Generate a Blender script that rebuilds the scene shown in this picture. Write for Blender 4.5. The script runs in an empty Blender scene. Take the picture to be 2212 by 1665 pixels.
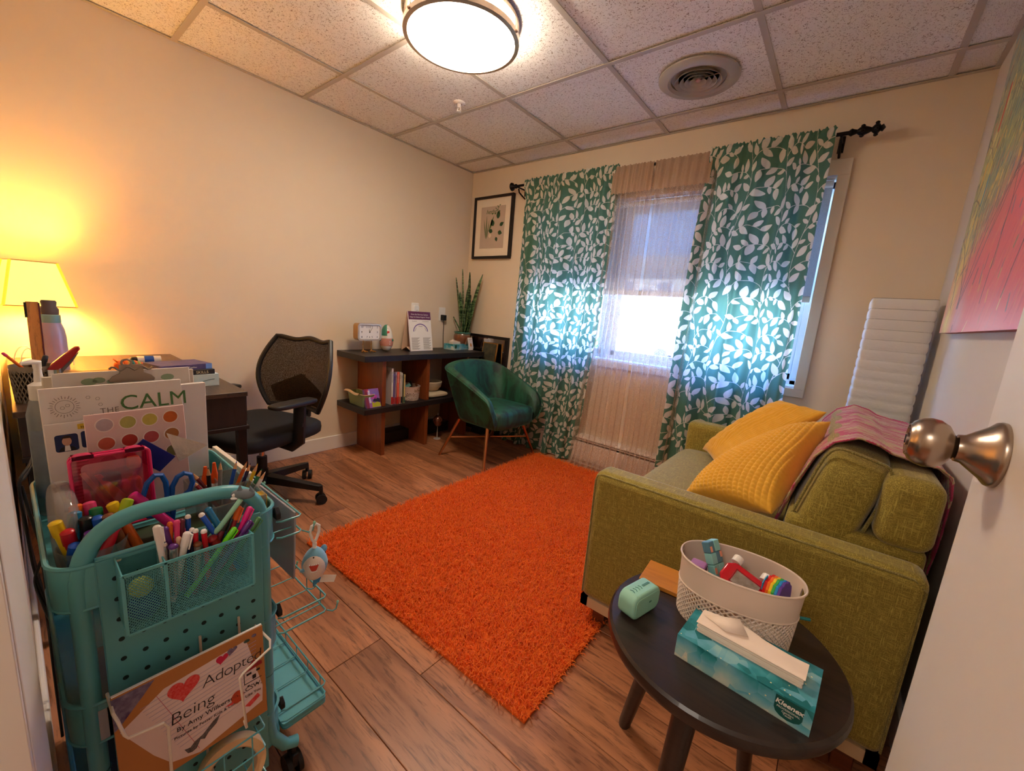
import bpy, bmesh, math, random
import numpy as np
from mathutils import Vector, Matrix, Euler
random.seed(7); np.random.seed(7)
PI = math.pi
sc = bpy.context.scene
COL = sc.collection

# ---------------------------------------------------------------- camera, world, lights, exposure
cam_d = bpy.data.cameras.new('camera'); cam = bpy.data.objects.new('camera', cam_d); COL.objects.link(cam)
cam.location = (2.7415, -2.6885, 1.0851); cam.rotation_euler = (1.3899, -0.0790, 0.6838)
cam_d.sensor_width = 36.0; cam_d.lens = 36.0 * 879.41 / 2212.0; cam_d.clip_start = 0.01; cam_d.clip_end = 300
sc.camera = cam
sc.view_settings.view_transform = 'Standard'; sc.view_settings.look = 'None'
sc.view_settings.gamma = 1.0; sc.view_settings.use_curve_mapping = False
sc.view_settings.exposure = 1.68
sc.cycles.max_bounces = 8; sc.cycles.transparent_max_bounces = 24
sc.cycles.diffuse_bounces = 4; sc.cycles.glossy_bounces = 3; sc.cycles.transmission_bounces = 8
sc.cycles.sample_clamp_indirect = 20.0
sc.cycles.caustics_reflective = False; sc.cycles.caustics_refractive = False
sc.cycles.use_denoising = True

w = bpy.data.worlds.new('sky'); sc.world = w; w.use_nodes = True
nt = w.node_tree; nt.nodes.clear()
wo = nt.nodes.new('ShaderNodeOutputWorld'); bg = nt.nodes.new('ShaderNodeBackground')
tc = nt.nodes.new('ShaderNodeTexCoord'); sx = nt.nodes.new('ShaderNodeSeparateXYZ'); cr = nt.nodes.new('ShaderNodeValToRGB')
nt.links.new(tc.outputs['Generated'], sx.inputs[0]); nt.links.new(sx.outputs['Z'], cr.inputs[0])
nt.links.new(cr.outputs[0], bg.inputs[0]); nt.links.new(bg.outputs[0], wo.inputs[0])
e = cr.color_ramp.elements
e[0].position = 0.0; e[0].color = (.20, .47, 1, 1)
e[1].position = 0.6; e[1].color = (.09, .27, .9, 1)
bg.inputs[1].default_value = 8.0

sun_d = bpy.data.lights.new('sun', 'SUN'); sun_d.energy = 45.0; sun_d.color = (.9, .95, 1.0); sun_d.angle = .01
sun = bpy.data.objects.new('sun', sun_d); COL.objects.link(sun); sun.location = (0, -6, 12)
sun.rotation_euler = (math.radians(48), 0, math.radians(15))

def area(name, loc, rot, size, energy, color, shape='SQUARE', sy=None):
    d = bpy.data.lights.new(name, 'AREA'); d.energy = energy; d.color = color; d.size = size; d.shape = shape
    if sy: d.size_y = sy
    o = bpy.data.objects.new(name, d); COL.objects.link(o); o.location = loc; o.rotation_euler = rot
    return o
CEIL_EMIT = 15.0; SHADE_EMIT = .8
# glow of the desk lamp's bulb
ld = bpy.data.lights.new('desk_lamp_bulb', 'POINT'); ld.energy = 9.0; ld.color = (1.0, .50, .12); ld.shadow_soft_size = .035
lo = bpy.data.objects.new('desk_lamp_bulb', ld); COL.objects.link(lo); lo.location = (.16, -2.60, 1.04)
# added fill light without a fixture, behind the camera through the open doorway
area('corridor_fill', (2.45, -3.75, 2.15), (0, 0, 0), .6, 5, (1, .88, .76))

# ---------------------------------------------------------------- helpers
def lin(c):
    if isinstance(c, str):
        c = [int(c[i:i + 2], 16) for i in (0, 2, 4)]
    r = []
    for x in c[:3]:
        x = x / 255.0
        r.append(x / 12.92 if x <= .04045 else ((x + .055) / 1.055) ** 2.4)
    return tuple(r) + (1.0,)
MATS = {}
def mat(name, col=(200, 200, 200), rough=.5, metal=0.0, noise=None, col2=None, bump=None, spec=None, trans=0, alpha=1,
        emit=None, coat=0, sheen=0, wave=None, ior=1.45, stretch=(1, 1, 1), nz=None):
    """procedural principled material; noise=(scale, contrast) mixes col with col2; bump=(scale, strength, distance)"""
    if name in MATS: return MATS[name]
    m = bpy.data.materials.new(name); m.use_nodes = True; MATS[name] = m
    t = m.node_tree; N = t.nodes; L = t.links; b = N['Principled BSDF']
    c = lin(col); b.inputs['Base Color'].default_value = c
    b.inputs['Roughness'].default_value = rough; b.inputs['Metallic'].default_value = metal
    b.inputs['IOR'].default_value = ior
    if spec is not None: b.inputs['Specular IOR Level'].default_value = spec
    if trans: b.inputs['Transmission Weight'].default_value = trans
    if alpha < 1: b.inputs['Alpha'].default_value = alpha
    if coat: b.inputs['Coat Weight'].default_value = coat; b.inputs['Coat Roughness'].default_value = .1
    if sheen: b.inputs['Sheen Weight'].default_value = sheen
    if emit:
        b.inputs['Emission Color'].default_value = lin(emit[0]); b.inputs['Emission Strength'].default_value = emit[1]
    tcn = N.new('ShaderNodeTexCoord'); mp = N.new('ShaderNodeMapping'); mp.inputs['Scale'].default_value = stretch
    L.new(tcn.outputs['Object'], mp.inputs[0])
    if noise is None: noise = (14, .12)
    if col2 is None: c2 = tuple(x * .72 for x in c[:3]) + (1,)
    else: c2 = lin(col2)
    nn = N.new('ShaderNodeTexNoise'); nn.inputs['Scale'].default_value = noise[0]; nn.inputs['Detail'].default_value = 5
    L.new(mp.outputs[0], nn.inputs['Vector'])
    mr = N.new('ShaderNodeMapRange'); mr.inputs[1].default_value = .5 - .22; mr.inputs[2].default_value = .5 + .22
    mr.inputs[4].default_value = noise[1]; L.new(nn.outputs['Fac'], mr.inputs[0])
    mx = N.new('ShaderNodeMix'); mx.data_type = 'RGBA'; mx.inputs[6].default_value = c; mx.inputs[7].default_value = c2
    L.new(mr.outputs[0], mx.inputs[0]); L.new(mx.outputs[2], b.inputs['Base Color'])
    if bump:
        bn = N.new('ShaderNodeTexNoise'); bn.inputs['Scale'].default_value = bump[0]; bn.inputs['Detail'].default_value = 4
        L.new(mp.outputs[0], bn.inputs['Vector'])
        bb = N.new('ShaderNodeBump'); bb.inputs['Strength'].default_value = bump[1]; bb.inputs['Distance'].default_value = bump[2]
        L.new(bn.outputs['Fac'], bb.inputs['Height']); L.new(bb.outputs[0], b.inputs['Normal'])
    return m

class MB:
    """collects shapes, links them as ONE mesh object"""
    def __init__(s): s.v = []; s.f = []; s.mi = []; s.cur = 0
    def add(s, vs, fs, M=None):
        n = len(s.v)
        for p in vs: s.v.append(tuple(M @ Vector(p)) if M is not None else tuple(p))
        for f in fs: s.f.append(tuple(i + n for i in f)); s.mi.append(s.cur)
        return s
    def m(s, i): s.cur = i; return s
    def box(s, x0, x1, y0, y1, z0, z1, M=None):
        vs = [(x, y, z) for x in (x0, x1) for y in (y0, y1) for z in (z0, z1)]
        return s.add(vs, [(0, 1, 3, 2), (4, 6, 7, 5), (0, 4, 5, 1), (2, 3, 7, 6), (0, 2, 6, 4), (1, 5, 7, 3)], M)
    def cbox(s, c, d, M=None):
        T = Matrix.Translation(c)
        if M is not None: T = T @ M.to_4x4()
        return s.box(-d[0] / 2, d[0] / 2, -d[1] / 2, d[1] / 2, -d[2] / 2, d[2] / 2, T)
    def cyl(s, p0, p1, r0, r1=None, n=12, cap=True):
        return s.tube([p0, p1], [r0, r0 if r1 is None else r1], n, cap=cap)
    def tube(s, pts, r, n=8, closed=False, cap=True, flat=1.0):
        P = [Vector(p) for p in pts]; k = len(P)
        R = r if isinstance(r, (list, tuple)) else [r] * k
        vs = []; prev = None
        for i in range(k):
            if closed: t = (P[(i + 1) % k] - P[i - 1])
            else: t = P[min(i + 1, k - 1)] - P[max(i - 1, 0)]
            if t.length < 1e-9: t = Vector((0, 0, 1))
            t.normalize()
            if prev is None:
                a = Vector((0, 0, 1)) if abs(t.z) < .9 else Vector((1, 0, 0))
                u = t.cross(a).normalized()
            else:
                u = (prev - t * prev.dot(t))
                u = u.normalized() if u.length > 1e-6 else t.orthogonal().normalized()
            prev = u; w_ = t.cross(u)
            for j in range(n):
                a = 2 * PI * j / n
                vs.append(P[i] + (u * math.cos(a) + w_ * math.sin(a) * flat) * R[i])
        fs = []
        for i in range(k if closed else k - 1):
            i2 = (i + 1) % k
            for j in range(n):
                j2 = (j + 1) % n
                fs.append((i * n + j, i * n + j2, i2 * n + j2, i2 * n + j))
        if cap and not closed:
            fs.append(tuple(range(n - 1, -1, -1))); fs.append(tuple((k - 1) * n + j for j in range(n)))
        return s.add(vs, fs)
    def lathe(s, prof, n=24, M=None, a0=0, a1=2 * PI):
        """prof = [(r, z)...]"""
        full = abs(a1 - a0 - 2 * PI) < 1e-6; k = len(prof); nn = n if full else n + 1
        vs = [(r * math.cos(a0 + (a1 - a0) * j / n), r * math.sin(a0 + (a1 - a0) * j / n), z) for r, z in prof for j in range(nn)]
        fs = []
        for i in range(k - 1):
            for j in range(n):
                j2 = (j + 1) % nn
                fs.append((i * nn + j, i * nn + j2, (i + 1) * nn + j2, (i + 1) * nn + j))
        if prof[0][0] > 1e-5 and full and prof[0] != prof[-1]: fs.append(tuple(range(n - 1, -1, -1)))
        if prof[-1][0] > 1e-5 and full and prof[0] != prof[-1]: fs.append(tuple((k - 1) * nn + j for j in range(nn)))
        return s.add(vs, fs, M)
    def prism(s, poly, h0, h1, M=None):
        n = len(poly); vs = [(x, y, h0) for x, y in poly] + [(x, y, h1) for x, y in poly]
        fs = [tuple(range(n - 1, -1, -1)), tuple(range(n, 2 * n))] + [(i, (i + 1) % n, n + (i + 1) % n, n + i) for i in range(n)]
        return s.add(vs, fs, M)
    def grid(s, fn, nu, nv, cu=False, cv=False):
        a = nu if cu else nu + 1; b_ = nv if cv else nv + 1
        vs = [fn(i / nu, j / nv) for i in range(a) for j in range(b_)]
        fs = [(i * b_ + j, ((i + 1) % a) * b_ + j, ((i + 1) % a) * b_ + (j + 1) % b_, i * b_ + (j + 1) % b_) for i in range(nu) for j in range(nv)]
        return s.add(vs, fs)
    def sell(s, c, r, e1=1.0, e2=1.0, nu=16, nv=24, M=None):
        """superellipsoid"""
        def sg(x, p): return math.copysign(abs(x) ** p, x)
        vs = []
        for i in range(nu + 1):
            a = -PI / 2 + PI * i / nu
            for j in range(nv):
                b_ = 2 * PI * j / nv
                vs.append((r[0] * sg(math.cos(a), e1) * sg(math.cos(b_), e2), r[1] * sg(math.cos(a), e1) * sg(math.sin(b_), e2), r[2] * sg(math.sin(a), e1)))
        T = Matrix.Translation(c) @ (M.to_4x4() if M is not None else Matrix())
        return s.add(vs, [(i * nv + j, i * nv + (j + 1) % nv, (i + 1) * nv + (j + 1) % nv, (i + 1) * nv + j) for i in range(nu) for j in range(nv)], T)
    def build(s, name, m, parent=None, bevel=0, seg=2, ang=35, world=False, loc=None, clean=False):
        me = bpy.data.meshes.new(name)
        off = Vector(parent.location) if (world and parent is not None) else None
        vs = [tuple(Vector(p) - off) for p in s.v] if off is not None else s.v
        me.from_pydata(vs, [], s.f)
        ms = m if isinstance(m, (list, tuple)) else [m]
        for x in ms: me.materials.append(x)
        if len(ms) > 1: me.polygons.foreach_set('material_index', s.mi)
        me.validate()
        bm = bmesh.new(); bm.from_mesh(me)
        if clean or True: bmesh.ops.remove_doubles(bm, verts=bm.verts, dist=1e-5)
        bmesh.ops.recalc_face_normals(bm, faces=bm.faces)
        bm.to_mesh(me); bm.free()
        me.polygons.foreach_set('use_smooth', [True] * len(me.polygons))
        me.set_sharp_from_angle(angle=math.radians(ang))
        o = bpy.data.objects.new(name, me); COL.objects.link(o)
        if parent is not None: o.parent = parent
        if loc is not None: o.location = loc
        if bevel:
            b = o.modifiers.new('bevel', 'BEVEL'); b.width = bevel; b.segments = seg; b.limit_method = 'ANGLE'; b.angle_limit = math.radians(40)
        return o

def tag(o, label, cat, group=None, kind=None):
    if label: o['label'] = label
    if cat: o['category'] = cat
    if group: o['group'] = group
    if kind: o['kind'] = kind
    return o
def root(name, label, cat, loc=(0, 0, 0), rz=0, group=None, rot=None):
    o = bpy.data.objects.new(name, None); COL.objects.link(o); o.location = loc
    o.rotation_euler = rot if rot else (0, 0, rz); o.empty_display_size = .05
    return tag(o, label, cat, group)
def struct(o): o['kind'] = 'structure'; return o
def copy_tree(o, parent=None):
    c = o.copy(); COL.objects.link(c)
    if parent is not None: c.parent = parent
    for ch in list(o.children): copy_tree(ch, c)
    return c
def frame(o, x, y, z=None):
    """4x4 from origin and two axes"""
    x = Vector(x).normalized(); y = Vector(y); y = (y - x * y.dot(x)).normalized(); z = x.cross(y)
    M = Matrix.Identity(4)
    for i, a in enumerate((x, y, z)):
        for k in range(3): M[k][i] = a[k]
    for k in range(3): M[k][3] = o[k]
    return M
FONTS = {}
def text(name, s, size, m, parent, M, world=True, depth=.0004, bold=0, align='LEFT', shear=0, space=1.0, label=None):
    """flat lettering as a mesh; M places its baseline frame"""
    cu = bpy.data.curves.new(name, 'FONT'); cu.body = s; cu.size = size; cu.extrude = depth; cu.offset = bold
    cu.align_x = align; cu.shear = shear; cu.space_character = space; cu.resolution_u = 3
    o = bpy.data.objects.new(name, cu); COL.objects.link(o)
    dg = bpy.context.evaluated_depsgraph_get(); me = bpy.data.meshes.new_from_object(o.evaluated_get(dg))
    bpy.data.objects.remove(o); bpy.data.curves.remove(cu)
    me.name = name; T = M.copy()
    if world and parent is not None: T = Matrix.Translation(-Vector(parent.location)) @ T
    me.transform(T); me.materials.clear(); me.materials.append(m)
    o = bpy.data.objects.new(name, me); COL.objects.link(o); o.parent = parent
    if label: o['label'] = label
    return o
def rrect(w, h, r, n=4, cx=0, cy=0):
    p = []
    for (sx_, sy_, a) in ((1, 1, 0), (-1, 1, 90), (-1, -1, 180), (1, -1, 270)):
        for k in range(n + 1):
            t = math.radians(a + 90 * k / n)
            p.append((cx + sx_ * (w / 2 - r) + r * math.cos(t), cy + sy_ * (h / 2 - r) + r * math.sin(t)))
    return p
def fast_mesh(name, V, F, m, parent=None, smooth=True, attrs=None, loc=None):
    """numpy quads/tris -> object"""
    me = bpy.data.meshes.new(name); V = np.asarray(V, np.float32); F = np.asarray(F, np.int32); k = F.shape[1]
    me.vertices.add(len(V)); me.vertices.foreach_set('co', V.ravel())
    me.loops.add(F.size); me.loops.foreach_set('vertex_index', F.ravel())
    me.polygons.add(len(F)); me.polygons.foreach_set('loop_start', np.arange(0, F.size, k, dtype=np.int32))
    me.update(calc_edges=True)
    me.polygons.foreach_set('use_smooth', np.full(len(F), smooth))
    for n_, (typ, arr) in (attrs or {}).items():
        at = me.attributes.new(n_, typ, 'POINT')
        at.data.foreach_set('value' if typ == 'FLOAT' else ('color' if 'COLOR' in typ else 'vector'), np.asarray(arr, np.float32).ravel())
    me.validate()
    for x in (m if isinstance(m, (list, tuple)) else [m]): me.materials.append(x)
    o = bpy.data.objects.new(name, me); COL.objects.link(o)
    if parent is not None: o.parent = parent
    if loc is not None: o.location = loc
    return o
def gridF(nu, nv):
    i, j = np.meshgrid(np.arange(nu - 1), np.arange(nv - 1), indexing='ij'); a = (i * nv + j).ravel()
    return np.stack([a, a + nv, a + nv + 1, a + 1], 1)

# ---------------------------------------------------------------- shared materials
m_wall = mat('wall_paint', (226, 208, 184), .85, noise=(6, .06), bump=(260, .12, .001))
m_wall2 = mat('wall_paint_smooth', (214, 204, 192), .8, noise=(6, .05), bump=(240, .1, .001))
m_trim = mat('white_trim', (236, 228, 220), .45, noise=(20, .05))
m_tee = mat('ceiling_tee_white', (192, 182, 168), .5, noise=(20, .05))
m_dark = mat('black_plastic', (20, 19, 20), .5, noise=(30, .2))
m_blackmetal = mat('black_metal', (18, 14, 16), .4, metal=.6)
m_vinyl = mat('white_vinyl', (236, 240, 244), .4, noise=(10, .03))
m_white = mat('white_plastic', (238, 234, 228), .35, noise=(10, .03))
m_gold = mat('brass', (202, 152, 88), .32, metal=1, noise=(40, .12))
m_black_lam = mat('black_laminate', (34, 29, 31), .42, noise=(50, .3), stretch=(1, .1, 1))
m_chrome = mat('chrome', (210, 210, 212), .18, metal=1)
m_paper = mat('paper', (240, 234, 228), .8, noise=(8, .03))
m_ink = mat('black_ink', (30, 28, 34), .7, noise=(8, .02))

def tile_mat():
    m = bpy.data.materials.new('ceiling_tile_board'); m.use_nodes = True; t = m.node_tree; N = t.nodes; L = t.links; b = N['Principled BSDF']
    b.inputs['Roughness'].default_value = .9
    tcn = N.new('ShaderNodeTexCoord'); oi = N.new('ShaderNodeObjectInfo'); ad = N.new('ShaderNodeVectorMath'); ad.operation = 'ADD'
    sc_ = N.new('ShaderNodeVectorMath'); sc_.operation = 'SCALE'; sc_.inputs['Scale'].default_value = 9
    L.new(oi.outputs['Location'], sc_.inputs[0]); L.new(tcn.outputs['Object'], ad.inputs[0]); L.new(sc_.outputs[0], ad.inputs[1])
    n1 = N.new('ShaderNodeTexNoise'); n1.inputs['Scale'].default_value = 75; n1.inputs['Detail'].default_value = 1.5; n1.inputs['Distortion'].default_value = 1.6
    n2 = N.new('ShaderNodeTexNoise'); n2.inputs['Scale'].default_value = 170; n2.inputs['Detail'].default_value = 2
    L.new(ad.outputs[0], n1.inputs['Vector']); L.new(ad.outputs[0], n2.inputs['Vector'])
    r1 = N.new('ShaderNodeMapRange'); r1.inputs[1].default_value = .355; r1.inputs[2].default_value = .40; L.new(n1.outputs['Fac'], r1.inputs[0])
    mx = N.new('ShaderNodeMix'); mx.data_type = 'RGBA'; mx.inputs[6].default_value = lin((168, 150, 132)); mx.inputs[7].default_value = lin((244, 240, 232))
    L.new(r1.outputs[0], mx.inputs[0]); L.new(mx.outputs[2], b.inputs['Base Color'])
    add = N.new('ShaderNodeMath'); add.operation = 'MULTIPLY_ADD'; add.inputs[1].default_value = .35; L.new(n2.outputs['Fac'], add.inputs[0]); L.new(r1.outputs[0], add.inputs[2])
    bp = N.new('ShaderNodeBump'); bp.inputs['Strength'].default_value = .6; bp.inputs['Distance'].default_value = .0018
    L.new(add.outputs[0], bp.inputs['Height']); L.new(bp.outputs[0], b.inputs['Normal']); return m
m_tile = tile_mat()

def wood_mat(name, c1, c2, c3, rough=.42, rnd=True, ax='x', bands=5.0, coat=.0):
    m = bpy.data.materials.new(name); m.use_nodes = True; t = m.node_tree; N = t.nodes; L = t.links; b = N['Principled BSDF']
    tcn = N.new('ShaderNodeTexCoord'); mp = N.new('ShaderNodeMapping')
    s = {'x': (.55, 5.5, 5.5), 'y': (5.5, .55, 5.5), 'z': (5.5, 5.5, .55)}[ax]; mp.inputs['Scale'].default_value = s
    src = tcn.outputs['Object']
    if rnd:
        oi = N.new('ShaderNodeObjectInfo'); sc_ = N.new('ShaderNodeVectorMath'); sc_.operation = 'SCALE'; sc_.inputs['Scale'].default_value = 7.3
        ad = N.new('ShaderNodeVectorMath'); ad.operation = 'ADD'
        L.new(oi.outputs['Location'], sc_.inputs[0]); L.new(src, ad.inputs[0]); L.new(sc_.outputs[0], ad.inputs[1]); src = ad.outputs[0]
    L.new(src, mp.inputs[0])
    n1 = N.new('ShaderNodeTexNoise'); n1.inputs['Scale'].default_value = bands * .45; n1.inputs['Detail'].default_value = 3; n1.inputs['Distortion'].default_value = .9
    n2 = N.new('ShaderNodeTexNoise'); n2.inputs['Scale'].default_value = bands * 3.2; n2.inputs['Detail'].default_value = 8; n2.inputs['Roughness'].default_value = .7
    n2.inputs['Distortion'].default_value = .5
    for n in (n1, n2): L.new(mp.outputs[0], n.inputs['Vector'])
    r1 = N.new('ShaderNodeValToRGB'); L.new(n1.outputs['Fac'], r1.inputs[0])
    e_ = r1.color_ramp.elements; e_[0].position = .34; e_[0].color = lin(c2); e_[1].position = .62; e_[1].color = lin(c1)
    r2 = N.new('ShaderNodeMapRange'); r2.inputs[1].default_value = .36; r2.inputs[2].default_value = .50; r2.inputs[3].default_value = .75; r2.inputs[4].default_value = 0
    L.new(n2.outputs['Fac'], r2.inputs[0])
    mx = N.new('ShaderNodeMix'); mx.data_type = 'RGBA'; L.new(r2.outputs[0], mx.inputs[0]); L.new(r1.outputs[0], mx.inputs[6]); mx.inputs[7].default_value = lin(c3)
    last = mx.outputs[2]
    if rnd:
        hv = N.new('ShaderNodeHueSaturation'); mr = N.new('ShaderNodeMapRange'); mr.inputs[3].default_value = .84; mr.inputs[4].default_value = 1.14
        L.new(oi.outputs['Random'], mr.inputs[0]); L.new(mr.outputs[0], hv.inputs['Value']); L.new(last, hv.inputs['Color']); last = hv.outputs[0]
    L.new(last, b.inputs['Base Color']); b.inputs['Roughness'].default_value = rough
    bp = N.new('ShaderNodeBump'); bp.inputs['Strength'].default_value = .25; bp.inputs['Distance'].default_value = .0008
    L.new(n2.outputs['Fac'], bp.inputs['Height']); L.new(bp.outputs[0], b.inputs['Normal'])
    if coat: b.inputs['Coat Weight'].default_value = coat
    return m
m_plank = wood_mat('laminate_wood', (190, 126, 86), (142, 88, 58), (86, 48, 28), .38, bands=5)
m_redwood = wood_mat('cherry_veneer', (142, 74, 36), (126, 62, 28), (104, 48, 22), .35, rnd=False, ax='z', bands=3, coat=.2)
m_walnut = wood_mat('walnut_leg', (120, 62, 34), (96, 46, 24), (66, 30, 16), .4, rnd=False, ax='x', bands=6)
m_darktop = wood_mat('dark_stained_wood', (54, 40, 34), (36, 27, 25), (22, 16, 15), .38, rnd=False, ax='x', bands=3, coat=.15)

# ---------------------------------------------------------------- room shell
RX, FY, H = 3.045, -2.715, 2.235
T = .14
fl = MB().box(-T, RX + T, FY - 1.6, .3, -.12, -.012).build('floor', mat('subfloor', (96, 66, 46), .8)); struct(fl)
pw, plen = .182, 1.22
plank_mesh = MB().box(0, plen, 0, pw - .0015, -.012, 0).build('plank', m_plank, fl, bevel=.0012, seg=1)
first = True; y = 0.0; row = 0
offs = [.15, .78, .42, 1.02, .3, .66, .05, .9, .5]
while y > FY - 1.5:
    x = -offs[(row * 4) % 9] - .2
    while x < RX + .05:
        x0, x1 = max(x, 0), min(x + plen, RX)
        if x1 - x0 > .03:
            o = plank_mesh if first else plank_mesh.copy()
            if not first: COL.objects.link(o); o.parent = fl
            first = False; o.location = (x0, y - pw, 0); o.scale = ((x1 - x0 - .0015) / plen, 1, 1)
        x += plen
    y -= pw; row += 1
# walls
wl = struct(MB().box(-T, 0, FY - T, .3, -.1, H + .3).build('wall_left', m_wall))
WX0, WX1, WZ0, WZ1 = .80, 2.575, .79, 1.875
wb = MB()
for b_ in ((-T, WX0, -.1, H + .3), (WX1, RX + T, -.1, H + .3), (WX0, WX1, -.1, WZ0), (WX0, WX1, WZ1, H + .3)): wb.box(b_[0], b_[1], 0, .3, b_[2], b_[3])
struct(wb.build('wall_back', m_wall))
struct(MB().box(RX, RX + T, FY - 1.6, .3, -.1, H + .3).build('wall_right', m_wall2))
OX0, OX1, OZ = 2.07, 2.945, 2.06
wf = MB().box(-T, OX0, FY - .12, FY, -.1, H + .3).box(OX1, RX + T, FY - .12, FY, -.1, H + .3).box(OX0, OX1, FY - .12, FY, OZ, H + .3)
struct(wf.build('wall_front', m_wall))
cw = MB().box(1.1, 1.2, FY - 1.6, FY - .12, -.1, H + .3).box(1.1, RX + T, FY - 1.7, FY - 1.6, -.1, H + .3)
struct(cw.build('wall_corridor', m_wall))
struct(MB().box(1.1, RX + T, FY - 1.7, FY - .1, H, H + .1).build('ceiling_corridor', m_tile))
# door opening trim: casing thin at the opening, thick at its outer edge
tr = MB()
prof = [(OX0, FY + .002), (OX0 - .03, FY + .008), (OX0 - .062, FY + .013), (OX0 - .07, FY + .013), (OX0 - .07, FY), (OX0, FY)]
tr.prism(prof, 0, OZ + .07)
prof = [(OX1, FY + .002), (OX1 + .03, FY + .008), (OX1 + .07, FY + .013), (OX1 + .07, FY), (OX1, FY)]
tr.prism(prof, 0, OZ + .07); tr.box(OX0, OX1, FY, FY + .012, OZ, OZ + .07)
tr.box(OX0, OX0 + .012, FY - .13, FY, 0, OZ).box(OX1 - .012, OX1, FY - .13, FY, 0, OZ).box(OX0, OX1, FY - .13, FY, OZ - .012, OZ)
struct(tr.build('trim_1', m_trim, bevel=.002))
# baseboards
def bboard(name, x0, x1, y0, y1, side):
    o = MB().box(x0, x1, y0, y1, 0, .1)
    return struct(o.build(name, m_trim, bevel=.004))
bboard('baseboard_left', 0, .014, FY, 0, 0); bboard('baseboard_front', 0, OX0 - .07, FY, FY + .012, 0)
bboard('baseboard_right', RX - .014, RX, FY, 0, 0); bboard('baseboard_back', 0, RX, -.012, 0, 0)
# ceiling: grid and lay-in tiles
ce = struct(MB().box(-T, RX + T, FY - .12, .3, H + .06, H + .16).build('ceiling', m_tile))
gx = [0, .4646, 1.0746, 1.6846, 2.2946, 2.9046, RX]; gy = [0, -.2253, -.8353, -1.4453, -2.0553, -2.6653, FY]
tile0 = MB().box(0, 1, -1, 0, 0, .015).build('ceiling_tile', m_tile, ce); first = True
for i in range(6):
    for j in range(6):
        o = tile0 if first else tile0.copy()
        if not first: COL.objects.link(o); o.parent = ce
        first = False
        o.location = (gx[i] + .004, gy[j] - .004, H - .001 + random.uniform(0, .003)); o.scale = (gx[i + 1] - gx[i] - .008, gy[j] - gy[j + 1] - .008, 1)
def tee(x0, x1, y0, y1): return MB().box(x0, x1, y0, y1, H - .006, H - .003).build('grid_tee', m_tee, ce)
for x in gx[1:6]: tee(x - .012, x + .012, FY, 0)
for y in gy[1:6]: MB().box(0, RX, y - .012, y + .012, H - .0075, H - .0045).build('grid_tee', m_tee, ce)
tee(0, .018, FY, 0); tee(RX - .018, RX, FY, 0)
MB().box(0, RX, -.018, 0, H - .0078, H - .0048).build('grid_tee', m_tee, ce); MB().box(0, RX, FY, FY + .018, H - .0078, H - .0048).build('grid_tee', m_tee, ce)

# ---------------------------------------------------------------- window_1
def glass_mat():
    m = bpy.data.materials.new('window_glass'); m.use_nodes = True; t = m.node_tree; N = t.nodes; L = t.links; N.clear()
    o = N.new('ShaderNodeOutputMaterial'); mx = N.new('ShaderNodeMixShader'); a = N.new('ShaderNodeBsdfTransparent'); g = N.new('ShaderNodeBsdfGlossy')
    g.inputs['Roughness'].default_value = .02; mx.inputs[0].default_value = .07; a.inputs[0].default_value = (.93, .97, 1, 1)
    L.new(a.outputs[0], mx.inputs[1]); L.new(g.outputs[0], mx.inputs[2]); L.new(mx.outputs[0], o.inputs[0]); return m
m_glass = glass_mat()
def sheer_mat(name, col, opac, rough=1, tl=.5, var=None):
    """thin woven cloth: part of the light passes between the threads, part glows through them"""
    m = bpy.data.materials.new(name); m.use_nodes = True; t = m.node_tree; N = t.nodes; L = t.links; N.clear()
    o = N.new('ShaderNodeOutputMaterial'); mx = N.new('ShaderNodeMixShader'); a = N.new('ShaderNodeBsdfTransparent')
    d = N.new('ShaderNodeBsdfDiffuse'); tr_ = N.new('ShaderNodeBsdfTranslucent'); m2 = N.new('ShaderNodeMixShader'); m2.inputs[0].default_value = tl
    d.inputs[0].default_value = lin(col); tr_.inputs[0].default_value = lin(col)
    L.new(d.outputs[0], m2.inputs[1]); L.new(tr_.outputs[0], m2.inputs[2]); L.new(a.outputs[0], mx.inputs[1]); L.new(m2.outputs[0], mx.inputs[2])
    tcn = N.new('ShaderNodeTexCoord'); n = N.new('ShaderNodeTexNoise'); n.inputs['Scale'].default_value = 300
    L.new(tcn.outputs['Object'], n.inputs['Vector']); mr = N.new('ShaderNodeMapRange'); mr.inputs[1].default_value = .35; mr.inputs[2].default_value = .65
    mr.inputs[3].default_value = max(opac - .08, 0); mr.inputs[4].default_value = min(opac + .08, 1); L.new(n.outputs['Fac'], mr.inputs[0])
    L.new(mr.outputs[0], mx.inputs[0]); L.new(mx.outputs[0], o.inputs[0]); return m
wn = struct(root('window_1', None, None, (1.69, .09, .79)))
def wbox(b): return b.build
f = MB()
f.box(WX0, WX1, .10, .17, WZ0, WZ0 + .035).box(WX0, WX1, .10, .17, WZ1 - .035, WZ1)
for x in (WX0, WX1 - .035): f.box(x, x + .035, .10, .17, WZ0, WZ1)
for x in (1.39, 1.985): f.box(x - .035, x + .035, .09, .17, WZ0, WZ1)
f.build('frame', m_vinyl, wn, world=True, bevel=.003)
MB().box(WX0, WX1, 0, .10, WZ0 - .004, WZ0 + .012).build('stool', m_vinyl, wn, world=True, bevel=.003)
units = [(WX0 + .035, 1.355), (1.425, 1.95), (2.02, WX1 - .035)]
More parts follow.
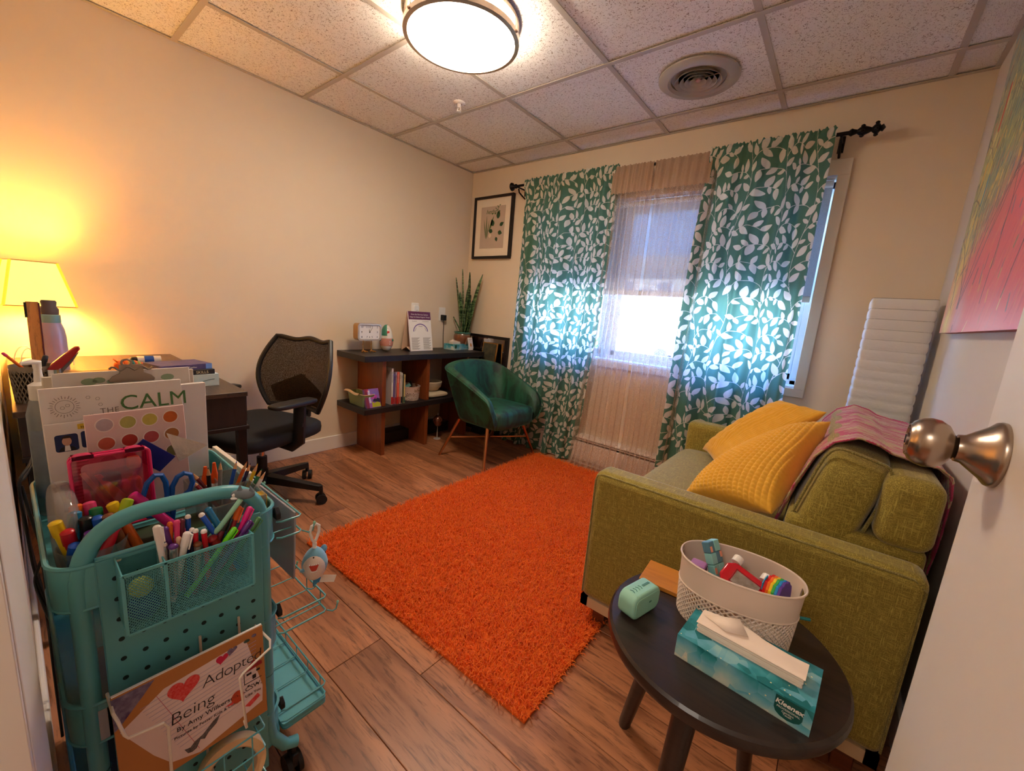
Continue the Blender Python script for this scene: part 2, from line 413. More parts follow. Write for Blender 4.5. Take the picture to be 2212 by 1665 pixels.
for (a, b_) in units:
    for (z0, z1, yy) in ((WZ0 + .035, 1.295, .105), (1.265, WZ1 - .035, .135)):
        s = MB(); t_ = .038
        s.box(a, a + t_, yy, yy + .03, z0, z1).box(b_ - t_, b_, yy, yy + .03, z0, z1).box(a, b_, yy, yy + .03, z0, z0 + t_).box(a, b_, yy, yy + .03, z1 - t_ * .8, z1)
        so = s.build('sash', m_vinyl, wn, world=True, bevel=.003)
        g = MB().box(a + t_, b_ - t_, yy + .013, yy + .017, z0 + t_, z1 - t_ * .8).build('pane', m_glass)
        g.parent = so; g.matrix_parent_inverse = Matrix.Translation(-Vector(wn.location))
# casing, painted like the wall
c = MB(); cz0, cz1, cx0, cx1 = .745, 1.949, .755, 2.625
c.box(cx0, cx1, -.016, 0, WZ1, cz1).box(cx0, cx1, -.016, 0, cz0, WZ0).box(cx0, WX0, -.016, 0, WZ0, WZ1).box(WX1, cx1, -.016, 0, WZ0, WZ1)
c.build('casing', mat('casing_paint', (232, 222, 206), .5, noise=(9, .04)), wn, world=True, bevel=.003)
# roller shade
rs = root('roller_shade', 'off-white solar roller shade pulled halfway down inside the window', 'blind', (1.69, .05, 1.28))
MB().box(WX0 + .012, WX1 - .012, .049, .0505, 1.285, WZ1 - .01).build('shade_cloth', sheer_mat('solar_screen', (186, 190, 192), .85, tl=.08), rs, world=True)
MB().box(WX0 + .012, WX1 - .012, .042, .058, 1.255, 1.287).build('hem_bar', mat('shade_bar', (205, 200, 192), .5), rs, world=True, bevel=.003)
MB().cyl((WX0 + .012, .05, WZ1 - .022), (WX1 - .012, .05, WZ1 - .022), .018, n=16).build('roller_tube', m_vinyl, rs, world=True)

# ---------------------------------------------------------------- outside
gd = tag(MB().box(-60, 60, .32, 90, -1.0, -.9).build('parking_lot', mat('asphalt_pale', (190, 190, 188), .9, noise=(.5, .1))), 'sunlit pale parking lot beyond the window', 'ground', kind='structure')
def far_block(name, x0, x1, y0, z1, label, wc, rc, nw, nf):
    r = root(name, label, 'building', ((x0 + x1) / 2, y0, -.9))
    wm = mat(name + '_wall_' + wc, wc, .9)
    MB().box(x0, x1, y0, y0 + 8, -.9, z1).build('wall', wm, r, world=True)
    MB().prism([(y0 - .6, z1), (y0 + 8.6, z1), (y0 + 4, z1 + 1.6)], x0 - .5, x1 + .5, Matrix(((0, 0, 1, 0), (1, 0, 0, 0), (0, 1, 0, 0), (0, 0, 0, 1)))).build('roof', mat('roof_' + rc, rc, .9), r, world=True)
    st = (x1 - x0) / nw
    for i in range(nw):
        for k in range(nf):
            wx = x0 + st * (i + .5); wz = .0 + k * 2.6
            wo_ = MB().box(wx - .55, wx + .55, y0 - .06, y0 - .01, wz, wz + 1.3).build('window', mat('far_window_frame', (225, 225, 225), .6), r, world=True)
            p_ = MB().box(wx - .47, wx + .47, y0 - .08, y0 - .062, wz + .08, wz + 1.22).build('pane', mat('far_window_glass', (70, 86, 104), .2))
            p_.parent = wo_; p_.matrix_parent_inverse = Matrix.Translation(-Vector(r.location))
    return r
far_block('apartment_building', -22, 2, 26, 4.6, 'pale apartment building with a low roof seen through the sheer curtains', 'd9cdb8', '8a7f74', 9, 2)
far_block('office_building', 4.5, 20, 34, 3.6, 'smaller beige building at the right of the view through the window', 'c9b79b', '7c736a', 5, 2)
def car(x, y, rz, colr, label):
    r = root('car', label, 'car', (x, y, -.9), rz)
    bm_ = mat('car_paint_' + label.split()[0], colr, .3, coat=.5)
    side = [(-2.1, .35), (2.1, .35), (2.15, .8), (1.3, .95), (.7, 1.4), (-1.1, 1.42), (-1.8, .98), (-2.15, .9)]
    MB().prism(side, -.85, .85, Matrix(((1, 0, 0, 0), (0, 0, -1, 0), (0, 1, 0, 0), (0, 0, 0, 1)))).build('body', bm_, r, bevel=.08)
    MB().prism([(1.15, .98), (.65, 1.36), (-1.05, 1.37), (-1.62, 1.0)], -.87, .87, Matrix(((1, 0, 0, 0), (0, 0, -1, 0), (0, 1, 0, 0), (0, 0, 0, 1)))).build('side_window', mat('far_window_glass', (70, 86, 104), .2), r)
    for sx_ in (-1.35, 1.35):
        for sy_ in (-.8, .8): MB().cyl((sx_, sy_ - .1, .34), (sx_, sy_ + .1, .34), .34, n=16).build('wheel', m_dark, r)
car(-7.5, 15.5, .2, (70, 90, 130), 'blue car parked outside, leftmost of the parked cars')
car(-3.4, 20, .15, (220, 220, 222), 'white car parked outside between two darker cars')
car(-.4, 15, 1.4, (60, 62, 68), 'charcoal car parked outside nearest the window')
car(.8, 20.5, .1, (150, 155, 160), 'silver car parked outside in front of the far building')
def foliage(name, c, r, n, label, cols):
    V = []; F = []
    for k in range(n):
        d = Vector((random.gauss(0, 1), random.gauss(0, 1), random.gauss(0, 1))).normalized() * random.uniform(.75, 1)
        p = Vector(c) + Vector((d.x * r[0], d.y * r[1], d.z * r[2])); a = Vector((random.gauss(0, 1), random.gauss(0, 1), random.gauss(0, 1))).normalized(); b_ = a.orthogonal().normalized()
        s = .16 + random.random() * .12; i = len(V)
        V += [p - a * s, p + b_ * s * .5, p + a * s, p - b_ * s * .5]; F.append((i, i + 1, i + 2, i + 3))
    b_ = MB(); b_.v = V; b_.f = F; b_.mi = [0] * len(F); rt = root(name, label, 'bush', (c[0], c[1], -.9))
    b_.build('foliage', mat('leaf_' + name, cols, .8), rt, world=True); MB().cyl((c[0], c[1], -.9), (c[0], c[1], c[2]), .12).build('trunk', m_walnut, rt, world=True)
foliage('green_bush', (-4.6, 10.5, -.2), (.9, .8, .8), 500, 'green bush outside at the left edge of the visible glass', (96, 150, 60))

# ---------------------------------------------------------------- ceiling fixtures
LC = Vector((1.315, -1.40, 0))
cl = root('ceiling_light', 'round drum ceiling light with brushed nickel double ring, switched on', 'ceiling light', (LC.x, LC.y, H - .006))
m_nick = mat('brushed_nickel', (196, 176, 158), .3, metal=1, noise=(60, .1))
MB().lathe([(.22, 0), (.232, -.004), (.232, -.018), (.222, -.02)], 48).build('upper_ring', m_nick, cl)
def emis(name, c, s):
    m = mat(name, (255, 250, 240), .5, emit=(c, s), noise=(5, .01)); return m
MB().lathe([(.216, -.002), (.217, -.060), (.213, -.074), (.19, -.083), (.12, -.089), (.0001, -.091)], 48).build('diffuser', emis('lit_diffuser', (255, 234, 208), CEIL_EMIT), cl)
MB().lathe([(.219, -.054), (.236, -.054), (.236, -.074), (.219, -.076), (.219, -.054)], 48).build('lower_ring', m_nick, cl)
for a in (20, 140, 260):
    a = math.radians(a); c_, s_ = math.cos(a) * .231, math.sin(a) * .231
    MB().cyl((c_, s_, -.018), (c_, s_, -.056), .003, n=8).build('ring_post', m_nick, cl)
    MB().sell((c_ * 1.03, s_ * 1.03, -.065), (.006, .006, .006), nu=8, nv=10).build('ring_screw', m_nick, cl)

vt = root('air_vent', 'round grey ceiling air diffuser with concentric rings', 'vent', (2.0, -.53, H - .008))
m_vent = mat('vent_enamel', (176, 168, 154), .4, noise=(10, .08)); m_duct = mat('duct_dark', (30, 28, 30), .7)
MB().lathe([(.178, .0), (.178, -.006), (.165, -.016), (.135, -.018), (.122, -.008), (.12, .004)], 48).build('flange', m_vent, vt)
MB().lathe([(.13, .003), (.0001, .0035)], 40).build('duct_back', m_duct, vt)
for k, r in enumerate((.098, .075, .053, .031)):
    MB().lathe([(r - .010, .0), (r + .004, -.018), (r + .0065, -.019), (r - .007, .0)], 40).build('vent_ring', m_vent, vt)
MB().lathe([(.012, .002), (.012, -.012), (.006, -.018), (.0001, -.019)], 20).build('vent_hub', mat('pink_bulb', (190, 150, 140), .4), vt)
MB().box(-.095, .095, -.002, .002, -.004, -.001).box(-.002, .002, -.095, .095, -.004, -.001).build('vent_bar', m_vent, vt)

sp = root('fire_sprinkler', 'small white pendant fire sprinkler on the ceiling', 'sprinkler', (.80, -.93, H - .001))
MB().lathe([(.034, 0), (.034, -.003), (.026, -.008), (.017, -.010), (.017, -.003)], 24).build('escutcheon', m_white, sp)
MB().lathe([(.010, 0), (.011, -.02), (.008, -.028)], 16).build('body', m_white, sp)
MB().tube([(-.008, 0, -.026), (-.013, 0, -.036), (-.006, 0, -.047), (.006, 0, -.047), (.013, 0, -.036), (.008, 0, -.026)], .0025, 6).build('yoke', m_white, sp)
MB().lathe([(.014, -.048), (.014, -.050), (.0001, -.052)], 16).build('deflector', m_white, sp)

# ---------------------------------------------------------------- curtains and rod
rd = root('curtain_rod', 'black iron curtain rod with ornate scrolled end finials', 'curtain rod', (1.56, -.095, 2.04))
ZR = 2.035; YR = -.095
MB().cyl((.57, YR, ZR), (2.60, YR, ZR), .009, n=12).build('rod', m_blackmetal, rd, world=True)
for s, x in ((-1, .575), (1, 2.60)):
    fm = Matrix.Translation((x, YR, ZR)) @ Matrix.Rotation(s * PI / 2, 4, 'Y')
    b_ = MB().lathe([(.010, -.01), (.017, .0), (.017, .006), (.009, .012), (.015, .022), (.028, .034), (.031, .044), (.020, .050), (.014, .058), (.006, .064), (.0001, .068)] if s < 0 else
                    [(.010, -.01), (.017, .0), (.012, .010), (.009, .020), (.017, .030), (.020, .045), (.014, .062), (.009, .072), (.021, .084), (.026, .094), (.012, .104), (.016, .112), (.0001, .122)], 16, fm)
    if s > 0:
        for k in range(5):
            a = 2 * PI * k / 5
            for (z0, rr) in ((.04, .028), (.09, .034)):
                b_.sell(fm @ Vector((rr * .75 * math.cos(a), rr * .75 * math.sin(a), z0)), (.009, .008, .007), nu=6, nv=8)
    b_.build('finial', m_blackmetal, rd, world=True)
for x in (.60, 1.69, 2.565):
    b_ = MB().cyl((x, YR - .012, ZR - .012), (x, -.002, ZR - .012), .006, n=8).cyl((x, 0, ZR - .055), (x, 0, ZR + .02), .013, n=10)
    b_.tube([(x, YR, ZR - .02), (x, YR + .01, ZR - .045), (x, YR + .045, ZR - .06), (x, -.004, ZR - .075)], .006, 8)
    b_.build('bracket', m_blackmetal, rd, world=True)

def leaf_sdf(w_, h_, res, L, seed):
    """signed-distance picture of a trailing leaf-and-vine print (positive = print)"""
    rng = random.Random(seed); nu = int(w_ / res) + 1; nv = int(h_ / res) + 1
    U, V_ = np.meshgrid(np.linspace(0, w_, nu), np.linspace(0, h_, nv), indexing='ij'); S = np.full(U.shape, -.01); SL = np.full(U.shape, -.02)
    def win(x, y, g):
        return max(int((x - g) / res), 0), min(int((x + g) / res) + 2, nu), max(int((y - g) / res), 0), min(int((y + g) / res) + 2, nv)
    def leaf(cx, cy, ang, l, gap=.0045):
        i0, i1, j0, j1 = win(cx, cy, l * 1.15)
        if i0 >= i1 or j0 >= j1: return False
        u = U[i0:i1, j0:j1] - cx; v = V_[i0:i1, j0:j1] - cy; c_, s_ = math.cos(ang), math.sin(ang)
        a = (u * c_ + v * s_) / l; b_ = (-u * s_ + v * c_)
        pr = .25 * l * np.clip(np.sin(PI * np.clip(a, 0, 1) ** .8), 0, 1) ** .8
        d = np.where((a > 0.0) & (a < 1), pr - np.abs(b_), -.02)
        if np.any((d > -gap) & (a > .12) & (a < 1) & (SL[i0:i1, j0:j1] > -gap)): return False
        SL[i0:i1, j0:j1] = np.maximum(SL[i0:i1, j0:j1], np.clip(d, -.02, .01)); return True
    def line(p, q, t_):
        x0, x1 = sorted((p[0], q[0])); y0, y1 = sorted((p[1], q[1])); g = .012
        i0, i1 = max(int((x0 - g) / res), 0), min(int((x1 + g) / res) + 2, nu); j0, j1 = max(int((y0 - g) / res), 0), min(int((y1 + g) / res) + 2, nv)
        if i0 >= i1 or j0 >= j1: return
        u = U[i0:i1, j0:j1] - p[0]; v = V_[i0:i1, j0:j1] - p[1]; dx, dy = q[0] - p[0], q[1] - p[1]; l2 = dx * dx + dy * dy + 1e-12
        t = np.clip((u * dx + v * dy) / l2, 0, 1); d = t_ - np.hypot(u - t * dx, v - t * dy)
        S[i0:i1, j0:j1] = np.maximum(S[i0:i1, j0:j1], np.clip(d, -.01, .01))
    step = 2.9 * L; ends = []
    for ci in range(-1, int(w_ / step) + 2):
        xb = ci * step + step * .5; ph = rng.random() * 6; pv = None; y_ = -.12; k = 0; sd = 1
        while y_ < h_ + .1:
            p = (xb + .45 * L * math.sin(y_ / (L * 1.5) + ph), y_)
            if pv: line(pv, p, .0015)
            pv = p; y_ += L * .22; k += 1
            if k % 6 == 0:
                sd = -sd; ang = PI / 2 - sd * .35; q = p
                for i in range(10):
                    ang -= sd * (.16 + .05 * rng.random()); ln = L * .24
                    q1 = (q[0] + ln * math.cos(ang), q[1] + ln * math.sin(ang)); line(q, q1, .0017); q = q1
                    if i % 2 == 1 or i > 3:
                        for s2 in (-1, 1): ends.append((q[0], q[1], ang + s2 * (.85 + .3 * rng.random()), L * (1.0 - .02 * i)))
                ends.append((q[0], q[1], ang - sd * .2, L))
            elif k % 3 == 0: ends.append((p[0], p[1], PI / 2 + sd * (.7 + .3 * rng.random()), L * .9))
    rng.shuffle(ends)
    for (x, y, a, l) in ends:
        if not leaf(x, y, a, l): 
            if not leaf(x, y, a + rng.uniform(-.5, .5), l * .8): leaf(x, y, a + rng.uniform(-.6, .6), l * .6)
    return U, V_, np.maximum(S, SL)
def curtain(name, label, edges, seed, nf, amp, m, flat_w, group=None, res=.0032, leafL=.046, z0=.012, top=2.068, print_=True, yc=-.095, flare=0, cat='curtain', pool=0):
    """edges: [(z, xleft, xright)...]; cloth gathered on the rod, folds deepen towards the hem"""
    rng = random.Random(seed)
    hgt = top - z0
    if print_: U, V_, S = leaf_sdf(flat_w, hgt, res, leafL, seed)
    else:
        nu, nv = int(flat_w / res) + 1, int(hgt / res) + 1
        U, V_ = np.meshgrid(np.linspace(0, flat_w, nu), np.linspace(0, hgt, nv), indexing='ij'); S = np.full(U.shape, -.01)
    u = U / flat_w; z = z0 + V_; dn = np.clip((top - z) / hgt, 0, 1)
    zs = [e_[0] for e_ in edges][::-1]; xl = np.interp(z, zs, [e_[1] for e_ in edges][::-1]); xr = np.interp(z, zs, [e_[2] for e_ in edges][::-1])
    ph = [rng.random() * 6 for _ in range(6)]
    wob = .035 * np.sin(2 * PI * u * 1.3 + ph[0]) + .022 * np.sin(2 * PI * u * 2.7 + ph[1] + dn * .8)
    uu = u + wob * np.sin(PI * u)
    fold = np.sin(2 * PI * nf * uu + ph[2] + .25 * np.sin(dn * 3 + ph[3]))
    fold2 = np.sin(2 * PI * nf * 2.3 * uu + ph[4] + dn * .7)
    A = amp * (.55 + .6 * dn ** .7)
    gath = np.exp(-dn * hgt / .07)
    fine = np.sin(2 * PI * nf * 5.2 * uu + ph[5]) * .0055 + np.sin(2 * PI * nf * 8.1 * uu + ph[1]) * .003
    x = xl + (xr - xl) * (uu + .012 * np.sin(2 * PI * nf * uu * 2 + ph[2]) * dn)
    y = yc + A * fold + .28 * A * fold2 + gath * fine
    rodz = np.abs(z - ZR); y = np.where(rodz < .10, yc + (y - yc) * (.28 + .72 * np.clip(rodz / .12, 0, 1)) - .020 * (1 - np.clip((rodz - .012) / .05, 0, 1)), y)
    zz = z + np.where(V_ > hgt - .04, .004 * np.sin(2 * PI * nf * 4.3 * uu + ph[0]) + .003 * np.sin(2 * PI * nf * 9 * uu), 0)
    if pool:
        k = np.clip((.30 - z) / .30, 0, 1); y = y - pool * k ** 2 * (.7 + .5 * np.sin(2 * PI * nf * uu + ph[4])); zz = np.maximum(zz, .006 + .02 * k * (.5 + .5 * np.sin(9 * uu * PI)))
    P = np.stack([x, y, zz], -1).reshape(-1, 3); loc = Vector(((edges[-1][1] + edges[-1][2]) / 2, yc, z0)); P = P - np.array(loc)
    o = fast_mesh(name, P, gridF(*U.shape), m, attrs={'print': ('FLOAT', S.ravel())}, loc=loc)
    return tag(o, label, cat, group)
def cloth_mat(name, base, pr, tl=.45):
    m = bpy.data.materials.new(name); m.use_nodes = True; t = m.node_tree; N = t.nodes; L = t.links; N.clear()
    at = N.new('ShaderNodeAttribute'); at.attribute_name = 'print'; mr = N.new('ShaderNodeMapRange'); mr.inputs[1].default_value = -.0006; mr.inputs[2].default_value = .0006
    L.new(at.outputs['Fac'], mr.inputs[0]); mx = N.new('ShaderNodeMix'); mx.data_type = 'RGBA'; L.new(mr.outputs[0], mx.inputs[0])
    mx.inputs[6].default_value = lin(base); mx.inputs[7].default_value = lin(pr)
    tcn = N.new('ShaderNodeTexCoord'); n = N.new('ShaderNodeTexNoise'); n.inputs['Scale'].default_value = 420; L.new(tcn.outputs['Object'], n.inputs['Vector'])
    bp = N.new('ShaderNodeBump'); bp.inputs['Strength'].default_value = .25; bp.inputs['Distance'].default_value = .001; L.new(n.outputs['Fac'], bp.inputs['Height'])
    d = N.new('ShaderNodeBsdfDiffuse'); tr_ = N.new('ShaderNodeBsdfTranslucent'); ms = N.new('ShaderNodeMixShader'); ms.inputs[0].default_value = tl; o = N.new('ShaderNodeOutputMaterial')
    for s in (d, tr_): L.new(mx.outputs[2], s.inputs[0]); L.new(bp.outputs[0], s.inputs['Normal'])
    L.new(d.outputs[0], ms.inputs[1]); L.new(tr_.outputs[0], ms.inputs[2]); L.new(ms.outputs[0], o.inputs[0]); return m
m_curt = cloth_mat('leaf_print_cotton', (96, 138, 118), (236, 232, 218), .5)
G = 'leaf-print curtains on the rod'
curtain('leaf_curtain', 'teal curtain with white leaf vines, left of the window behind the green chair',
        [(2.07, .665, 1.435), (1.6, .66, 1.425), (1.0, .645, 1.39), (.4, .63, 1.34), (0, .60, 1.29)], 3, 5, .026, m_curt, 1.02, G, leafL=.066)
curtain('leaf_curtain', 'teal curtain with white leaf vines, right of the window behind the sofa',
        [(2.07, 1.985, 2.545), (1.6, 1.96, 2.54), (1.0, 1.95, 2.545), (.4, 1.945, 2.55), (0, 1.94, 2.55)], 11, 4, .026, m_curt, .80, G, leafL=.072)
m_sheer = sheer_mat('sheer_voile', (226, 200, 178), .38, tl=.6)
G = 'sheer curtains between the leaf curtains'
curtain('sheer_curtain', 'left one of the two sheer beige curtains, trailing on the floor',
        [(2.07, 1.39, 1.665), (1.2, 1.385, 1.662), (.5, 1.33, 1.665), (0, 1.30, 1.66)], 5, 8, .022, m_sheer, .8, G, res=.006, print_=False, yc=-.075, top=2.05, pool=.10)
curtain('sheer_curtain', 'right one of the two sheer beige curtains, nearer the sofa',
        [(2.07, 1.672, 2.03), (1.2, 1.668, 2.02), (.5, 1.668, 2.0), (0, 1.665, 1.98)], 9, 9, .022, m_sheer, .9, G, res=.006, print_=False, yc=-.075, top=2.05, pool=.07)
m_band = sheer_mat('sheer_band', (196, 166, 140), .85, tl=.4)
for o_ in [o for o in COL.objects if o.name.startswith('sheer_curtain')]:
    lx = o_['label']; x0, x1 = (1.395, 1.662) if 'left one' in lx else (1.675, 2.0)
    b_ = MB().grid(lambda u, v: (x0 + (x1 - x0) * u, -.112 + .005 * math.sin(u * 40 + v), 2.048 - .165 * v + .003 * math.sin(u * 90)), 80, 8)
    q = b_.build('header_band', m_band, o_); q.location = -o_.location

# ---------------------------------------------------------------- baseboard heater
ht = root('baseboard_heater', 'long white baseboard heater on the floor under the window', 'heater', (1.75, -.03, 0))
m_heat = mat('heater_enamel', (232, 222, 212), .4)
MB().prism([(0, .03), (-.062, .03), (-.066, .04), (-.066, .165), (-.062, .168), (0, .168)], .62, 2.99, Matrix(((0, 0, 1, 0), (1, 0, 0, 0), (0, 1, 0, 0), (0, 0, 0, 1)))).build('cover', m_heat, ht, world=True, bevel=.002)
MB().prism([(0, .222), (-.05, .222), (-.066, .206), (-.066, .198), (-.048, .214), (0, .214)], .62, 2.99, Matrix(((0, 0, 1, 0), (1, 0, 0, 0), (0, 1, 0, 0), (0, 0, 0, 1)))).build('top_hood', m_heat, ht, world=True)
MB().box(.625, 2.985, -.045, -.002, .168, .214).build('fins', m_duct, ht, world=True)
MB().box(.62, 2.99, -.062, -.056, .183, .190).build('damper', m_heat, ht, world=True)
MB().box(.64, 2.97, -.05, -.004, 0, .03).build('foot', m_heat, ht, world=True)

# ---------------------------------------------------------------- framed botanical print
pf = root('framed_print', 'black-framed botanical leaf print with wide white mat, hung in the corner', 'picture', (.28, 0, 1.765))
x0, x1, z0, z1 = .062, .495, 1.51, 2.018
m_frame = mat('black_frame', (22, 16, 18), .35)
b_ = MB().box(x0, x1, -.028, 0, z0, z0 + .02).box(x0, x1, -.028, 0, z1 - .02, z1).box(x0, x0 + .02, -.028, 0, z0 + .02, z1 - .02).box(x1 - .02, x1, -.028, 0, z0 + .02, z1 - .02)
b_.build('frame', m_frame, pf, world=True, bevel=.0015)
MB().box(x0 + .015, x1 - .015, -.016, -.006, z0 + .015, z1 - .015).build('mat_board', mat('mat_board', (238, 224, 202), .8), pf, world=True)
MB().box(x0 + .082, x1 - .082, -.0185, -.0165, z0 + .085, z1 - .085).build('art_sheet', mat('art_sheet', (198, 178, 160), .8), pf, world=True)
gg = [mat('print_green_dark', (52, 84, 52), .8), mat('print_green_mid', (96, 116, 74), .8), mat('print_cream', (226, 210, 184), .8)]
def flatleaf(cx, cz, ang, L, Wd, y=-.0195):
    pts = []
    for t in [i / 8 for i in range(9)]: pts.append((t * L, Wd * math.sin(PI * t ** .8)))
    for t in [i / 8 for i in range(7, 0, -1)]: pts.append((t * L, -Wd * math.sin(PI * t ** .8)))
    return [(cx + a * math.cos(ang) - b * math.sin(ang), y, cz + a * math.sin(ang) + b * math.cos(ang)) for a, b in pts]
b_ = MB()
for (lx, lz, a, L, Wd, k) in ((.245, .30, 1.45, .07, .020, 0), (.20, .245, 2.0, .06, .021, 0), (.27, .245, .5, .05, .016, 0), (.195, .20, 2.9, .05, .017, 0), (.255, .195, -.3, .048, .018, 0), (.235, .155, -1.2, .04, .014, 0),
                              (.125, .14, 1.6, .2, .006, 1), (.12, .14, 1.75, .17, .005, 1), (.13, .14, 1.45, .16, .005, 1), (.15, .20, 1.2, .14, .010, 1), (.205, .34, .4, .02, .008, 1), (.19, .34, 2.6, .02, .008, 1), (.165, .15, 1.5, .04, .016, 2)):
    v = flatleaf(x0 + .03 + lx, z0 + .02 + lz, a, L, Wd); b_.m(k).add(v, [tuple(range(len(v)))])
b_.m(1)
for k in range(9):
    v = flatleaf(x0 + .27 + .012 * math.sin(k), z0 + .36 + k * .008, .3 + (k % 2) * 2.4, .022, .004); b_.add(v, [tuple(range(len(v)))])
b_.build('leaf_drawing', gg, pf, world=True)
MX = Matrix(((1, 0, 0, 0), (0, 0, -1, 0), (0, 1, 0, 0), (0, 0, 0, 1)))   # text facing -y
text('lettering', 'herbs', .05, gg[1], pf, Matrix.Translation((x0 + .14, -.0195, z0 + .365)) @ MX, shear=.3)

# ---------------------------------------------------------------- woven upholstery
def weave_mat(name, c1, c2, sc_=1.0, rough=.85, sheen=.3, bump=.5):
    m = bpy.data.materials.new(name); m.use_nodes = True; t = m.node_tree; N = t.nodes; L = t.links; b = N['Principled BSDF']
    tcn = N.new('ShaderNodeTexCoord'); outs = []
    for s in ((45, 700, 700), (700, 45, 700), (700, 700, 45)):
        mp = N.new('ShaderNodeMapping'); mp.inputs['Scale'].default_value = tuple(x * sc_ for x in s); L.new(tcn.outputs['Object'], mp.inputs[0])
        n = N.new('ShaderNodeTexNoise'); n.inputs['Scale'].default_value = .8; n.inputs['Detail'].default_value = 1.5; L.new(mp.outputs[0], n.inputs['Vector']); outs.append(n.outputs['Fac'])
    a1 = N.new('ShaderNodeMath'); a1.operation = 'MAXIMUM'; L.new(outs[0], a1.inputs[0]); L.new(outs[1], a1.inputs[1])
    a2 = N.new('ShaderNodeMath'); a2.operation = 'MAXIMUM'; L.new(a1.outputs[0], a2.inputs[0]); L.new(outs[2], a2.inputs[1])
    mr = N.new('ShaderNodeMapRange'); mr.inputs[1].default_value = .52; mr.inputs[2].default_value = .74; L.new(a2.outputs[0], mr.inputs[0])
    mx = N.new('ShaderNodeMix'); mx.data_type = 'RGBA'; mx.inputs[6].default_value = lin(c2); mx.inputs[7].default_value = lin(c1)
    L.new(mr.outputs[0], mx.inputs[0]); L.new(mx.outputs[2], b.inputs['Base Color']); b.inputs['Roughness'].default_value = rough
    b.inputs['Sheen Weight'].default_value = sheen; b.inputs['Sheen Roughness'].default_value = .4
    bp = N.new('ShaderNodeBump'); bp.inputs['Strength'].default_value = bump; bp.inputs['Distance'].default_value = .001
    L.new(a2.outputs[0], bp.inputs['Height']); L.new(bp.outputs[0], b.inputs['Normal']); return m
m_sofa = weave_mat('olive_weave', (186, 168, 76), (124, 108, 36), 1.0, sheen=.35)

# ---------------------------------------------------------------- sofa
SY0, SY1 = -1.475, -.30; SX0, SX1 = 2.165, 2.985
sf = root('sofa', 'olive green two-seat fabric sofa with low square arms along the right wall', 'sofa', (2.57, (SY0 + SY1) / 2, 0))
def soft(x0, x1, y0, y1, z0, z1, r=.03, seg=4):
    return MB().box(x0, x1, y0, y1, z0, z1), r
def sofpart(name, x0, x1, y0, y1, z0, z1, r=.03, seg=4):
    return MB().box(x0, x1, y0, y1, z0, z1).build(name, m_sofa, sf, world=True, bevel=r, seg=seg)
sofpart('arm', SX0, SX1, SY0, SY0 + .105, .105, .578, .028); sofpart('arm', SX0, SX1, SY1 - .105, SY1, .105, .578, .028)
sofpart('front_panel', SX0 + .02, SX0 + .60, SY0 + .10, SY1 - .10, .105, .30, .012)
sofpart('back_frame', 2.70, SX1, SY0 + .10, SY1 - .10, .105, .60, .02)
def cushion(name, c, r, M, e=.28, label=None, puff=0, nu=28, nv=40, mt=None, par=None):
    b_ = MB().sell(c, r, e, e, nu, nv, M)
    return b_.build(name, mt or m_sofa, par or sf, world=True, ang=60)
# seat cushion with a soft crown
def seat():
    b_ = MB(); x0, x1, y0, y1, z0, z1 = SX0, 2.74, SY0 + .108, SY1 - .108, .295, .437
    prof = rrect(1, 1, .16, 5)
    def fn(u, v):
        t = v * 6; return 0
    cx, cy = (x0 + x1) / 2, (y0 + y1) / 2; lev = [(z0 + .006, .93), (z0, .975), (z0 + .02, .995), ((z0 + z1) / 2, 1.0), (z1 - .035, .997), (z1 - .012, .98), (z1 + .0, .945), (z1 + .010, .8), (z1 + .018, .5), (z1 + .02, .02)]
    pr = []
    n = 64
    for z, s in lev:
        ring = []
        for k in range(n):
            a = 2 * PI * k / n; ca, sa = math.cos(a), math.sin(a); q = .16
            px = math.copysign(abs(ca) ** q, ca) * (x1 - x0) / 2; py = math.copysign(abs(sa) ** q, sa) * (y1 - y0) / 2
            d = (1 - s) * .29 if s > .9 else None
            if d is not None: px -= math.copysign(min(abs(px), d), px); py -= math.copysign(min(abs(py), d), py)
            else: px *= s; py *= s
            ring.append((cx + px, cy + py, z))
        pr.append(ring)
    b_.grid(lambda u, v: pr[int(round(u * (len(lev) - 1)))][int(round(v * n)) % n], len(lev) - 1, n, cv=True)
    b_.f.append(tuple(range(n))); b_.mi.append(0)
    return b_.build('seat_cushion', m_sofa, sf, world=True, ang=60)
seat()
YM = (SY0 + SY1) / 2
Rl = Matrix.Rotation(math.radians(13), 3, 'Y')
cushion('back_cushion', (2.795, YM - .015, .625), (.078, .475, .178), Rl, .34)
sofpart('backrest', 2.878, SX1 + .005, SY0 + .085, SY1 - .085, .592, .772, .035, 5)
# piping of the cushion and welts of the arms
m_pipe = weave_mat('olive_welt', (184, 172, 104), (110, 98, 44), 1.2)
pts = []
for k in range(33):
    a = 2 * PI * k / 32; ca, sa = math.cos(a), math.sin(a); e_ = .34
    p = Vector((.073 * math.copysign(abs(ca) ** e_, ca), 0, .173 * math.copysign(abs(sa) ** e_, sa)))
    p = Rl @ p; pts.append((2.795 + p.x, YM - .015 - .447, .625 + p.z))
MB().tube(pts[:-1], .0045, 6, closed=True).build('piping', m_pipe, sf, world=True)
for (yy) in (SY0 + .008, SY1 - .008):
    MB().tube([(SX0 + .006, yy, .12), (SX0 + .006, yy, .545), (SX0 + .012, yy, .562), (SX0 + .03, yy, .570), (SX1 - .03, yy, .570), (SX1 - .006, yy, .55), (SX1 - .006, yy, .12)], .0028, 6).build('piping', m_pipe, sf, world=True)
m_beige = mat('beige_lining', (206, 178, 140), .8, noise=(30, .1))
b_ = MB()
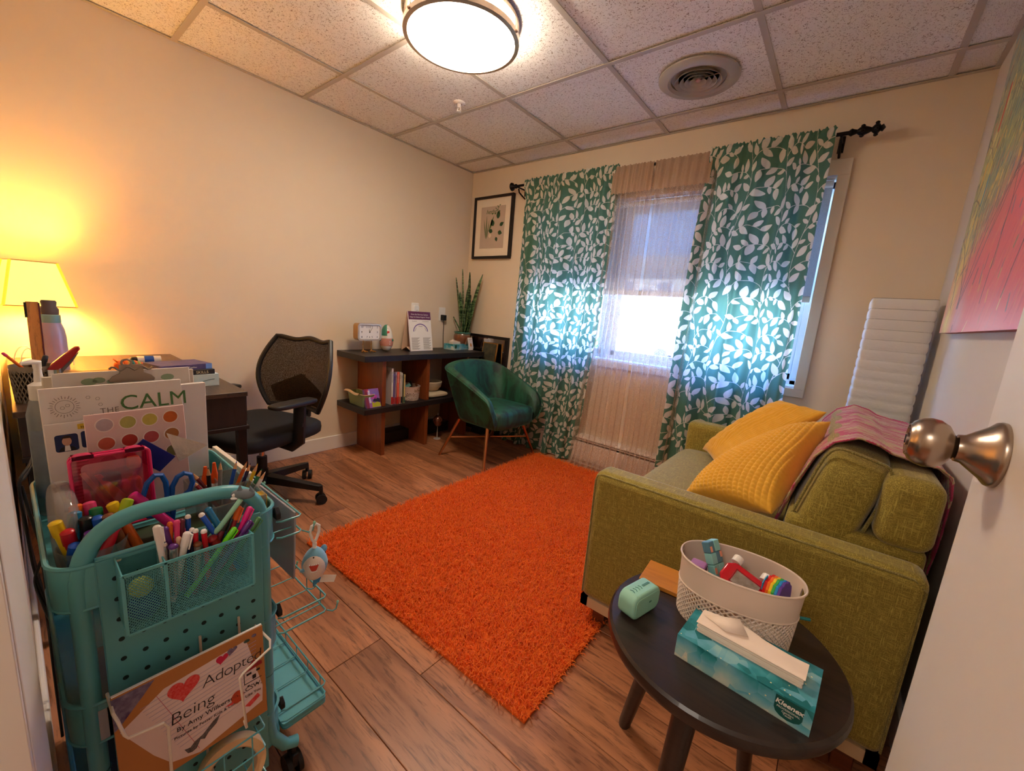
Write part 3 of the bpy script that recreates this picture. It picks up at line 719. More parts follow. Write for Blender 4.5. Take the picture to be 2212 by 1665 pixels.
b_.box(SX0 + .004, SX1 - .004, SY0 + .006, SY0 + .04, .072, .108).box(SX0 + .004, SX1 - .004, SY1 - .04, SY1 - .006, .072, .108).box(SX0 + .004, SX0 + .03, SY0 + .006, SY1 - .006, .072, .108).box(SX1 - .03, SX1 - .004, SY0 + .006, SY1 - .006, .072, .108)
b_.build('base_rail', m_beige, sf, world=True)
for x in (SX0 + .045, SX1 - .085):
    for y in (SY0 + .03, SY1 - .075):
        MB().box(x, x + .045, y, y + .045, 0, .074).build('leg', m_walnut, sf, world=True, bevel=.003)
for y in (SY0 + .04, SY1 - .062): MB().box(SX0 + .09, SX1 - .085, y, y + .025, .045, .073).build('leg_stretcher', m_walnut, sf, world=True, bevel=.002)

# knitted throw
def throw():
    path = [(2.674, .47), (2.690, .56), (2.712, .66), (2.742, .75), (2.776, .796), (2.82, .818), (2.86, .808), (2.885, .794), (2.93, .786), (2.975, .782), (2.996, .766), (3.003, .72), (3.004, .60), (3.002, .50)]
    P = np.array(path); d = np.r_[0, np.cumsum(np.hypot(*np.diff(P, axis=0).T))]; nu, nv = 210, 260
    y0, y1 = -1.285, -.60
    U, V_ = np.meshgrid(np.linspace(0, 1, nu), np.linspace(0, 1, nv), indexing='ij')
    s = U * d[-1]; X = np.interp(s, d, P[:, 0]); Z = np.interp(s, d, P[:, 1]); Y = y0 + (y1 - y0) * V_ + .014 * np.sin(U * 7 + 1) + .10 * (U - .5) * (.5 - V_) * 0
    Y = Y + .05 * (U - .5)
    gx_ = np.gradient(X, axis=0); gz_ = np.gradient(Z, axis=0); ln = np.hypot(gx_, gz_) + 1e-9; nx_, nz_ = -gz_ / ln, gx_ / ln
    h = .0016 * np.abs(np.sin(PI * s / .009)) + .0009 * np.abs(np.sin(PI * (Y - y0) / .008)) + .003 * np.sin(Y * 37 + U * 4) * np.sin(U * 9) + .002
    h = h + .004 * np.exp(-((V_) / .008) ** 2) + .004 * np.exp(-((1 - V_) / .008) ** 2)
    X = X + nx_ * h; Z = Z + nz_ * h
    loc = np.array([2.84, -.94, .8]); V3 = np.stack([X, Y, Z], -1).reshape(-1, 3) - loc
    m = bpy.data.materials.new('knit_melange'); m.use_nodes = True; t = m.node_tree; N = t.nodes; L = t.links; b = N['Principled BSDF']; b.inputs['Roughness'].default_value = .9; b.inputs['Sheen Weight'].default_value = .3
    tcn = N.new('ShaderNodeTexCoord'); mp = N.new('ShaderNodeMapping'); mp.inputs['Scale'].default_value = (12, 95, 12); L.new(tcn.outputs['Object'], mp.inputs[0])
    n1 = N.new('ShaderNodeTexNoise'); n1.inputs['Scale'].default_value = 1.0; n1.inputs['Detail'].default_value = 3; L.new(mp.outputs[0], n1.inputs['Vector'])
    r1 = N.new('ShaderNodeValToRGB'); L.new(n1.outputs['Fac'], r1.inputs[0]); e_ = r1.color_ramp.elements; r1.color_ramp.interpolation = 'LINEAR'
    e_[0].position = .27; e_[0].color = lin((70, 62, 96)); e_[1].position = .33; e_[1].color = lin((176, 44, 92))
    for p_, c_ in ((.50, (186, 60, 104)), (.53, (196, 176, 138)), (.60, (184, 164, 124)), (.64, (206, 110, 130)), (.7, (172, 40, 86))):
        q = e_.new(p_); q.color = lin(c_)
    L.new(r1.outputs[0], b.inputs['Base Color'])
    o = fast_mesh('throw_blanket', V3, gridF(nu, nv), m, loc=loc)
    so = o.modifiers.new('thick', 'SOLIDIFY'); so.thickness = .004; so.offset = 1
    tag(o, 'magenta and beige knitted throw folded over the back of the sofa', 'blanket')
throw()

# yellow knit pillows: four corners, puffed, with rows of knit bumps
m_yel = mat('mustard_knit', (236, 178, 54), .85, noise=(60, .25), col2=(196, 134, 30), sheen=.4, bump=(300, .3, .001))
def pillow(name, label, c, thick, wu, wv, seed, crease=None, group=None):
    c = [np.array(p, float) for p in c]; n = 190; ctr = sum(c) / 4
    U, V_ = np.meshgrid(np.linspace(0, 1, n), np.linspace(0, 1, n), indexing='ij'); u3, v3 = U[..., None], V_[..., None]
    base = c[0] * (1 - u3) * (1 - v3) + c[1] * u3 * (1 - v3) + c[2] * u3 * v3 + c[3] * (1 - u3) * v3
    nrm = np.cross(c[1] + c[2] - c[0] - c[3], c[2] + c[3] - c[0] - c[1]); nrm /= np.linalg.norm(nrm)
    pf_ = np.clip(4 * U * (1 - U), 0, 1) ** .42 * np.clip(4 * V_ * (1 - V_), 0, 1) ** .42
    inward = (ctr - base); pinch = (.07 * (np.abs(2 * U - 1) ** 6 * (1 - np.abs(2 * V_ - 1) ** 4) + np.abs(2 * V_ - 1) ** 6 * (1 - np.abs(2 * U - 1) ** 4)))[..., None]
    base = base + inward * pinch
    rs_ = np.random.RandomState(seed); wob = .012 * np.sin(5 * U + rs_.rand() * 6) * np.sin(4 * V_ + rs_.rand() * 6)
    L1 = np.linalg.norm(c[1] - c[0]); L2 = np.linalg.norm(c[3] - c[0])
    wu_ = np.abs(np.sin(PI * (U * L1 + .012 * np.sin(6 * V_)) / wu)); wv_ = np.abs(np.sin(PI * (V_ * L2 + .012 * np.sin(7 * U)) / wv))
    bump = .0062 * (wu_ * (.35 + .65 * wv_)) ** .7 * np.clip(pf_ * 2, 0, 1)
    h = thick / 2 * pf_ + wob * pf_ + bump
    if crease is not None: h = h + crease(U, V_) * pf_
    A = base + nrm * h[..., None]; B = base - nrm * (thick / 2 * pf_ + bump)[..., None]
    V3 = np.concatenate([A.reshape(-1, 3), B.reshape(-1, 3)]) - ctr
    F = gridF(n, n); F = np.concatenate([F, F[:, ::-1] + n * n])
    o = fast_mesh(name, V3, F, m_yel, loc=ctr); bm = bmesh.new(); bm.from_mesh(o.data); bmesh.ops.remove_doubles(bm, verts=bm.verts, dist=1e-5); bmesh.ops.recalc_face_normals(bm, faces=bm.faces); bm.to_mesh(o.data); bm.free()
    return tag(o, label, 'pillow', group)
G = 'mustard pillows on the sofa'
pillow('throw_pillow', 'mustard yellow waffle-knit pillow leaning at the near end of the sofa', [(2.41, -1.285, .515), (2.668, -1.352, .572), (2.755, -1.09, .825), (2.545, -.99, .665)], .15, .0155, .0125, 3, group=G)
pillow('throw_pillow', 'mustard yellow ribbed-knit pillow with a deep fold, farther along the sofa', [(2.28, -.50, .47), (2.44, -.90, .50), (2.74, -.80, .81), (2.575, -.50, .785)], .12, .0115, .05, 8,
       crease=lambda U, V_: -.035 * np.exp(-((U - .42 - .25 * V_) / .07) ** 2) + .02 * np.exp(-((U - .56 - .25 * V_) / .06) ** 2), group=G)

# ---------------------------------------------------------------- shag rug
rg = root('shag_rug', 'bright orange shag rug on the wood floor in front of the sofa', 'rug', (1.64, -1.04, 0), rz=math.radians(1.2))
RW, RL = 1.20, 1.76
MB().box(-RW / 2, RW / 2, -RL / 2, RL / 2, .001, .008).build('backing', mat('rug_backing', (224, 96, 16), .95, noise=(80, .5)), rg)
def pile():
    n = 62000; rs_ = np.random.RandomState(5)
    x = rs_.uniform(-RW / 2, RW / 2, n); y = rs_.uniform(-RL / 2, RL / 2, n)
    ang = rs_.uniform(0, 2 * PI, n); ln = rs_.uniform(.018, .034, n); wd = rs_.uniform(.0022, .0038, n); lean = rs_.uniform(.35, 1.25, n)
    edge = np.maximum(np.abs(x) / (RW / 2), np.abs(y) / (RL / 2))
    out = np.arctan2(y, x); big = (np.abs(x) > RW / 2 - .03) | (np.abs(y) > RL / 2 - .03)
    outd = np.where(np.abs(x) > RW / 2 - .03, np.where(x > 0, 0, PI), np.where(y > 0, PI / 2, -PI / 2)); ang = np.where(big & (rs_.rand(n) < .6), outd + rs_.normal(0, .6, n), ang)
    dx, dy = np.cos(ang), np.sin(ang); px, py = -dy, dx
    lv = []
    curl = rs_.normal(0, .5, n)
    for k, t in enumerate((0, .45, .8, 1.0)):
        r = lean * ln * (t ** 1.4) * .75; zz = .006 + ln * np.sin(np.clip(t * 1.25, 0, 1.6)) * (1.15 - lean * .45) + (.004 if k == 3 else 0) * -1
        cxx = x + dx * r + px * curl * ln * t * t * .5; cyy = y + dy * r + py * curl * ln * t * t * .5
        w_ = wd * (1 - .55 * t ** 3)
        lv.append(np.stack([cxx - px * w_ / 2, cyy - py * w_ / 2, zz], -1)); lv.append(np.stack([cxx + px * w_ / 2, cyy + py * w_ / 2, zz + w_ * .3], -1))
    V3 = np.stack(lv, 1).reshape(-1, 3); b0 = (np.arange(n) * 8)[:, None]
    F = np.concatenate([b0 + np.array([[0, 1, 3, 2]]), b0 + np.array([[2, 3, 5, 4]]), b0 + np.array([[4, 5, 7, 6]])])
    clump = np.sin(x * 31 + 2 * np.sin(y * 17)) * np.sin(y * 27 + 2 * np.sin(x * 21)); rnd = np.clip(rs_.rand(n) * .75 + .12 + .12 * clump, 0, 1)
    rr = np.repeat(rnd, 8)
    m = bpy.data.materials.new('shag_yarn'); m.use_nodes = True; t = m.node_tree; N = t.nodes; L = t.links; b = N['Principled BSDF']; b.inputs['Roughness'].default_value = .8; b.inputs['Sheen Weight'].default_value = .2
    at = N.new('ShaderNodeAttribute'); at.attribute_name = 'tone'; cr_ = N.new('ShaderNodeValToRGB'); L.new(at.outputs['Fac'], cr_.inputs[0]); L.new(cr_.outputs[0], b.inputs['Base Color'])
    e_ = cr_.color_ramp.elements; e_[0].color = lin((236, 98, 12)); e_[1].color = lin((252, 142, 36))
    tr_ = N.new('ShaderNodeBsdfTranslucent'); L.new(cr_.outputs[0], tr_.inputs[0]); ms = N.new('ShaderNodeMixShader'); ms.inputs[0].default_value = .38; L.new(b.outputs[0], ms.inputs[1]); L.new(tr_.outputs[0], ms.inputs[2]); L.new(ms.outputs[0], N['Material Output'].inputs[0])
    o = fast_mesh('pile', V3, F, m, rg, attrs={'tone': ('FLOAT', rr)}); o['kind'] = 'stuff'
pile()

# ---------------------------------------------------------------- green velvet tub chair
def velvet(name, c1, c2):
    m = bpy.data.materials.new(name); m.use_nodes = True; t = m.node_tree; N = t.nodes; L = t.links; b = N['Principled BSDF']
    tcn = N.new('ShaderNodeTexCoord'); mp = N.new('ShaderNodeMapping'); mp.inputs['Scale'].default_value = (9, 9, 5); L.new(tcn.outputs['Object'], mp.inputs[0])
    n = N.new('ShaderNodeTexNoise'); n.inputs['Scale'].default_value = 1; n.inputs['Detail'].default_value = 5; n.inputs['Roughness'].default_value = .62; n.inputs['Distortion'].default_value = 1.2
    L.new(mp.outputs[0], n.inputs['Vector']); cr_ = N.new('ShaderNodeValToRGB'); L.new(n.outputs['Fac'], cr_.inputs[0]); e_ = cr_.color_ramp.elements
    e_[0].position = .38; e_[0].color = lin(c2); e_[1].position = .56; e_[1].color = lin(c1)
    L.new(cr_.outputs[0], b.inputs['Base Color']); b.inputs['Roughness'].default_value = .55; b.inputs['Sheen Weight'].default_value = .55; b.inputs['Sheen Roughness'].default_value = .25
    b.inputs['Sheen Tint'].default_value = lin((90, 190, 160)); return m
m_velvet = velvet('green_velvet', (26, 84, 60), (12, 36, 28))
m_leg = mat('copper_gold_leg', (206, 140, 92), .32, metal=1, noise=(30, .1))
CC = Vector((.80, -.475, 0))
gc = root('tub_chair', 'dark green velvet tub armchair on slim gold legs beside the bookcase', 'armchair', CC)
def U_curve(s, hw, xb, xf, q=.42):
    """s -1..1 runs from the left front corner round the back to the right front"""
    a = PI * (s * .5); ca, sa = math.cos(a), math.sin(a)
    t = abs(s)
    y = hw * math.copysign(min(1, abs(math.sin(PI / 2 * min(1, abs(s) / .46))) ** .55), s)
    if t < .46: x = xb + (1 - math.cos(PI / 2 * (t / .46))) ** .8 * .11
    else: x = xb + .11 + (xf - xb - .11) * (t - .46) / .54
    return x, y
def shell_pt(s, lay):
    t = abs(s); h_back = .705; 
    k = max(0, (t - .30) / .70)
    top = h_back - .05 * (t / .46 if t < .46 else 1) - .17 * max(0, (t - .46) / .54) ** 1.1
    rnd = max(0, (t - .93) / .07); top -= .10 * rnd ** 2 * .6
    xo, yo = U_curve(s, .292, -.275, .275); xb, yb = U_curve(s, .235, -.165, .262); xi, yi = U_curve(s, .248, -.215, .268); xs, ys = U_curve(s, .205, -.13, .262)
    zb = .285 + .0 * t
    P = [(xb * .93, yb * .9, zb + .004), (xb, yb, zb + .012), (xb + (xo - xb) * .35, yb + (yo - yb) * .35, zb + (top - zb) * .35), (xb + (xo - xb) * .75, yb + (yo - yb) * .75, zb + (top - zb) * .72), (xo, yo, top - .022),
         (xo * .985, yo * .985, top - .006), ((xo + xi) / 2, (yo + yi) / 2, top), (xi * 1.02, yi * 1.01, top - .006), (xi, yi, top - .025), (xi + (xs - xi) * .55, yi + (ys - yi) * .55, .50 if top > .52 else (top + .38) / 2), (xs, ys, .36)]
    return P[lay]
nl = 11
b_ = MB().grid(lambda u, v: shell_pt(-1 + 2 * u, int(round(v * (nl - 1)))), 56, nl - 1)
for s in (-1, 1):
    i0 = 0 if s < 0 else 56 * nl
    b_.f.append(tuple(i0 + k for k in (range(nl) if s > 0 else range(nl - 1, -1, -1)))); b_.mi.append(0)
o = b_.build('shell', m_velvet, gc, ang=55); sd = o.modifiers.new('s', 'SUBSURF'); sd.levels = 1; sd.render_levels = 1
pts = [Vector(shell_pt(-1 + 2 * k / 60, 4)) + Vector((0, 0, .004)) for k in range(61)]
pts = [shell_pt(-1, 1), shell_pt(-1, 3)] + [tuple(p) for p in pts] + [shell_pt(1, 3), shell_pt(1, 1)]
MB().tube(pts, .0045, 6).build('piping', m_velvet, gc)
def seatpt(u, v):
    a = 2 * PI * u; ca, sa = math.cos(a), math.sin(a); q = .38
    px = math.copysign(abs(ca) ** q, ca); py = math.copysign(abs(sa) ** q, sa)
    lv = [(.0, .285), (.93, .283), (1.0, .30), (1.0, .33), (1.0, .375), (.965, .398), (.85, .408), (.5, .412), (0.0, .412)]
    k = int(round(v * 8)); r, z = lv[k]; return (.066 + px * .212 * r, py * .222 * r, z)
MB().grid(seatpt, 40, 8, cu=True).build('seat_cushion', m_velvet, gc, ang=50)
feet = [(.22, -.275), (-.225, -.275), (.195, .33), (-.24, .33)]
tops = [(.165, -.20), (-.12, -.19), (.15, .19), (-.12, .19)]
for (fx, fy), (tx, ty) in zip(feet, tops):
    MB().tube([(fx, fy, 0), (tx, ty, .287)], [.0085, .0125], 14).build('leg', m_leg, gc)
def mid(i, t): return tuple(np.array((*feet[i], 0)) * (1 - t) + np.array((*tops[i], .287)) * t)
for a, b2 in ((1, 2), (0, 3)): MB().tube([mid(a, .5), mid(b2, .5)], .006, 8).build('stretcher', m_leg, gc)

# ---------------------------------------------------------------- bookcase
bc = root('bookcase', 'low open bookcase with black shelves and reddish upright panels, left wall', 'bookcase', (.18, -.66, 0))
MB().box(.004, .362, -1.235, -.10, .68, .72).build('top_board', m_black_lam, bc, world=True, bevel=.002)
MB().box(.004, .362, -1.235, -.13, .322, .36).build('shelf_board', m_black_lam, bc, world=True, bevel=.002)
for y in (-1.085, -.70, -.275):
    MB().box(.02, .335, y, y + .03, .36, .68).build('upright_panel', m_redwood, bc, world=True, bevel=.0015)
    MB().box(.02, .335, y, y + .03, 0, .322).build('upright_panel', m_redwood, bc, world=True, bevel=.0015)
MB().box(.02, .14, -1.055, -.70, .0, .085).box(.02, .14, -.67, -.275, .0, .085).build('bottom_rail', m_black_lam, bc, world=True, bevel=.0015)

# ---------------------------------------------------------------- desk
m_desk = wood_mat('espresso_desk', (84, 62, 50), (66, 46, 38), (40, 27, 24), .35, rnd=False, ax='x', bands=4)
m_desk2 = wood_mat('espresso_desk_side', (52, 36, 34), (44, 29, 28), (30, 19, 19), .4, rnd=False, ax='z', bands=4)
dk = root('desk', 'dark brown writing desk with a drawer box, against the left wall', 'desk', (.55, -2.42, 0))
MB().box(.002, 1.088, -2.697, -2.15, .703, .72).build('desktop', m_desk, dk, world=True, bevel=.0015)
MB().box(.57, 1.082, -2.69, -2.155, .592, .703).build('drawer_box', m_desk2, dk, world=True, bevel=.001)
d_ = MB().box(.60, 1.05, -2.152, -2.142, .60, .698).build('drawer', m_desk2, dk, world=True, bevel=.001)
k_ = MB().sell((.82, -2.132, .65), (.012, .012, .012), nu=8, nv=10).build('knob', m_chrome); k_.parent = d_; k_.matrix_parent_inverse = Matrix.Translation(-Vector(dk.location))
MB().box(.57, 1.088, -2.692, -2.148, .578, .592).build('underframe', mat('desk_frame_metal', (44, 34, 34), .4, metal=.3), dk, world=True, bevel=.001)
MB().box(.01, .03, -2.69, -2.155, .30, .703).build('end_panel', m_desk2, dk, world=True)
for x in (.015, 1.052):
    for y in (-2.685, -2.185): MB().box(x, x + .03, y, y + .03, 0, .58 if x > 1 else .703).build('leg', mat('desk_leg_metal', (30, 24, 26), .4, metal=.3), dk, world=True, bevel=.002)
MB().box(.02, 1.07, -2.675, -2.66, .25, .50).build('modesty_panel', m_desk2, dk, world=True)

# ---------------------------------------------------------------- office chair (faces -Y in its own frame)
OC = Vector((.50, -1.905, 0)); orz = math.atan2(.336, .94)
oc = root('office_chair', 'black mesh-back swivel office chair pushed up to the desk', 'office chair', OC, orz)
m_ocp = mat('office_plastic', (26, 25, 28), .45, noise=(30, .2)); m_seatf = mat('black_upholstery', (30, 30, 34), .85, noise=(200, .4), bump=(400, .3, .001))
for k in range(5):
    a = math.radians(40 + 72 * k) - orz
    c_, s_ = math.cos(a), math.sin(a); Mr = Matrix.Rotation(a, 4, 'Z')
    b_ = MB().prism([(0, -.028), (.30, -.016), (.315, 0), (.30, .016), (0, .028)], 0, .03)
    vs = []
    for (x, y, z) in b_.v: vs.append(tuple(Mr @ Vector((x, y, (.115 - .045 * x / .31) + (z if z > 0 else -.012 * (1 - x / .31))))))
    b_.v = vs; leg_ = b_.build('base_leg', m_ocp, oc, bevel=.003)
    cx_, cy_ = c_ * .305, s_ * .305; t_ = a + .6
    cs = MB().cyl((cx_, cy_, .085), (cx_, cy_, .045), .010, n=10)
    for sd_ in (-1, 1):
        ox, oy = -math.sin(t_) * .013 * sd_, math.cos(t_) * .013 * sd_
        cs.cyl((cx_ + ox * .5, cy_ + oy * .5, .026), (cx_ + ox * 1.9, cy_ + oy * 1.9, .026), .026, n=16)
    cs.build('caster', m_ocp, oc)
MB().cyl((0, 0, .09), (0, 0, .17), .034, .028, n=20).build('hub', m_ocp, oc)
MB().cyl((0, 0, .17), (0, 0, .33), .014, n=16).build('gas_lift', m_chrome, oc)
MB().cyl((0, 0, .17), (0, 0, .24), .024, n=16).build('lift_cover', m_ocp, oc)
MB().box(-.10, .10, -.12, .14, .325, .36).build('tilt_mechanism', m_ocp, oc, bevel=.008)
MB().sell((0, -.03, .395), (.245, .245, .045), .45, .38, 14, 40).build('seat', m_seatf, oc, ang=60)
MB().sell((0, -.03, .368), (.225, .225, .022), .5, .38, 8, 40).build('seat_pan', m_ocp, oc, ang=60)
def backp(u, v, off=0):
    x = (u - .5); z = .46 + .375 * v
    hw = .155 + .085 * math.sin(PI * min(1, (v * .95 + .12))) ** .7 if v < .9 else .155 + .085 * math.sin(PI * min(1, (v * .95 + .12))) ** .7
    hw = .14 + .10 * math.sin(PI * (v * .78 + .12)); hw += .02 * v
    y = .235 + .05 * (v - .35) ** 2 * 2.2 + .045 * v ** 2 - .05 * (2 * x) ** 2 + off
    topw = .018 * math.cos(2 * PI * x) if v > .97 else 0
    return (x * 2 * hw, y, z + (.007 * math.cos(4 * PI * x) * v ** 6))
m_mesh = sheer_mat('chair_mesh', (56, 46, 38), .93, tl=.3)
MB().grid(lambda u, v: backp(.01 + .98 * u, .01 + .98 * v), 24, 24).build('mesh_back', m_mesh, oc)
rim = [backp(u / 20, 0) for u in range(21)] + [backp(1, v / 16) for v in range(1, 17)] + [backp(1 - u / 20, 1) for u in range(1, 21)] + [backp(0, 1 - v / 16) for v in range(1, 16)]
MB().tube(rim, .013, 8, closed=True).build('back_frame', m_ocp, oc)
lum = MB().grid(lambda u, v: backp(.10 + .8 * u, .04 + .38 * v * (1.2 - 1.2 * abs(u - .5)), .012), 20, 8); lum.build('lumbar_panel', m_ocp, oc)
spn = [(0, .12, .345), (0, .22, .35), (0, .29, .40), (0, .30, .50), (0, .272, .60), (0, .272, .64)]
MB().tube(spn, [.03, .03, .032, .028, .022, .014], 10, flat=.6).build('back_spine', m_ocp, oc)
for sd_ in (-1, 1):
    ax_ = sd_ * .262
    MB().tube([(sd_ * .14, -.02, .35), (sd_ * .23, -.02, .345), (ax_, -.01, .37), (ax_, .0, .55)], [.018, .02, .022, .022], 10, flat=1.5).build('arm_post', m_ocp, oc)
    MB().sell((ax_, -.035, .567), (.042, .125, .014), .5, .5, 10, 28).build('armrest_pad', m_ocp, oc, ang=60)
    MB().cyl((ax_ + sd_ * .02, -.01, .46), (ax_ + sd_ * .032, -.01, .46), .009, n=10).build('arm_button', m_ocp, oc)

# ---------------------------------------------------------------- round side table
ST = Vector((2.645, -1.80, 0)); TZ = .45
st = root('side_table', 'round dark-stained wooden side table with splayed legs beside the sofa', 'side table', ST)
MB().lathe([(.0001, TZ - .034), (.205, TZ - .034), (.222, TZ - .028), (.226, TZ - .017), (.224, TZ - .005), (.219, TZ), (.0001, TZ)], 64).build('tabletop', m_darktop, st, ang=30)
for (fx, fy, tx, ty) in ((2.459, -1.721, 2.535, -1.755), (2.620, -2.035, 2.637, -1.955), (2.735, -1.635, 2.705, -1.715)):
    MB().tube([(fx, fy, 0), (fx + (tx - fx) * .03, fy + (ty - fy) * .03, .012), (tx, ty, TZ - .034)], [.0135, .0155, .0225], 18).build('leg', m_darktop, st, world=True)

# ---------------------------------------------------------------- paper floor lamp
fp = root('paper_lamp', 'tall white square rice-paper floor lamp in the corner behind the sofa', 'floor lamp', (2.912, -.20, 0))
def ricepaper():
    m = bpy.data.materials.new('rice_paper'); m.use_nodes = True; t = m.node_tree; N = t.nodes; L = t.links; b = N['Principled BSDF']
    b.inputs['Base Color'].default_value = lin((240, 238, 234)); b.inputs['Roughness'].default_value = .8
    tcn = N.new('ShaderNodeTexCoord'); n = N.new('ShaderNodeTexNoise'); n.inputs['Scale'].default_value = 26; n.inputs['Detail'].default_value = 6; n.inputs['Distortion'].default_value = .8; L.new(tcn.outputs['Object'], n.inputs['Vector'])
    bp = N.new('ShaderNodeBump'); bp.inputs['Strength'].default_value = .6; bp.inputs['Distance'].default_value = .006; L.new(n.outputs['Fac'], bp.inputs['Height'])
    tr_ = N.new('ShaderNodeBsdfTranslucent'); tr_.inputs[0].default_value = lin((240, 236, 230)); ms = N.new('ShaderNodeMixShader'); ms.inputs[0].default_value = .35
    L.new(bp.outputs[0], b.inputs['Normal']); L.new(bp.outputs[0], tr_.inputs['Normal']); L.new(b.outputs[0], ms.inputs[1]); L.new(tr_.outputs[0], ms.inputs[2]); L.new(ms.outputs[0], N['Material Output'].inputs[0]); return m
m_rice = ricepaper()
def lamp_pt(u, v):
    z = .03 + 1.235 * v; a = 2 * PI * u; ca, sa = math.cos(a), math.sin(a); q = .16
    nr = v * 28; pin = .0035 * (abs(math.sin(PI * nr)) ** .5)
    r = .104 + .003 * (1 - v) + pin
    return (math.copysign(abs(ca) ** q, ca) * r, math.copysign(abs(sa) ** q, sa) * r, z)
MB().grid(lamp_pt, 48, 168, cu=True).build('paper_shade', m_rice, fp, ang=80)
m_wire = mat('lamp_wire', (120, 116, 110), .5, metal=.5)
for k in range(29):
    z = .03 + 1.235 * k / 28; MB().tube([(math.copysign(abs(math.cos(a)) ** .16, math.cos(a)) * .104, math.copysign(abs(math.sin(a)) ** .16, math.sin(a)) * .104, z) for a in [2 * PI * (i + .5) / 24 for i in range(24)]], .0010, 4, closed=True).build('wire_ring', m_wire, fp)
MB().box(-.09, .09, -.006, .006, 1.262, 1.266).box(-.006, .006, -.09, .09, 1.262, 1.266).cyl((0, 0, 1.25), (0, 0, 1.27), .016, n=12).build('top_brace', m_wire, fp)
MB().box(-.10, .10, -.10, .10, 0, .03).build('base', m_wire, fp, bevel=.003); MB().cyl((0, 0, .03), (0, 0, 1.25), .006).build('pole', m_wire, fp)

# ---------------------------------------------------------------- door_1 with knob
dr = struct(root('door_1', None, None, (2.925, -2.30, 0)))
DX = 2.907
MB().box(DX, DX + .035, -2.712, -1.888, .01, 2.04).build('door_leaf', mat('door_paint', (226, 216, 206), .55, noise=(5, .06), bump=(90, .15, .001)), dr, world=True, bevel=.002)
kn = bpy.data.objects.new('door_knob', None); COL.objects.link(kn); kn.parent = dr; kn.location = Vector((DX, -1.963, .963)) - Vector(dr.location); kn['label'] = 'satin nickel round door knob with key slot'
m_knob = mat('satin_nickel', (176, 160, 146), .27, metal=1, noise=(30, .1))
KR = Matrix.Rotation(-PI / 2, 4, 'Y')
MB().lathe([(.039, 0), (.0395, .003), (.038, .007), (.032, .012), (.024, .022), (.0175, .030), (.0165, .036), (.015, .036)], 40, KR).build('rose', m_knob, kn)
MB().lathe([(.0125, .024), (.0122, .036), (.016, .039), (.0255, .045), (.0305, .053), (.0315, .061), (.0297, .069), (.025, .076), (.0205, .0785), (.020, .0798), (.019, .0798), (.0186, .0775), (.0001, .078)], 40, KR).build('grip', m_knob, kn, ang=40)
MB().lathe([(.008, .0775), (.008, .081), (.0001, .0815)], 20, KR).build('key_cylinder', m_knob, kn)
MB().box(-.0820, -.0812, -.0008, .0008, -.0055, .0055).build('key_slot', m_ink, kn)
m_h = m_knob
for z in (.2, 1.0, 1.8): MB().cyl((DX + .04, -2.712, z), (DX + .04, -2.712, z + .09), .006, n=10).build('hinge', m_h, dr, world=True)

# ================================================================ rolling cart
m_teal = mat('teal_enamel', (92, 170, 178), .38, noise=(8, .06), coat=.15)
m_clear = None
def clear_mat(name, col, op, rough=.08, gl=.12):
    m = bpy.data.materials.new(name); m.use_nodes = True; t = m.node_tree; N = t.nodes; L = t.links; N.clear()
    o = N.new('ShaderNodeOutputMaterial'); mx = N.new('ShaderNodeMixShader'); a = N.new('ShaderNodeBsdfTransparent'); d = N.new('ShaderNodeBsdfDiffuse'); g = N.new('ShaderNodeBsdfGlossy'); m2 = N.new('ShaderNodeMixShader')
    c = lin(col); a.inputs[0].default_value = tuple(.35 + .65 * x for x in c[:3]) + (1,); d.inputs[0].default_value = c; g.inputs['Roughness'].default_value = rough
    mx.inputs[0].default_value = op; m2.inputs[0].default_value = gl
    tcn = N.new('ShaderNodeTexCoord'); n = N.new('ShaderNodeTexNoise'); n.inputs['Scale'].default_value = 30; L.new(tcn.outputs['Object'], n.inputs['Vector'])
    bp = N.new('ShaderNodeBump'); bp.inputs['Strength'].default_value = .15; bp.inputs['Distance'].default_value = .002; L.new(n.outputs['Fac'], bp.inputs['Height']); L.new(bp.outputs[0], g.inputs['Normal'])
    L.new(a.outputs[0], mx.inputs[1]); L.new(d.outputs[0], mx.inputs[2]); L.new(mx.outputs[0], m2.inputs[1]); L.new(g.outputs[0], m2.inputs[2]); L.new(m2.outputs[0], o.inputs[0]); return m
m_clear = clear_mat('clear_plastic', (220, 220, 220), .16)
CX0, CX1, CY0, CY1 = 1.50, 1.940, -2.683, -2.380
ct = root('utility_cart', 'teal three-tier rolling art cart with perforated end panel and looped handle', 'cart', ((CX0 + CX1) / 2, (CY0 + CY1) / 2, 0))
ccx, ccy = (CX0 + CX1) / 2, (CY0 + CY1) / 2
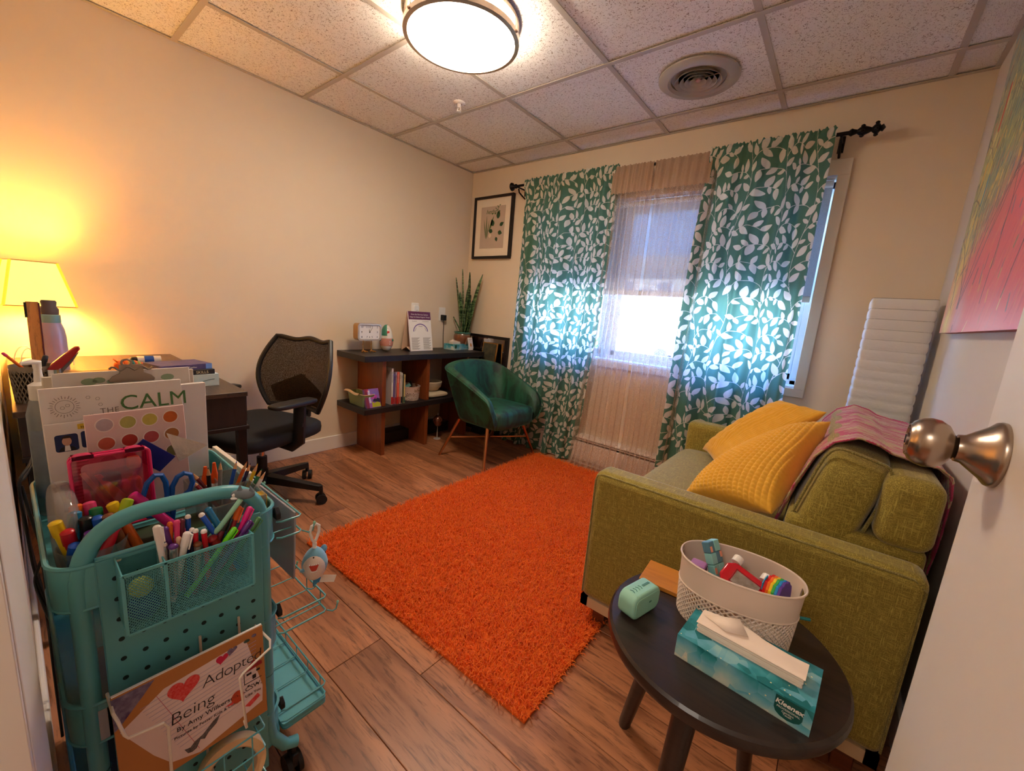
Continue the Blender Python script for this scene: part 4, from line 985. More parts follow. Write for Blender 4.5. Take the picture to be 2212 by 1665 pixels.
def mesh_wires(b_, o, ax, ay, W_, H_, step, r, a=.9):
    """diagonal wire mesh clipped to a W x H panel; ax, ay unit axes"""
    ax, ay, o = Vector(ax), Vector(ay), Vector(o); nz_ = ax.cross(ay).normalized()
    for s in (1, -1):
        k = -H_ * a
        while k < W_ + H_ * a:
            # line x = k + s' * y*a
            p = []
            x0 = k; x1 = k + a * H_
            y0, y1 = 0.0, H_
            if s < 0: x0, x1 = x1, x0
            # clip to 0..W
            pts_ = []
            for (xa, ya, xb, yb) in ((x0, y0, x1, y1),):
                dx_, dy_ = xb - xa, yb - ya; t0, t1 = 0.0, 1.0
                for (p_, q_) in ((-dx_, xa), (dx_, W_ - xa)):
                    if p_ == 0:
                        if q_ < 0: t0 = 2
                    else:
                        t = q_ / p_
                        if p_ < 0: t0 = max(t0, t)
                        else: t1 = min(t1, t)
                if t0 < t1: pts_ = [(xa + dx_ * t0, ya + dy_ * t0), (xa + dx_ * t1, ya + dy_ * t1)]
            if pts_ and (abs(pts_[0][0] - pts_[1][0]) + abs(pts_[0][1] - pts_[1][1])) > r * 3:
                A = o + ax * pts_[0][0] + ay * pts_[0][1]; B = o + ax * pts_[1][0] + ay * pts_[1][1]
                d = (B - A).normalized(); w_ = d.cross(nz_) * r; h_ = nz_ * r * .7
                b_.add([A + w_, A - w_, A - w_ + h_, A + w_ + h_, B + w_, B - w_, B - w_ + h_, B + w_ + h_], [(0, 4, 5, 1), (1, 5, 6, 2), (2, 6, 7, 3), (3, 7, 4, 0)])
            k += step
    return b_
def tray(z0, z1, r=.042):
    ring = [(ccx + x, ccy + y) for x, y in rrect(CX1 - CX0, CY1 - CY0, r, 6)]
    n = len(ring)
    b_ = MB(); b_.tube([(x, y, z1) for x, y in ring], .0035, 6, closed=True)
    b_.tube([(x, y, z0) for x, y in ring], .0022, 5, closed=True)
    # wrap-round corner plates
    for q in range(4):
        idx = list(range(q * 7, q * 7 + 7)); pts_ = [ring[i] for i in idx]
        dx = 1 if q in (0, 3) else -1; dy = 1 if q in (0, 1) else -1
        ext_x = (pts_[0] if q in (1, 3) else pts_[-1]); ext_y = (pts_[0] if q in (0, 2) else pts_[-1])
        arc = list(pts_)
        first_, last_ = arc[0], arc[-1]
        def ext(p, along): return (p[0] - dx * along[0], p[1] - dy * along[1])
        if q in (0, 2): arc = [ext(first_, (0, .028))] + arc + [ext(last_, (.03, 0))]
        else: arc = [ext(first_, (.03, 0))] + arc + [ext(last_, (0, .028))]
        for i in range(len(arc) - 1):
            (xa, ya), (xb, yb) = arc[i], arc[i + 1]
            b_.add([(xa, ya, z0), (xb, yb, z0), (xb, yb, z1), (xa, ya, z1)], [(0, 1, 2, 3)])
    # short ends solid
    for x in (CX0, CX1): b_.add([(x, CY0 + .06, z0), (x, CY1 - .06, z0), (x, CY1 - .06, z1), (x, CY0 + .06, z1)], [(0, 1, 2, 3)])
    tr_ = b_.build('tray', m_teal, ct, world=True)
    fl_ = MB().prism(ring, z0, z0 + .0015).build('tray_floor', m_teal); fl_.parent = tr_; fl_.matrix_parent_inverse = Matrix.Translation(-Vector(ct.location))
    w_ = MB()
    for y in (CY0, CY1): mesh_wires(w_, (CX0 + .07, y, z0), (1, 0, 0), (0, 0, 1), CX1 - CX0 - .14, z1 - z0, .0075, .0006)
    mo = w_.build('tray_mesh', m_teal); mo.parent = tr_; mo.matrix_parent_inverse = Matrix.Translation(-Vector(ct.location)); mo['kind'] = 'stuff'
    return tr_
ZT = [(.598, .668), (.360, .432), (.125, .205)]
for z0, z1 in ZT: tray(z0, z1)
def arc_pts(p, c0, c1, n=8):
    return [tuple(Vector(p) * ((1 - t) ** 2) + Vector(c0) * (2 * t * (1 - t)) + Vector(c1) * (t * t)) for t in [i / n for i in range(n + 1)]]
def handle(x, sgn):
    yl, yr, zt = -2.655, -2.408, .727
    pts_ = [(x + sgn * .02, yl - .012, .062), (x + sgn * .008, yl - .008, .085), (x, yl - .002, .12), (x, yl, .60)]
    pts_ += arc_pts((x, yl, .625), (x, yl + .002, zt), (x, yl + .085, zt + .002), 10) + arc_pts((x, yr - .075, zt), (x, yr, zt - .003), (x, yr, .64), 10)
    pts_ += [(x, yr, .60), (x, yr, .17), (x + sgn * .0, yr + .006, .135), (x + sgn * .008, yr + .028, .10), (x + sgn * .012, yr + .052, .092)]
    MB().tube(pts_, .0122, 14).build('handle_frame', m_teal, ct, world=True)
    MB().tube([(x, yl, .30), (x, yl, .3012)], .0127, 14).tube([(x, yr, .30), (x, yr, .3012)], .0127, 14).build('tube_joint', mat('joint_line', (52, 100, 100), .5), ct, world=True)
handle(1.928, 1); handle(1.512, -1)
for (x, y) in ((1.935, -2.362), (1.945, -2.668), (1.505, -2.40), (1.505, -2.668)):
    cs_ = MB().cyl((x, y, .09), (x, y, .055), .006, n=8)
    for s in (-1, 1): cs_.cyl((x - .006, y + s * .006, .025), (x - .006, y + s * .016, .025), .025, n=18)
    cs_.box(x - .018, x + .012, y - .006, y + .006, .03, .062)
    cs_.build('caster', m_dark, ct, world=True)
# perforated end panel
PX = 1.944
b_ = MB().box(PX, PX + .0015, -2.636, -2.416, .085, .672).box(PX - .010, PX + .0015, -2.636, -2.416, .672, .6745).box(PX - .008, PX, -2.637, -2.635, .085, .672).box(PX - .008, PX, -2.417, -2.415, .085, .672)
b_.build('end_panel', m_teal, ct, world=True, bevel=.001)
m_hole = mat('hole_shadow', (16, 44, 48), .8)
b_ = MB()  # dark discs laid on the panel, painted as the shade inside its holes
for i in range(8):
    for j in range(16):
        y = -2.617 + i * .0262; z = .105 + j * .0355 + (0 if i % 2 == 0 else .0)
        if z < .655: b_.cyl((PX + .0014, y, z), (PX + .0018, y, z), .0038, n=10)
o = b_.build('hole_discs', m_hole, ct, world=True); o['kind'] = 'stuff'
for (y, z) in ((-2.612, .668), (-2.44, .668)): MB().cyl((PX, y, z), (PX + .004, y, z), .004, n=8).build('panel_screw', m_chrome, ct, world=True)

# ---- mesh pen organiser hung on the panel
og = root('mesh_organizer', 'teal wire-mesh pen organizer hanging on the cart end panel', 'pen holder', (1.978, -2.535, .575))
ox0, ox1, oy0, oy1, oz0, oz1, od = 1.947, 2.008, -2.616, -2.451, .576, .672, -2.568
b_ = MB()
for (za) in (oz0, oz1):
    hh = .004 if za == oz1 else .003
    b_.box(ox1 - .0015, ox1 + .0015, oy0, oy1, za - hh, za + .001).box(ox0, ox0 + .0015, oy0, oy1, za - hh, za + .001).box(ox0, ox1, oy0 - .001, oy0 + .001, za - hh, za + .001).box(ox0, ox1, oy1 - .001, oy1 + .001, za - hh, za + .001).box(ox0, ox1, od - .001, od + .001, za - hh, za + .001)
for y in (oy0, oy1, od): b_.box(ox1 - .002, ox1 + .0015, y - .0022, y + .0022, oz0, oz1)
b_.box(ox0, ox1, oy0, oy1, oz0, oz0 + .001)
b_.build('frame', m_teal, og, world=True, bevel=.0005)
w_ = MB()
mesh_wires(w_, (ox1, oy0, oz0), (0, 1, 0), (0, 0, 1), oy1 - oy0, oz1 - oz0, .0042, .0005)
for y in (oy0, oy1, od): mesh_wires(w_, (ox0, y, oz0), (1, 0, 0), (0, 0, 1), ox1 - ox0, oz1 - oz0, .0042, .0005)
mesh_wires(w_, (ox0, oy0, oz0), (0, 1, 0), (0, 0, 1), oy1 - oy0, oz1 - oz0, .0042, .0005)
o = w_.build('wire_mesh', m_teal, og, world=True); o['kind'] = 'stuff'

# ---- pens, markers and pencils
def col(name, c, **k): return mat(name, c, .35, **k)
CN = {'white': (236, 230, 226), 'yellow': (240, 200, 20), 'red': (206, 20, 40), 'blue': (22, 84, 190), 'cyan': (20, 130, 180), 'black': (24, 22, 24), 'purple': (96, 40, 130), 'orange': (232, 104, 20),
      'pink': (228, 60, 120), 'green': (20, 120, 66), 'brown': (120, 64, 26), 'lime': (176, 204, 24), 'magenta': (222, 20, 130), 'maroon': (104, 24, 44), 'teal': (20, 110, 150), 'tan': (214, 170, 140), 'silver': (196, 190, 190),
      'grey': (128, 124, 122), 'navy': (26, 26, 84), 'crimson': (150, 16, 34), 'neon_green': (110, 220, 20), 'clear_green': (60, 120, 60)}
def cm(c): return col('gloss_' + c, CN[c], coat=.3) if c != 'silver' else mat('gloss_silver', CN[c], .25, metal=.9)
def pen(kind, label, top, bot, r, body, cap, capl=.022, tip=None, zmin=None, group=None, cat=None):
    top, bot = Vector(top), Vector(bot); d = (bot - top).normalized()
    if zmin is not None: bot = top + d * ((top.z - zmin) / max(-d.z, .05))
    rt = root(kind, label, cat or kind, bot, group=group); Lg = (bot - top).length
    if kind == 'colored_pencil':
        MB().tube([bot, top - d * -.017], [r, r], 6).build('barrel', cm(body), rt, world=True, ang=20)
        MB().tube([top + d * .017, top + d * .004], [r * .98, r * .32], 10).build('wood_tip', mat('pencil_wood', (222, 168, 118), .7), rt, world=True)
        MB().tube([top + d * .004, top], [r * .32, r * .05], 8).build('lead', cm(body), rt, world=True)
    else:
        c0 = top + d * capl
        MB().tube([bot, c0], [r * .92, r * .92], 14).build('barrel', cm(body), rt, world=True)
        MB().tube([c0, c0 - d * .001, top + d * .003, top + d * .001, top], [r * 1.02, r * 1.08, r, r * .75, r * .3], 14).build('cap', cm(cap), rt, world=True)
        if kind == 'gel_pen':
            n = d.orthogonal().normalized(); n = n if n.x > 0 else -n
            MB().tube([top + d * .003 + n * r * .9, top + d * .003 + n * r * 1.5, top + d * .028 + n * r * 1.4], [r * .22, r * .25, r * .2], 6).build('clip', cm(cap), rt, world=True)
    return rt
MK = [('yellow', (1.86, -2.668, .716), (1.86, -2.657, .661), 'yellow', 'leftmost in the clear cup'), ('red', (1.87, -2.657, .701), (1.86, -2.652, .651), 'red', 'beside the yellow one'),
      ('blue', (1.88, -2.650, .680), (1.87, -2.655, .640), 'blue', 'fat cap lowest at the front'), ('cyan', (1.845, -2.645, .719), (1.86, -2.651, .667), 'cyan', 'behind the red one'),
      ('black', (1.86, -2.635, .712), (1.86, -2.634, .659), 'black', 'between the cyan and blue ones'), ('blue', (1.862, -2.623, .709), (1.86, -2.618, .652), 'blue', 'upright beside the black one'),
      ('purple', (1.878, -2.632, .693), (1.87, -2.638, .654), 'purple', 'low in front of the black one'), ('orange', (1.83, -2.643, .724), (1.84, -2.642, .687), 'orange', 'at the back under the pink case'),
      ('pink', (1.83, -2.628, .724), (1.84, -2.626, .689), 'pink', 'beneath the pink case corner'), ('green', (1.845, -2.622, .718), (1.86, -2.622, .679), 'green', 'tucked under the pink cap'),
      ('brown', (1.865, -2.612, .710), (1.87, -2.600, .663), 'brown', 'right of the blue one'), ('yellow', (1.85, -2.604, .722), (1.86, -2.590, .677), 'orange', 'with an orange barrel, in the middle of the tray'),
      ('lime', (1.85, -2.582, .722), (1.86, -2.594, .700), 'red', 'with a red barrel, lying against the case'), ('magenta', (1.84, -2.578, .725), (1.85, -2.560, .700), 'magenta', 'rightmost, beside the scissors')]
for c_, a, b2, bd, wh in MK:
    pen('marker', '%s-capped felt marker %s' % (c_, wh), a, b2, .0082, bd, c_, .026, zmin=.604, group='felt markers in the top tray', cat='marker')
cup = root('marker_cup', 'clear plastic cup holding felt markers, front left of the top tray', 'cup', (1.862, -2.630, .600))
MB().lathe([(.030, .001), (.034, .03), (.040, .068), (.0415, .069), (.035, .03), (.031, .003), (.0001, .003)], 32).build('cup_wall', m_clear, cup)
PN = [('gel_pen', 'white', 'white', (1.985, -2.571, .724), (1.985, -2.567, .672), .0058, 'white capped pen leftmost in the mesh organizer'),
      ('marker', 'purple', 'purple', (1.972, -2.560, .712), (1.975, -2.557, .69), .0050, 'purple felt pen right of the leftmost white pen'),
      ('marker', 'orange', 'orange', (1.966, -2.552, .715), (1.97, -2.553, .69), .0042, 'orange felt pen between purple and pink pens'),
      ('marker', 'pink', 'pink', (1.972, -2.544, .718), (1.975, -2.546, .69), .0045, 'pink felt pen at the back of the organizer'),
      ('marker', 'maroon', 'maroon', (1.962, -2.537, .713), (1.965, -2.538, .69), .0055, 'maroon glitter pen behind the tall white pen'),
      ('marker', 'blue', 'white', (1.958, -2.527, .715), (1.96, -2.528, .69), .0045, 'blue pen with white end standing upright'),
      ('marker', 'blue', 'white', (1.965, -2.512, .715), (1.975, -2.49, .66), .0048, 'blue pen with white end tilted to the right'),
      ('marker', 'teal', 'teal', (1.955, -2.500, .717), (1.975, -2.478, .655), .0060, 'dark teal glitter pen leaning against the panel'),
      ('gel_pen', 'white', 'white', (1.993, -2.536, .703), (1.99, -2.549, .642), .0060, 'tall white capped pen in the middle of the organizer'),
      ('marker', 'tan', 'tan', (1.985, -2.546, .695), (1.985, -2.547, .67), .0040, 'beige-tipped pen left of the tall white pen'),
      ('marker', 'silver', 'purple', (1.990, -2.554, .688), (1.99, -2.555, .642), .0070, 'silver marker with purple metallic cap'),
      ('marker', 'silver', 'silver', (1.985, -2.5635, .692), (1.985, -2.563, .65), .0045, 'slim silver pen with black label at the left'),
      ('marker', 'navy', 'white', (1.978, -2.527, .700), (1.98, -2.529, .66), .0042, 'navy pen with white end, behind the red pens'),
      ('marker', 'red', 'white', (1.985, -2.524, .700), (1.985, -2.525, .66), .0042, 'red pen with white end next to the tall white pen'),
      ('marker', 'silver', 'brown', (1.993, -2.524, .680), (1.99, -2.526, .644), .0062, 'silver marker with copper end in front'),
      ('marker', 'red', 'white', (1.987, -2.514, .696), (1.987, -2.512, .647), .0048, 'bright red pen with white end, rightmost of the upright pens'),
      ('marker', 'crimson', 'crimson', (1.98, -2.503, .675), (1.98, -2.492, .648), .0085, 'thick dark red marker low in the organizer'),
      ('gel_pen', 'neon_green', 'neon_green', (1.99, -2.470, .684), (1.99, -2.500, .645), .0050, 'neon green pen slanting across the organizer'),
      ('gel_pen', 'maroon', 'black', (1.972, -2.474, .698), (1.98, -2.50, .65), .0060, 'black pen with red band leaning right'),
      ('gel_pen', 'crimson', 'orange', (1.972, -2.457, .712), (1.978, -2.478, .66), .0052, 'glitter orange-red pen standing highest at right'),
      ('gel_pen', 'magenta', 'magenta', (1.980, -2.443, .709), (1.982, -2.466, .66), .0052, 'magenta glitter pen at the right of the organizer'),
      ('gel_pen', 'purple', 'purple', (1.990, -2.446, .688), (1.990, -2.478, .646), .0052, 'dark purple pen beside the green glitter pen'),
      ('gel_pen', 'clear_green', 'clear_green', (1.992, -2.433, .690), (1.992, -2.466, .645), .0052, 'green glitter pen, rightmost in the organizer')]
for kd, bd, cp, a, b2, r, lb in PN:
    pen(kd, lb, a, b2, r * .9, bd, cp, .024 if kd == 'gel_pen' else .006, zmin=.602 if kd != 'gel_pen' else .59, group='pens in the mesh organizer', cat='pen')
for nm, lb, c, r, cc in (('putty_ball', 'yellow-green putty ball seen through the left mesh compartment', (1.985, -2.594, .632), .015, (186, 196, 60)), ('putty_ball', 'blue putty ball at the bottom of the left mesh compartment', (1.982, -2.592, .598), .020, (24, 70, 150))):
    o = MB().sell((0, 0, 0), (r, r, r), nu=14, nv=20).build(nm, mat('putty_%d' % cc[0], cc, .6), loc=c); tag(o, lb, 'toy')
# ---- shark straw topper pen
sk = root('shark_pen', 'mint green stick pen topped with a grey rubber shark head', 'pen', (1.976, -2.505, .655))
m_mint = mat('mint_plastic', (150, 206, 178), .4); m_shark = mat('shark_grey', (112, 122, 130), .55)
MB().tube([(1.955, -2.510, .650), (1.978, -2.490, .685), (1.982, -2.458, .728)], .0042, 12).build('stick', m_mint, sk, world=True)
HM = Matrix.Translation((1.974, -2.452, .733)) @ Euler((0.15, .2, -.9)).to_matrix().to_4x4() 
b_ = MB().sell((0, 0, 0), (.008, .021, .0085), .8, .8, 12, 20, None)
b_.v = [tuple(HM @ Vector(p)) for p in b_.v]
b_.prism([(-.006, 0), (.006, 0), (-.004, .013)], -.0015, .0015, HM @ Matrix.Translation((0, -.004, .005)) @ Matrix(((0, 0, 1, 0), (-1, 0, 0, 0), (0, 1, 0, 0), (0, 0, 0, 1))))
b_.prism([(-.005, 0), (.005, 0), (0, .012)], -.0012, .0012, HM @ Matrix.Translation((0, .018, .004)) @ Matrix(((0, 0, 1, 0), (-1, 0, 0, 0), (0, 1, 0, 0), (0, 0, 0, 1))))
b_.build('shark_head', m_shark, sk, world=True)
for s in (-1, 1):
    MB().sell(HM @ Vector((s * .0068, -.011, .003)), (.0022, .003, .003), nu=8, nv=10).build('eye', m_white, sk, world=True)
MB().sell(HM @ Vector((0, -.008, -.005)), (.0065, .014, .004), nu=8, nv=14).build('belly', mat('shark_belly', (226, 226, 224), .5), sk, world=True)

# ---- upright papers, books and cases in the top tray
def sheet(name, label, cat, p00, p10, p01, th, m, group=None, mfront=None):
    """slab from three corners (bottom-left, bottom-right, top-left); front faces the viewer side"""
    p00, p10, p01 = Vector(p00), Vector(p10), Vector(p01); F = frame(p00, p10 - p00, p01 - p00)
    W_ = (p10 - p00).length; H_ = (p01 - p00).length
    rt = root(name, label, cat, p00, group=group); F0 = F.copy(); F0.translation = (0, 0, 0)
    MB().box(0, W_, 0, H_, -th, 0, F0).build('cover' if cat in ('book', 'booklet') else 'panel', m, rt, bevel=min(.001, th * .3))
    return rt, F0, W_, H_
def deco(rt, F0, name, poly, m, z=.0006, label=None):
    n = len(poly); b_ = MB().add([F0 @ Vector((x, y, z)) for x, y in poly] + [F0 @ Vector((x, y, z - .0004)) for x, y in poly], [tuple(range(n)), tuple(range(2 * n - 1, n - 1, -1))] + [(i, i + n, (i + 1) % n + n, (i + 1) % n) for i in range(n)])
    o = b_.build(name, m, rt)
    if label: o['label'] = label
    return o
def circ(cx, cy, r, n=24, ry=None): return [(cx + r * math.cos(2 * PI * k / n), cy + (ry or r) * math.sin(2 * PI * k / n)) for k in range(n)]
def tx(rt, F0, s, x, y, size, m, z=.0008, **k): return text('lettering', s, size, m, rt, F0 @ Matrix.Translation((x, y, z)), world=False, depth=.0001, **k)
def merge_parts(rt, name, objs, newname):
    """joins flat print pieces into one mesh part"""
    bm = bmesh.new(); mats = []
    me = bpy.data.meshes.new(newname)
    for o in objs:
        k = len(bm.faces); bm.from_mesh(o.data); bm.faces.ensure_lookup_table()
        m = o.data.materials[0]
        if m not in mats: mats.append(m)
        for f in bm.faces[k:]: f.material_index = mats.index(m)
    bm.to_mesh(me); bm.free()
    for m in mats: me.materials.append(m)
    for o in objs: bpy.data.objects.remove(o)
    o = bpy.data.objects.new(newname, me); COL.objects.link(o); o.parent = rt; return o
m_paper2 = mat('white_card', (232, 224, 216), .7, noise=(7, .04)); m_gray_ink = mat('grey_ink', (136, 124, 112), .8); m_green_ink = mat('green_ink', (78, 124, 70), .7)
# stack of loose papers behind
G = 'papers standing at the back of the cart'
sheet('paper_sheet', 'tall white sheets standing at the right behind the coloring book', 'paper', (1.60, -2.50, .604), (1.585, -2.402, .604), (1.605, -2.50, .862), .012, m_paper2)
sheet('paper_folder', 'pale folder of papers standing at the back of the cart', 'folder', (1.575, -2.652, .604), (1.56, -2.412, .604), (1.56, -2.652, .888), .010, mat('cream_folder', (232, 220, 200), .7))
cb, F, W_, H_ = sheet('clipboard', 'clipboard with botanical print sheet and large metal clip at the cart back', 'clipboard', (1.600, -2.640, .604), (1.588, -2.424, .604), (1.578, -2.640, .897), .004, mat('clipboard_white', (226, 218, 208), .5))
o_ = [deco(cb, F, 'leaf', circ(.050 + dx, H_ - .020 + dy, r, 12, r * .6), mat('sage_print', (150, 172, 140), .8)) for dx, dy, r in ((0, 0, .012), (.014, .002, .010), (.032, -.002, .007), (.044, 0, .005), (.125, .0, .012))]
m_clip = mat('clip_steel', (150, 136, 122), .35, metal=.8)
cl_ = MB().prism([(.080, -.012), (.150, -.012), (.152, -.008), (.146, .0), (.134, .006), (.134, .024), (.096, .024), (.096, .006), (.084, .0), (.078, -.008)], .001, .006, F @ Matrix.Translation((0, H_ - .012, 0)))
cl_.tube([F @ Vector((.108 + .008 * math.cos(a), H_ + .016 + .007 * math.sin(a), .004)) for a in [2 * PI * i / 14 for i in range(14)]], .0022, 6, closed=True)
cl_.tube([F @ Vector((x, H_ + .004 + .004 * math.sin(a), .005)) for x, a in [(.080 + .07 * i / 16, i * 1.2) for i in range(17)]], .0022, 6)
cl_.build('clip', m_clip, cb, ang=30)
bk, F, W_, H_ = sheet('coloring_book', 'cream spiral book titled in large green letters, standing in the top tray', 'book', (1.66, -2.660, .604), (1.645, -2.452, .604), (1.635, -2.660, .879), .010, m_paper2)
tx(bk, F, 'THE', .076, H_ - .056, .0145, m_gray_ink, space=1.1); tx(bk, F, 'CALM', .105, H_ - .054, .0425, m_green_ink, bold=0); tx(bk, F, 'COLORING BOOK', .089, H_ - .0705, .0130, m_gray_ink, space=1.12)
prt = []
for k in range(26):
    a = 2 * PI * k / 26; r0, r1 = .015, .019 + .002 * (k % 2); c0x, c0y = .030, H_ - .036
    d = .0004; prt.append(deco(bk, F, 'ray', [(c0x + r0 * math.cos(a) - d * math.sin(a), c0y + r0 * math.sin(a) + d * math.cos(a)), (c0x + r1 * math.cos(a) - d * math.sin(a), c0y + r1 * math.sin(a) + d * math.cos(a)), (c0x + r1 * math.cos(a) + d * math.sin(a), c0y + r1 * math.sin(a) - d * math.cos(a)), (c0x + r0 * math.cos(a) + d * math.sin(a), c0y + r0 * math.sin(a) - d * math.cos(a))], m_gray_ink))
def ringp(cx, cy, r, w_=.0006, n=20):
    out = []
    for k in range(n):
        a, b2 = 2 * PI * k / n, 2 * PI * (k + 1) / n
        out.append(deco(bk, F, 'r', [(cx + r * math.cos(a), cy + r * math.sin(a)), (cx + r * math.cos(b2), cy + r * math.sin(b2)), (cx + (r - w_) * math.cos(b2), cy + (r - w_) * math.sin(b2)), (cx + (r - w_) * math.cos(a), cy + (r - w_) * math.sin(a))], m_gray_ink))
    return out
prt += ringp(.030, H_ - .036, .0125) + ringp(.027, H_ - .038, .003, .0005, 10) + ringp(.034, H_ - .034, .003, .0005, 10)
for (x, y) in ((.062, .022), (.075, .026), (.078, .038), (.064, .058), (.018, .070), (.076, .060), (.048, .072)): prt += ringp(x, H_ - y, .0032, .0005, 6)
merge_parts(bk, '', prt, 'sun_drawing')
fy, F, W_, H_ = sheet('flyer', 'white leaflet with a small portrait photo, in front of the coloring book', 'leaflet', (1.672, -2.660, .604), (1.662, -2.50, .604), (1.652, -2.660, .816), .002, m_paper2)
m_navy = mat('navy_print', (28, 44, 92), .6)
deco(fy, F, 'photo_background', rrect(.030, .032, .004, 3, .026, H_ - .038), m_navy)
deco(fy, F, 'suit', [(.014, H_ - .053), (.038, H_ - .053), (.034, H_ - .046), (.026, H_ - .043), (.018, H_ - .046)], m_ink, .0009)
deco(fy, F, 'shirt', [(.022, H_ - .053), (.030, H_ - .053), (.029, H_ - .043), (.023, H_ - .043)], m_white, .0011)
deco(fy, F, 'face', circ(.026, H_ - .035, .0062, 18, .0082), mat('print_skin', (206, 158, 132), .7), .0013)
deco(fy, F, 'hair', [(.0195, H_ - .033), (.0200, H_ - .027), (.024, H_ - .0245), (.029, H_ - .0245), (.0325, H_ - .028), (.0325, H_ - .033), (.031, H_ - .029), (.021, H_ - .029)], mat('print_hair', (50, 34, 30), .7), .0015)
deco(fy, F, 'title_panel', rrect(.034, .032, .004, 3, .062, H_ - .036), m_navy)
tx(fy, F, 'Good', .052, H_ - .032, .009, m_white, z=.001); tx(fy, F, 'Day', .054, H_ - .041, .009, mat('yellow_print', (230, 196, 60), .6), z=.001)
deco(fy, F, 'yellow_banner', rrect(.060, .010, .001, 2, .072, H_ - .010), mat('yellow_print', (230, 196, 60), .6)); tx(fy, F, 'Hello, families', .046, H_ - .013, .0055, m_ink, z=.001)
tx(fy, F, 'Outpatient Child Therapist', .028, H_ - .066, .0058, m_ink)
ln = [deco(fy, F, 'l', [(.028, H_ - .074 - k * .0065), (.09 - (k % 3) * .006, H_ - .074 - k * .0065), (.09 - (k % 3) * .006, H_ - .0715 - k * .0065), (.028, H_ - .0715 - k * .0065)], m_gray_ink) for k in range(16)]
merge_parts(fy, '', ln, 'text_lines')
wc, F, W_, H_ = sheet('watercolor_card', 'pale pink card printed with eight round watercolor pans', 'card', (1.705, -2.612, .604), (1.695, -2.463, .604), (1.690, -2.612, .835), .005, mat('pink_card', (232, 200, 194), .6))
cols = [('w1', (196, 178, 184)), ('w2', (190, 186, 100)), ('w3', (206, 190, 84)), ('w4', (214, 104, 34)), ('w5', (210, 100, 76)), ('w6', (190, 60, 46)), ('w7', (196, 80, 82)), ('w8', (182, 114, 58)), ('w9', (150, 90, 100)), ('w10', (160, 120, 110)), ('w11', (206, 90, 60)), ('w12', (120, 120, 70))]
m_rim = mat('pan_rim', (244, 226, 216), .4)
for k, (nm, c) in enumerate(cols):
    x = .026 + .033 * (k % 4); y = H_ - .022 - .036 * (k // 4)
    b_ = MB().lathe([(.0135, 0), (.0135, .0012), (.0118, .0012), (.0118, .0003)], 22, F @ Matrix.Translation((x, y, .0002))); pan_ = b_.build('pan_rim', m_rim, wc)
    p = MB().lathe([(.0001, .0009), (.0118, .0004)], 22, F @ Matrix.Translation((x, y, .0002))).build('paint_pan', mat('paint_' + nm, c, .35, noise=(120, .5)), wc)
sc_, F, W_, H_ = sheet('blue_sachet', 'dark blue foil sachet with zigzag edges standing on its corner', 'packet', (1.735, -2.520, .716), (1.735, -2.494, .742), (1.735, -2.558, .770), .002, mat('blue_foil', (24, 28, 130), .3, coat=.4))
b_ = MB().add([(0, .014, .078), (.004, .080, .040), (.006, .030, .016), (-.002, .030, .016)], [(0, 1, 2), (0, 3, 1), (0, 2, 3), (1, 3, 2)]); b_.build('foil_flap', mat('silver_foil', (206, 190, 180), .25, metal=.6, bump=(60, .5, .003)), sc_)
pk = root('pink_case', 'translucent pink plastic case full of brushes and sponges', 'case', (1.765, -2.592, .606))
m_pinkc = clear_mat('pink_clear', (236, 60, 120), .40); m_pinks = mat('pink_plastic', (232, 44, 112), .3, coat=.3)
PF = frame((1.798, -2.642, .652), (0, 1, 0), (-.10, 0, 1)); 
def pbox(x0, x1, y0, y1, z0, z1): return MB().prism([(x + (x0 + x1) / 2, y + (y0 + y1) / 2) for x, y in rrect(x1 - x0, y1 - y0, .008, 4)], z0, z1, PF)
pbox(0, .101, 0, .134, -.034, -.033).build('case_back', m_pinkc, pk, world=True)
b_ = MB(); ring = [(x + .0505, y + .067) for x, y in rrect(.101, .134, .008, 4)]
b_.grid(lambda u, v: tuple(PF @ Vector((*ring[int(round(u * len(ring))) % len(ring)], -.034 + .034 * v))), len(ring), 1, cu=True); b_.build('case_wall', m_pinkc, pk, world=True)
b_ = MB().tube([PF @ Vector((x, y, 0)) for x, y in ring], .0022, 6, closed=True).tube([PF @ Vector((x, y, -.02)) for x, y in ring], .0018, 6, closed=True); b_.build('case_rim', m_pinks, pk, world=True)
pbox(.012, .089, .012, .122, .001, .0018).build('case_window', clear_mat('pink_window', (240, 150, 170), .14), pk, world=True)
for x in (.003, .068): pbox(x, x + .026, .130, .139, -.018, .003).build('latch', m_pinks, pk, world=True)
def inpk(nm, lb, cat, b_, m): 
    return tag(b_.build(nm, m), lb, cat)
def pfp(x, y, z): return tuple(PF @ Vector((x, y, z)))
r_ = root('paintbrush', 'wooden paintbrush inside the pink case', 'brush', pfp(.014, .10, -.01)); MB().tube([pfp(.014, .105, -.012), pfp(.046, .03, -.012)], .0035, 8).build('brush_handle', mat('pale_wood', (206, 158, 110), .6), r_, world=True); MB().tube([pfp(.046, .03, -.012), pfp(.052, .012, -.012)], .004, 8).build('bristles', m_dark, r_, world=True)
r_ = root('orange_brush', 'flat orange brush inside the pink case', 'brush', pfp(.04, .09, -.008)); MB().prism([(.028, .098), (.036, .098), (.066, .050), (.052, .040)], -.012, -.006, PF).build('brush_handle', mat('orange_pl', (226, 96, 30), .4), r_, world=True); MB().prism([(.052, .040), (.066, .050), (.074, .040), (.060, .030)], -.014, -.004, PF).build('bristles', m_dark, r_, world=True)
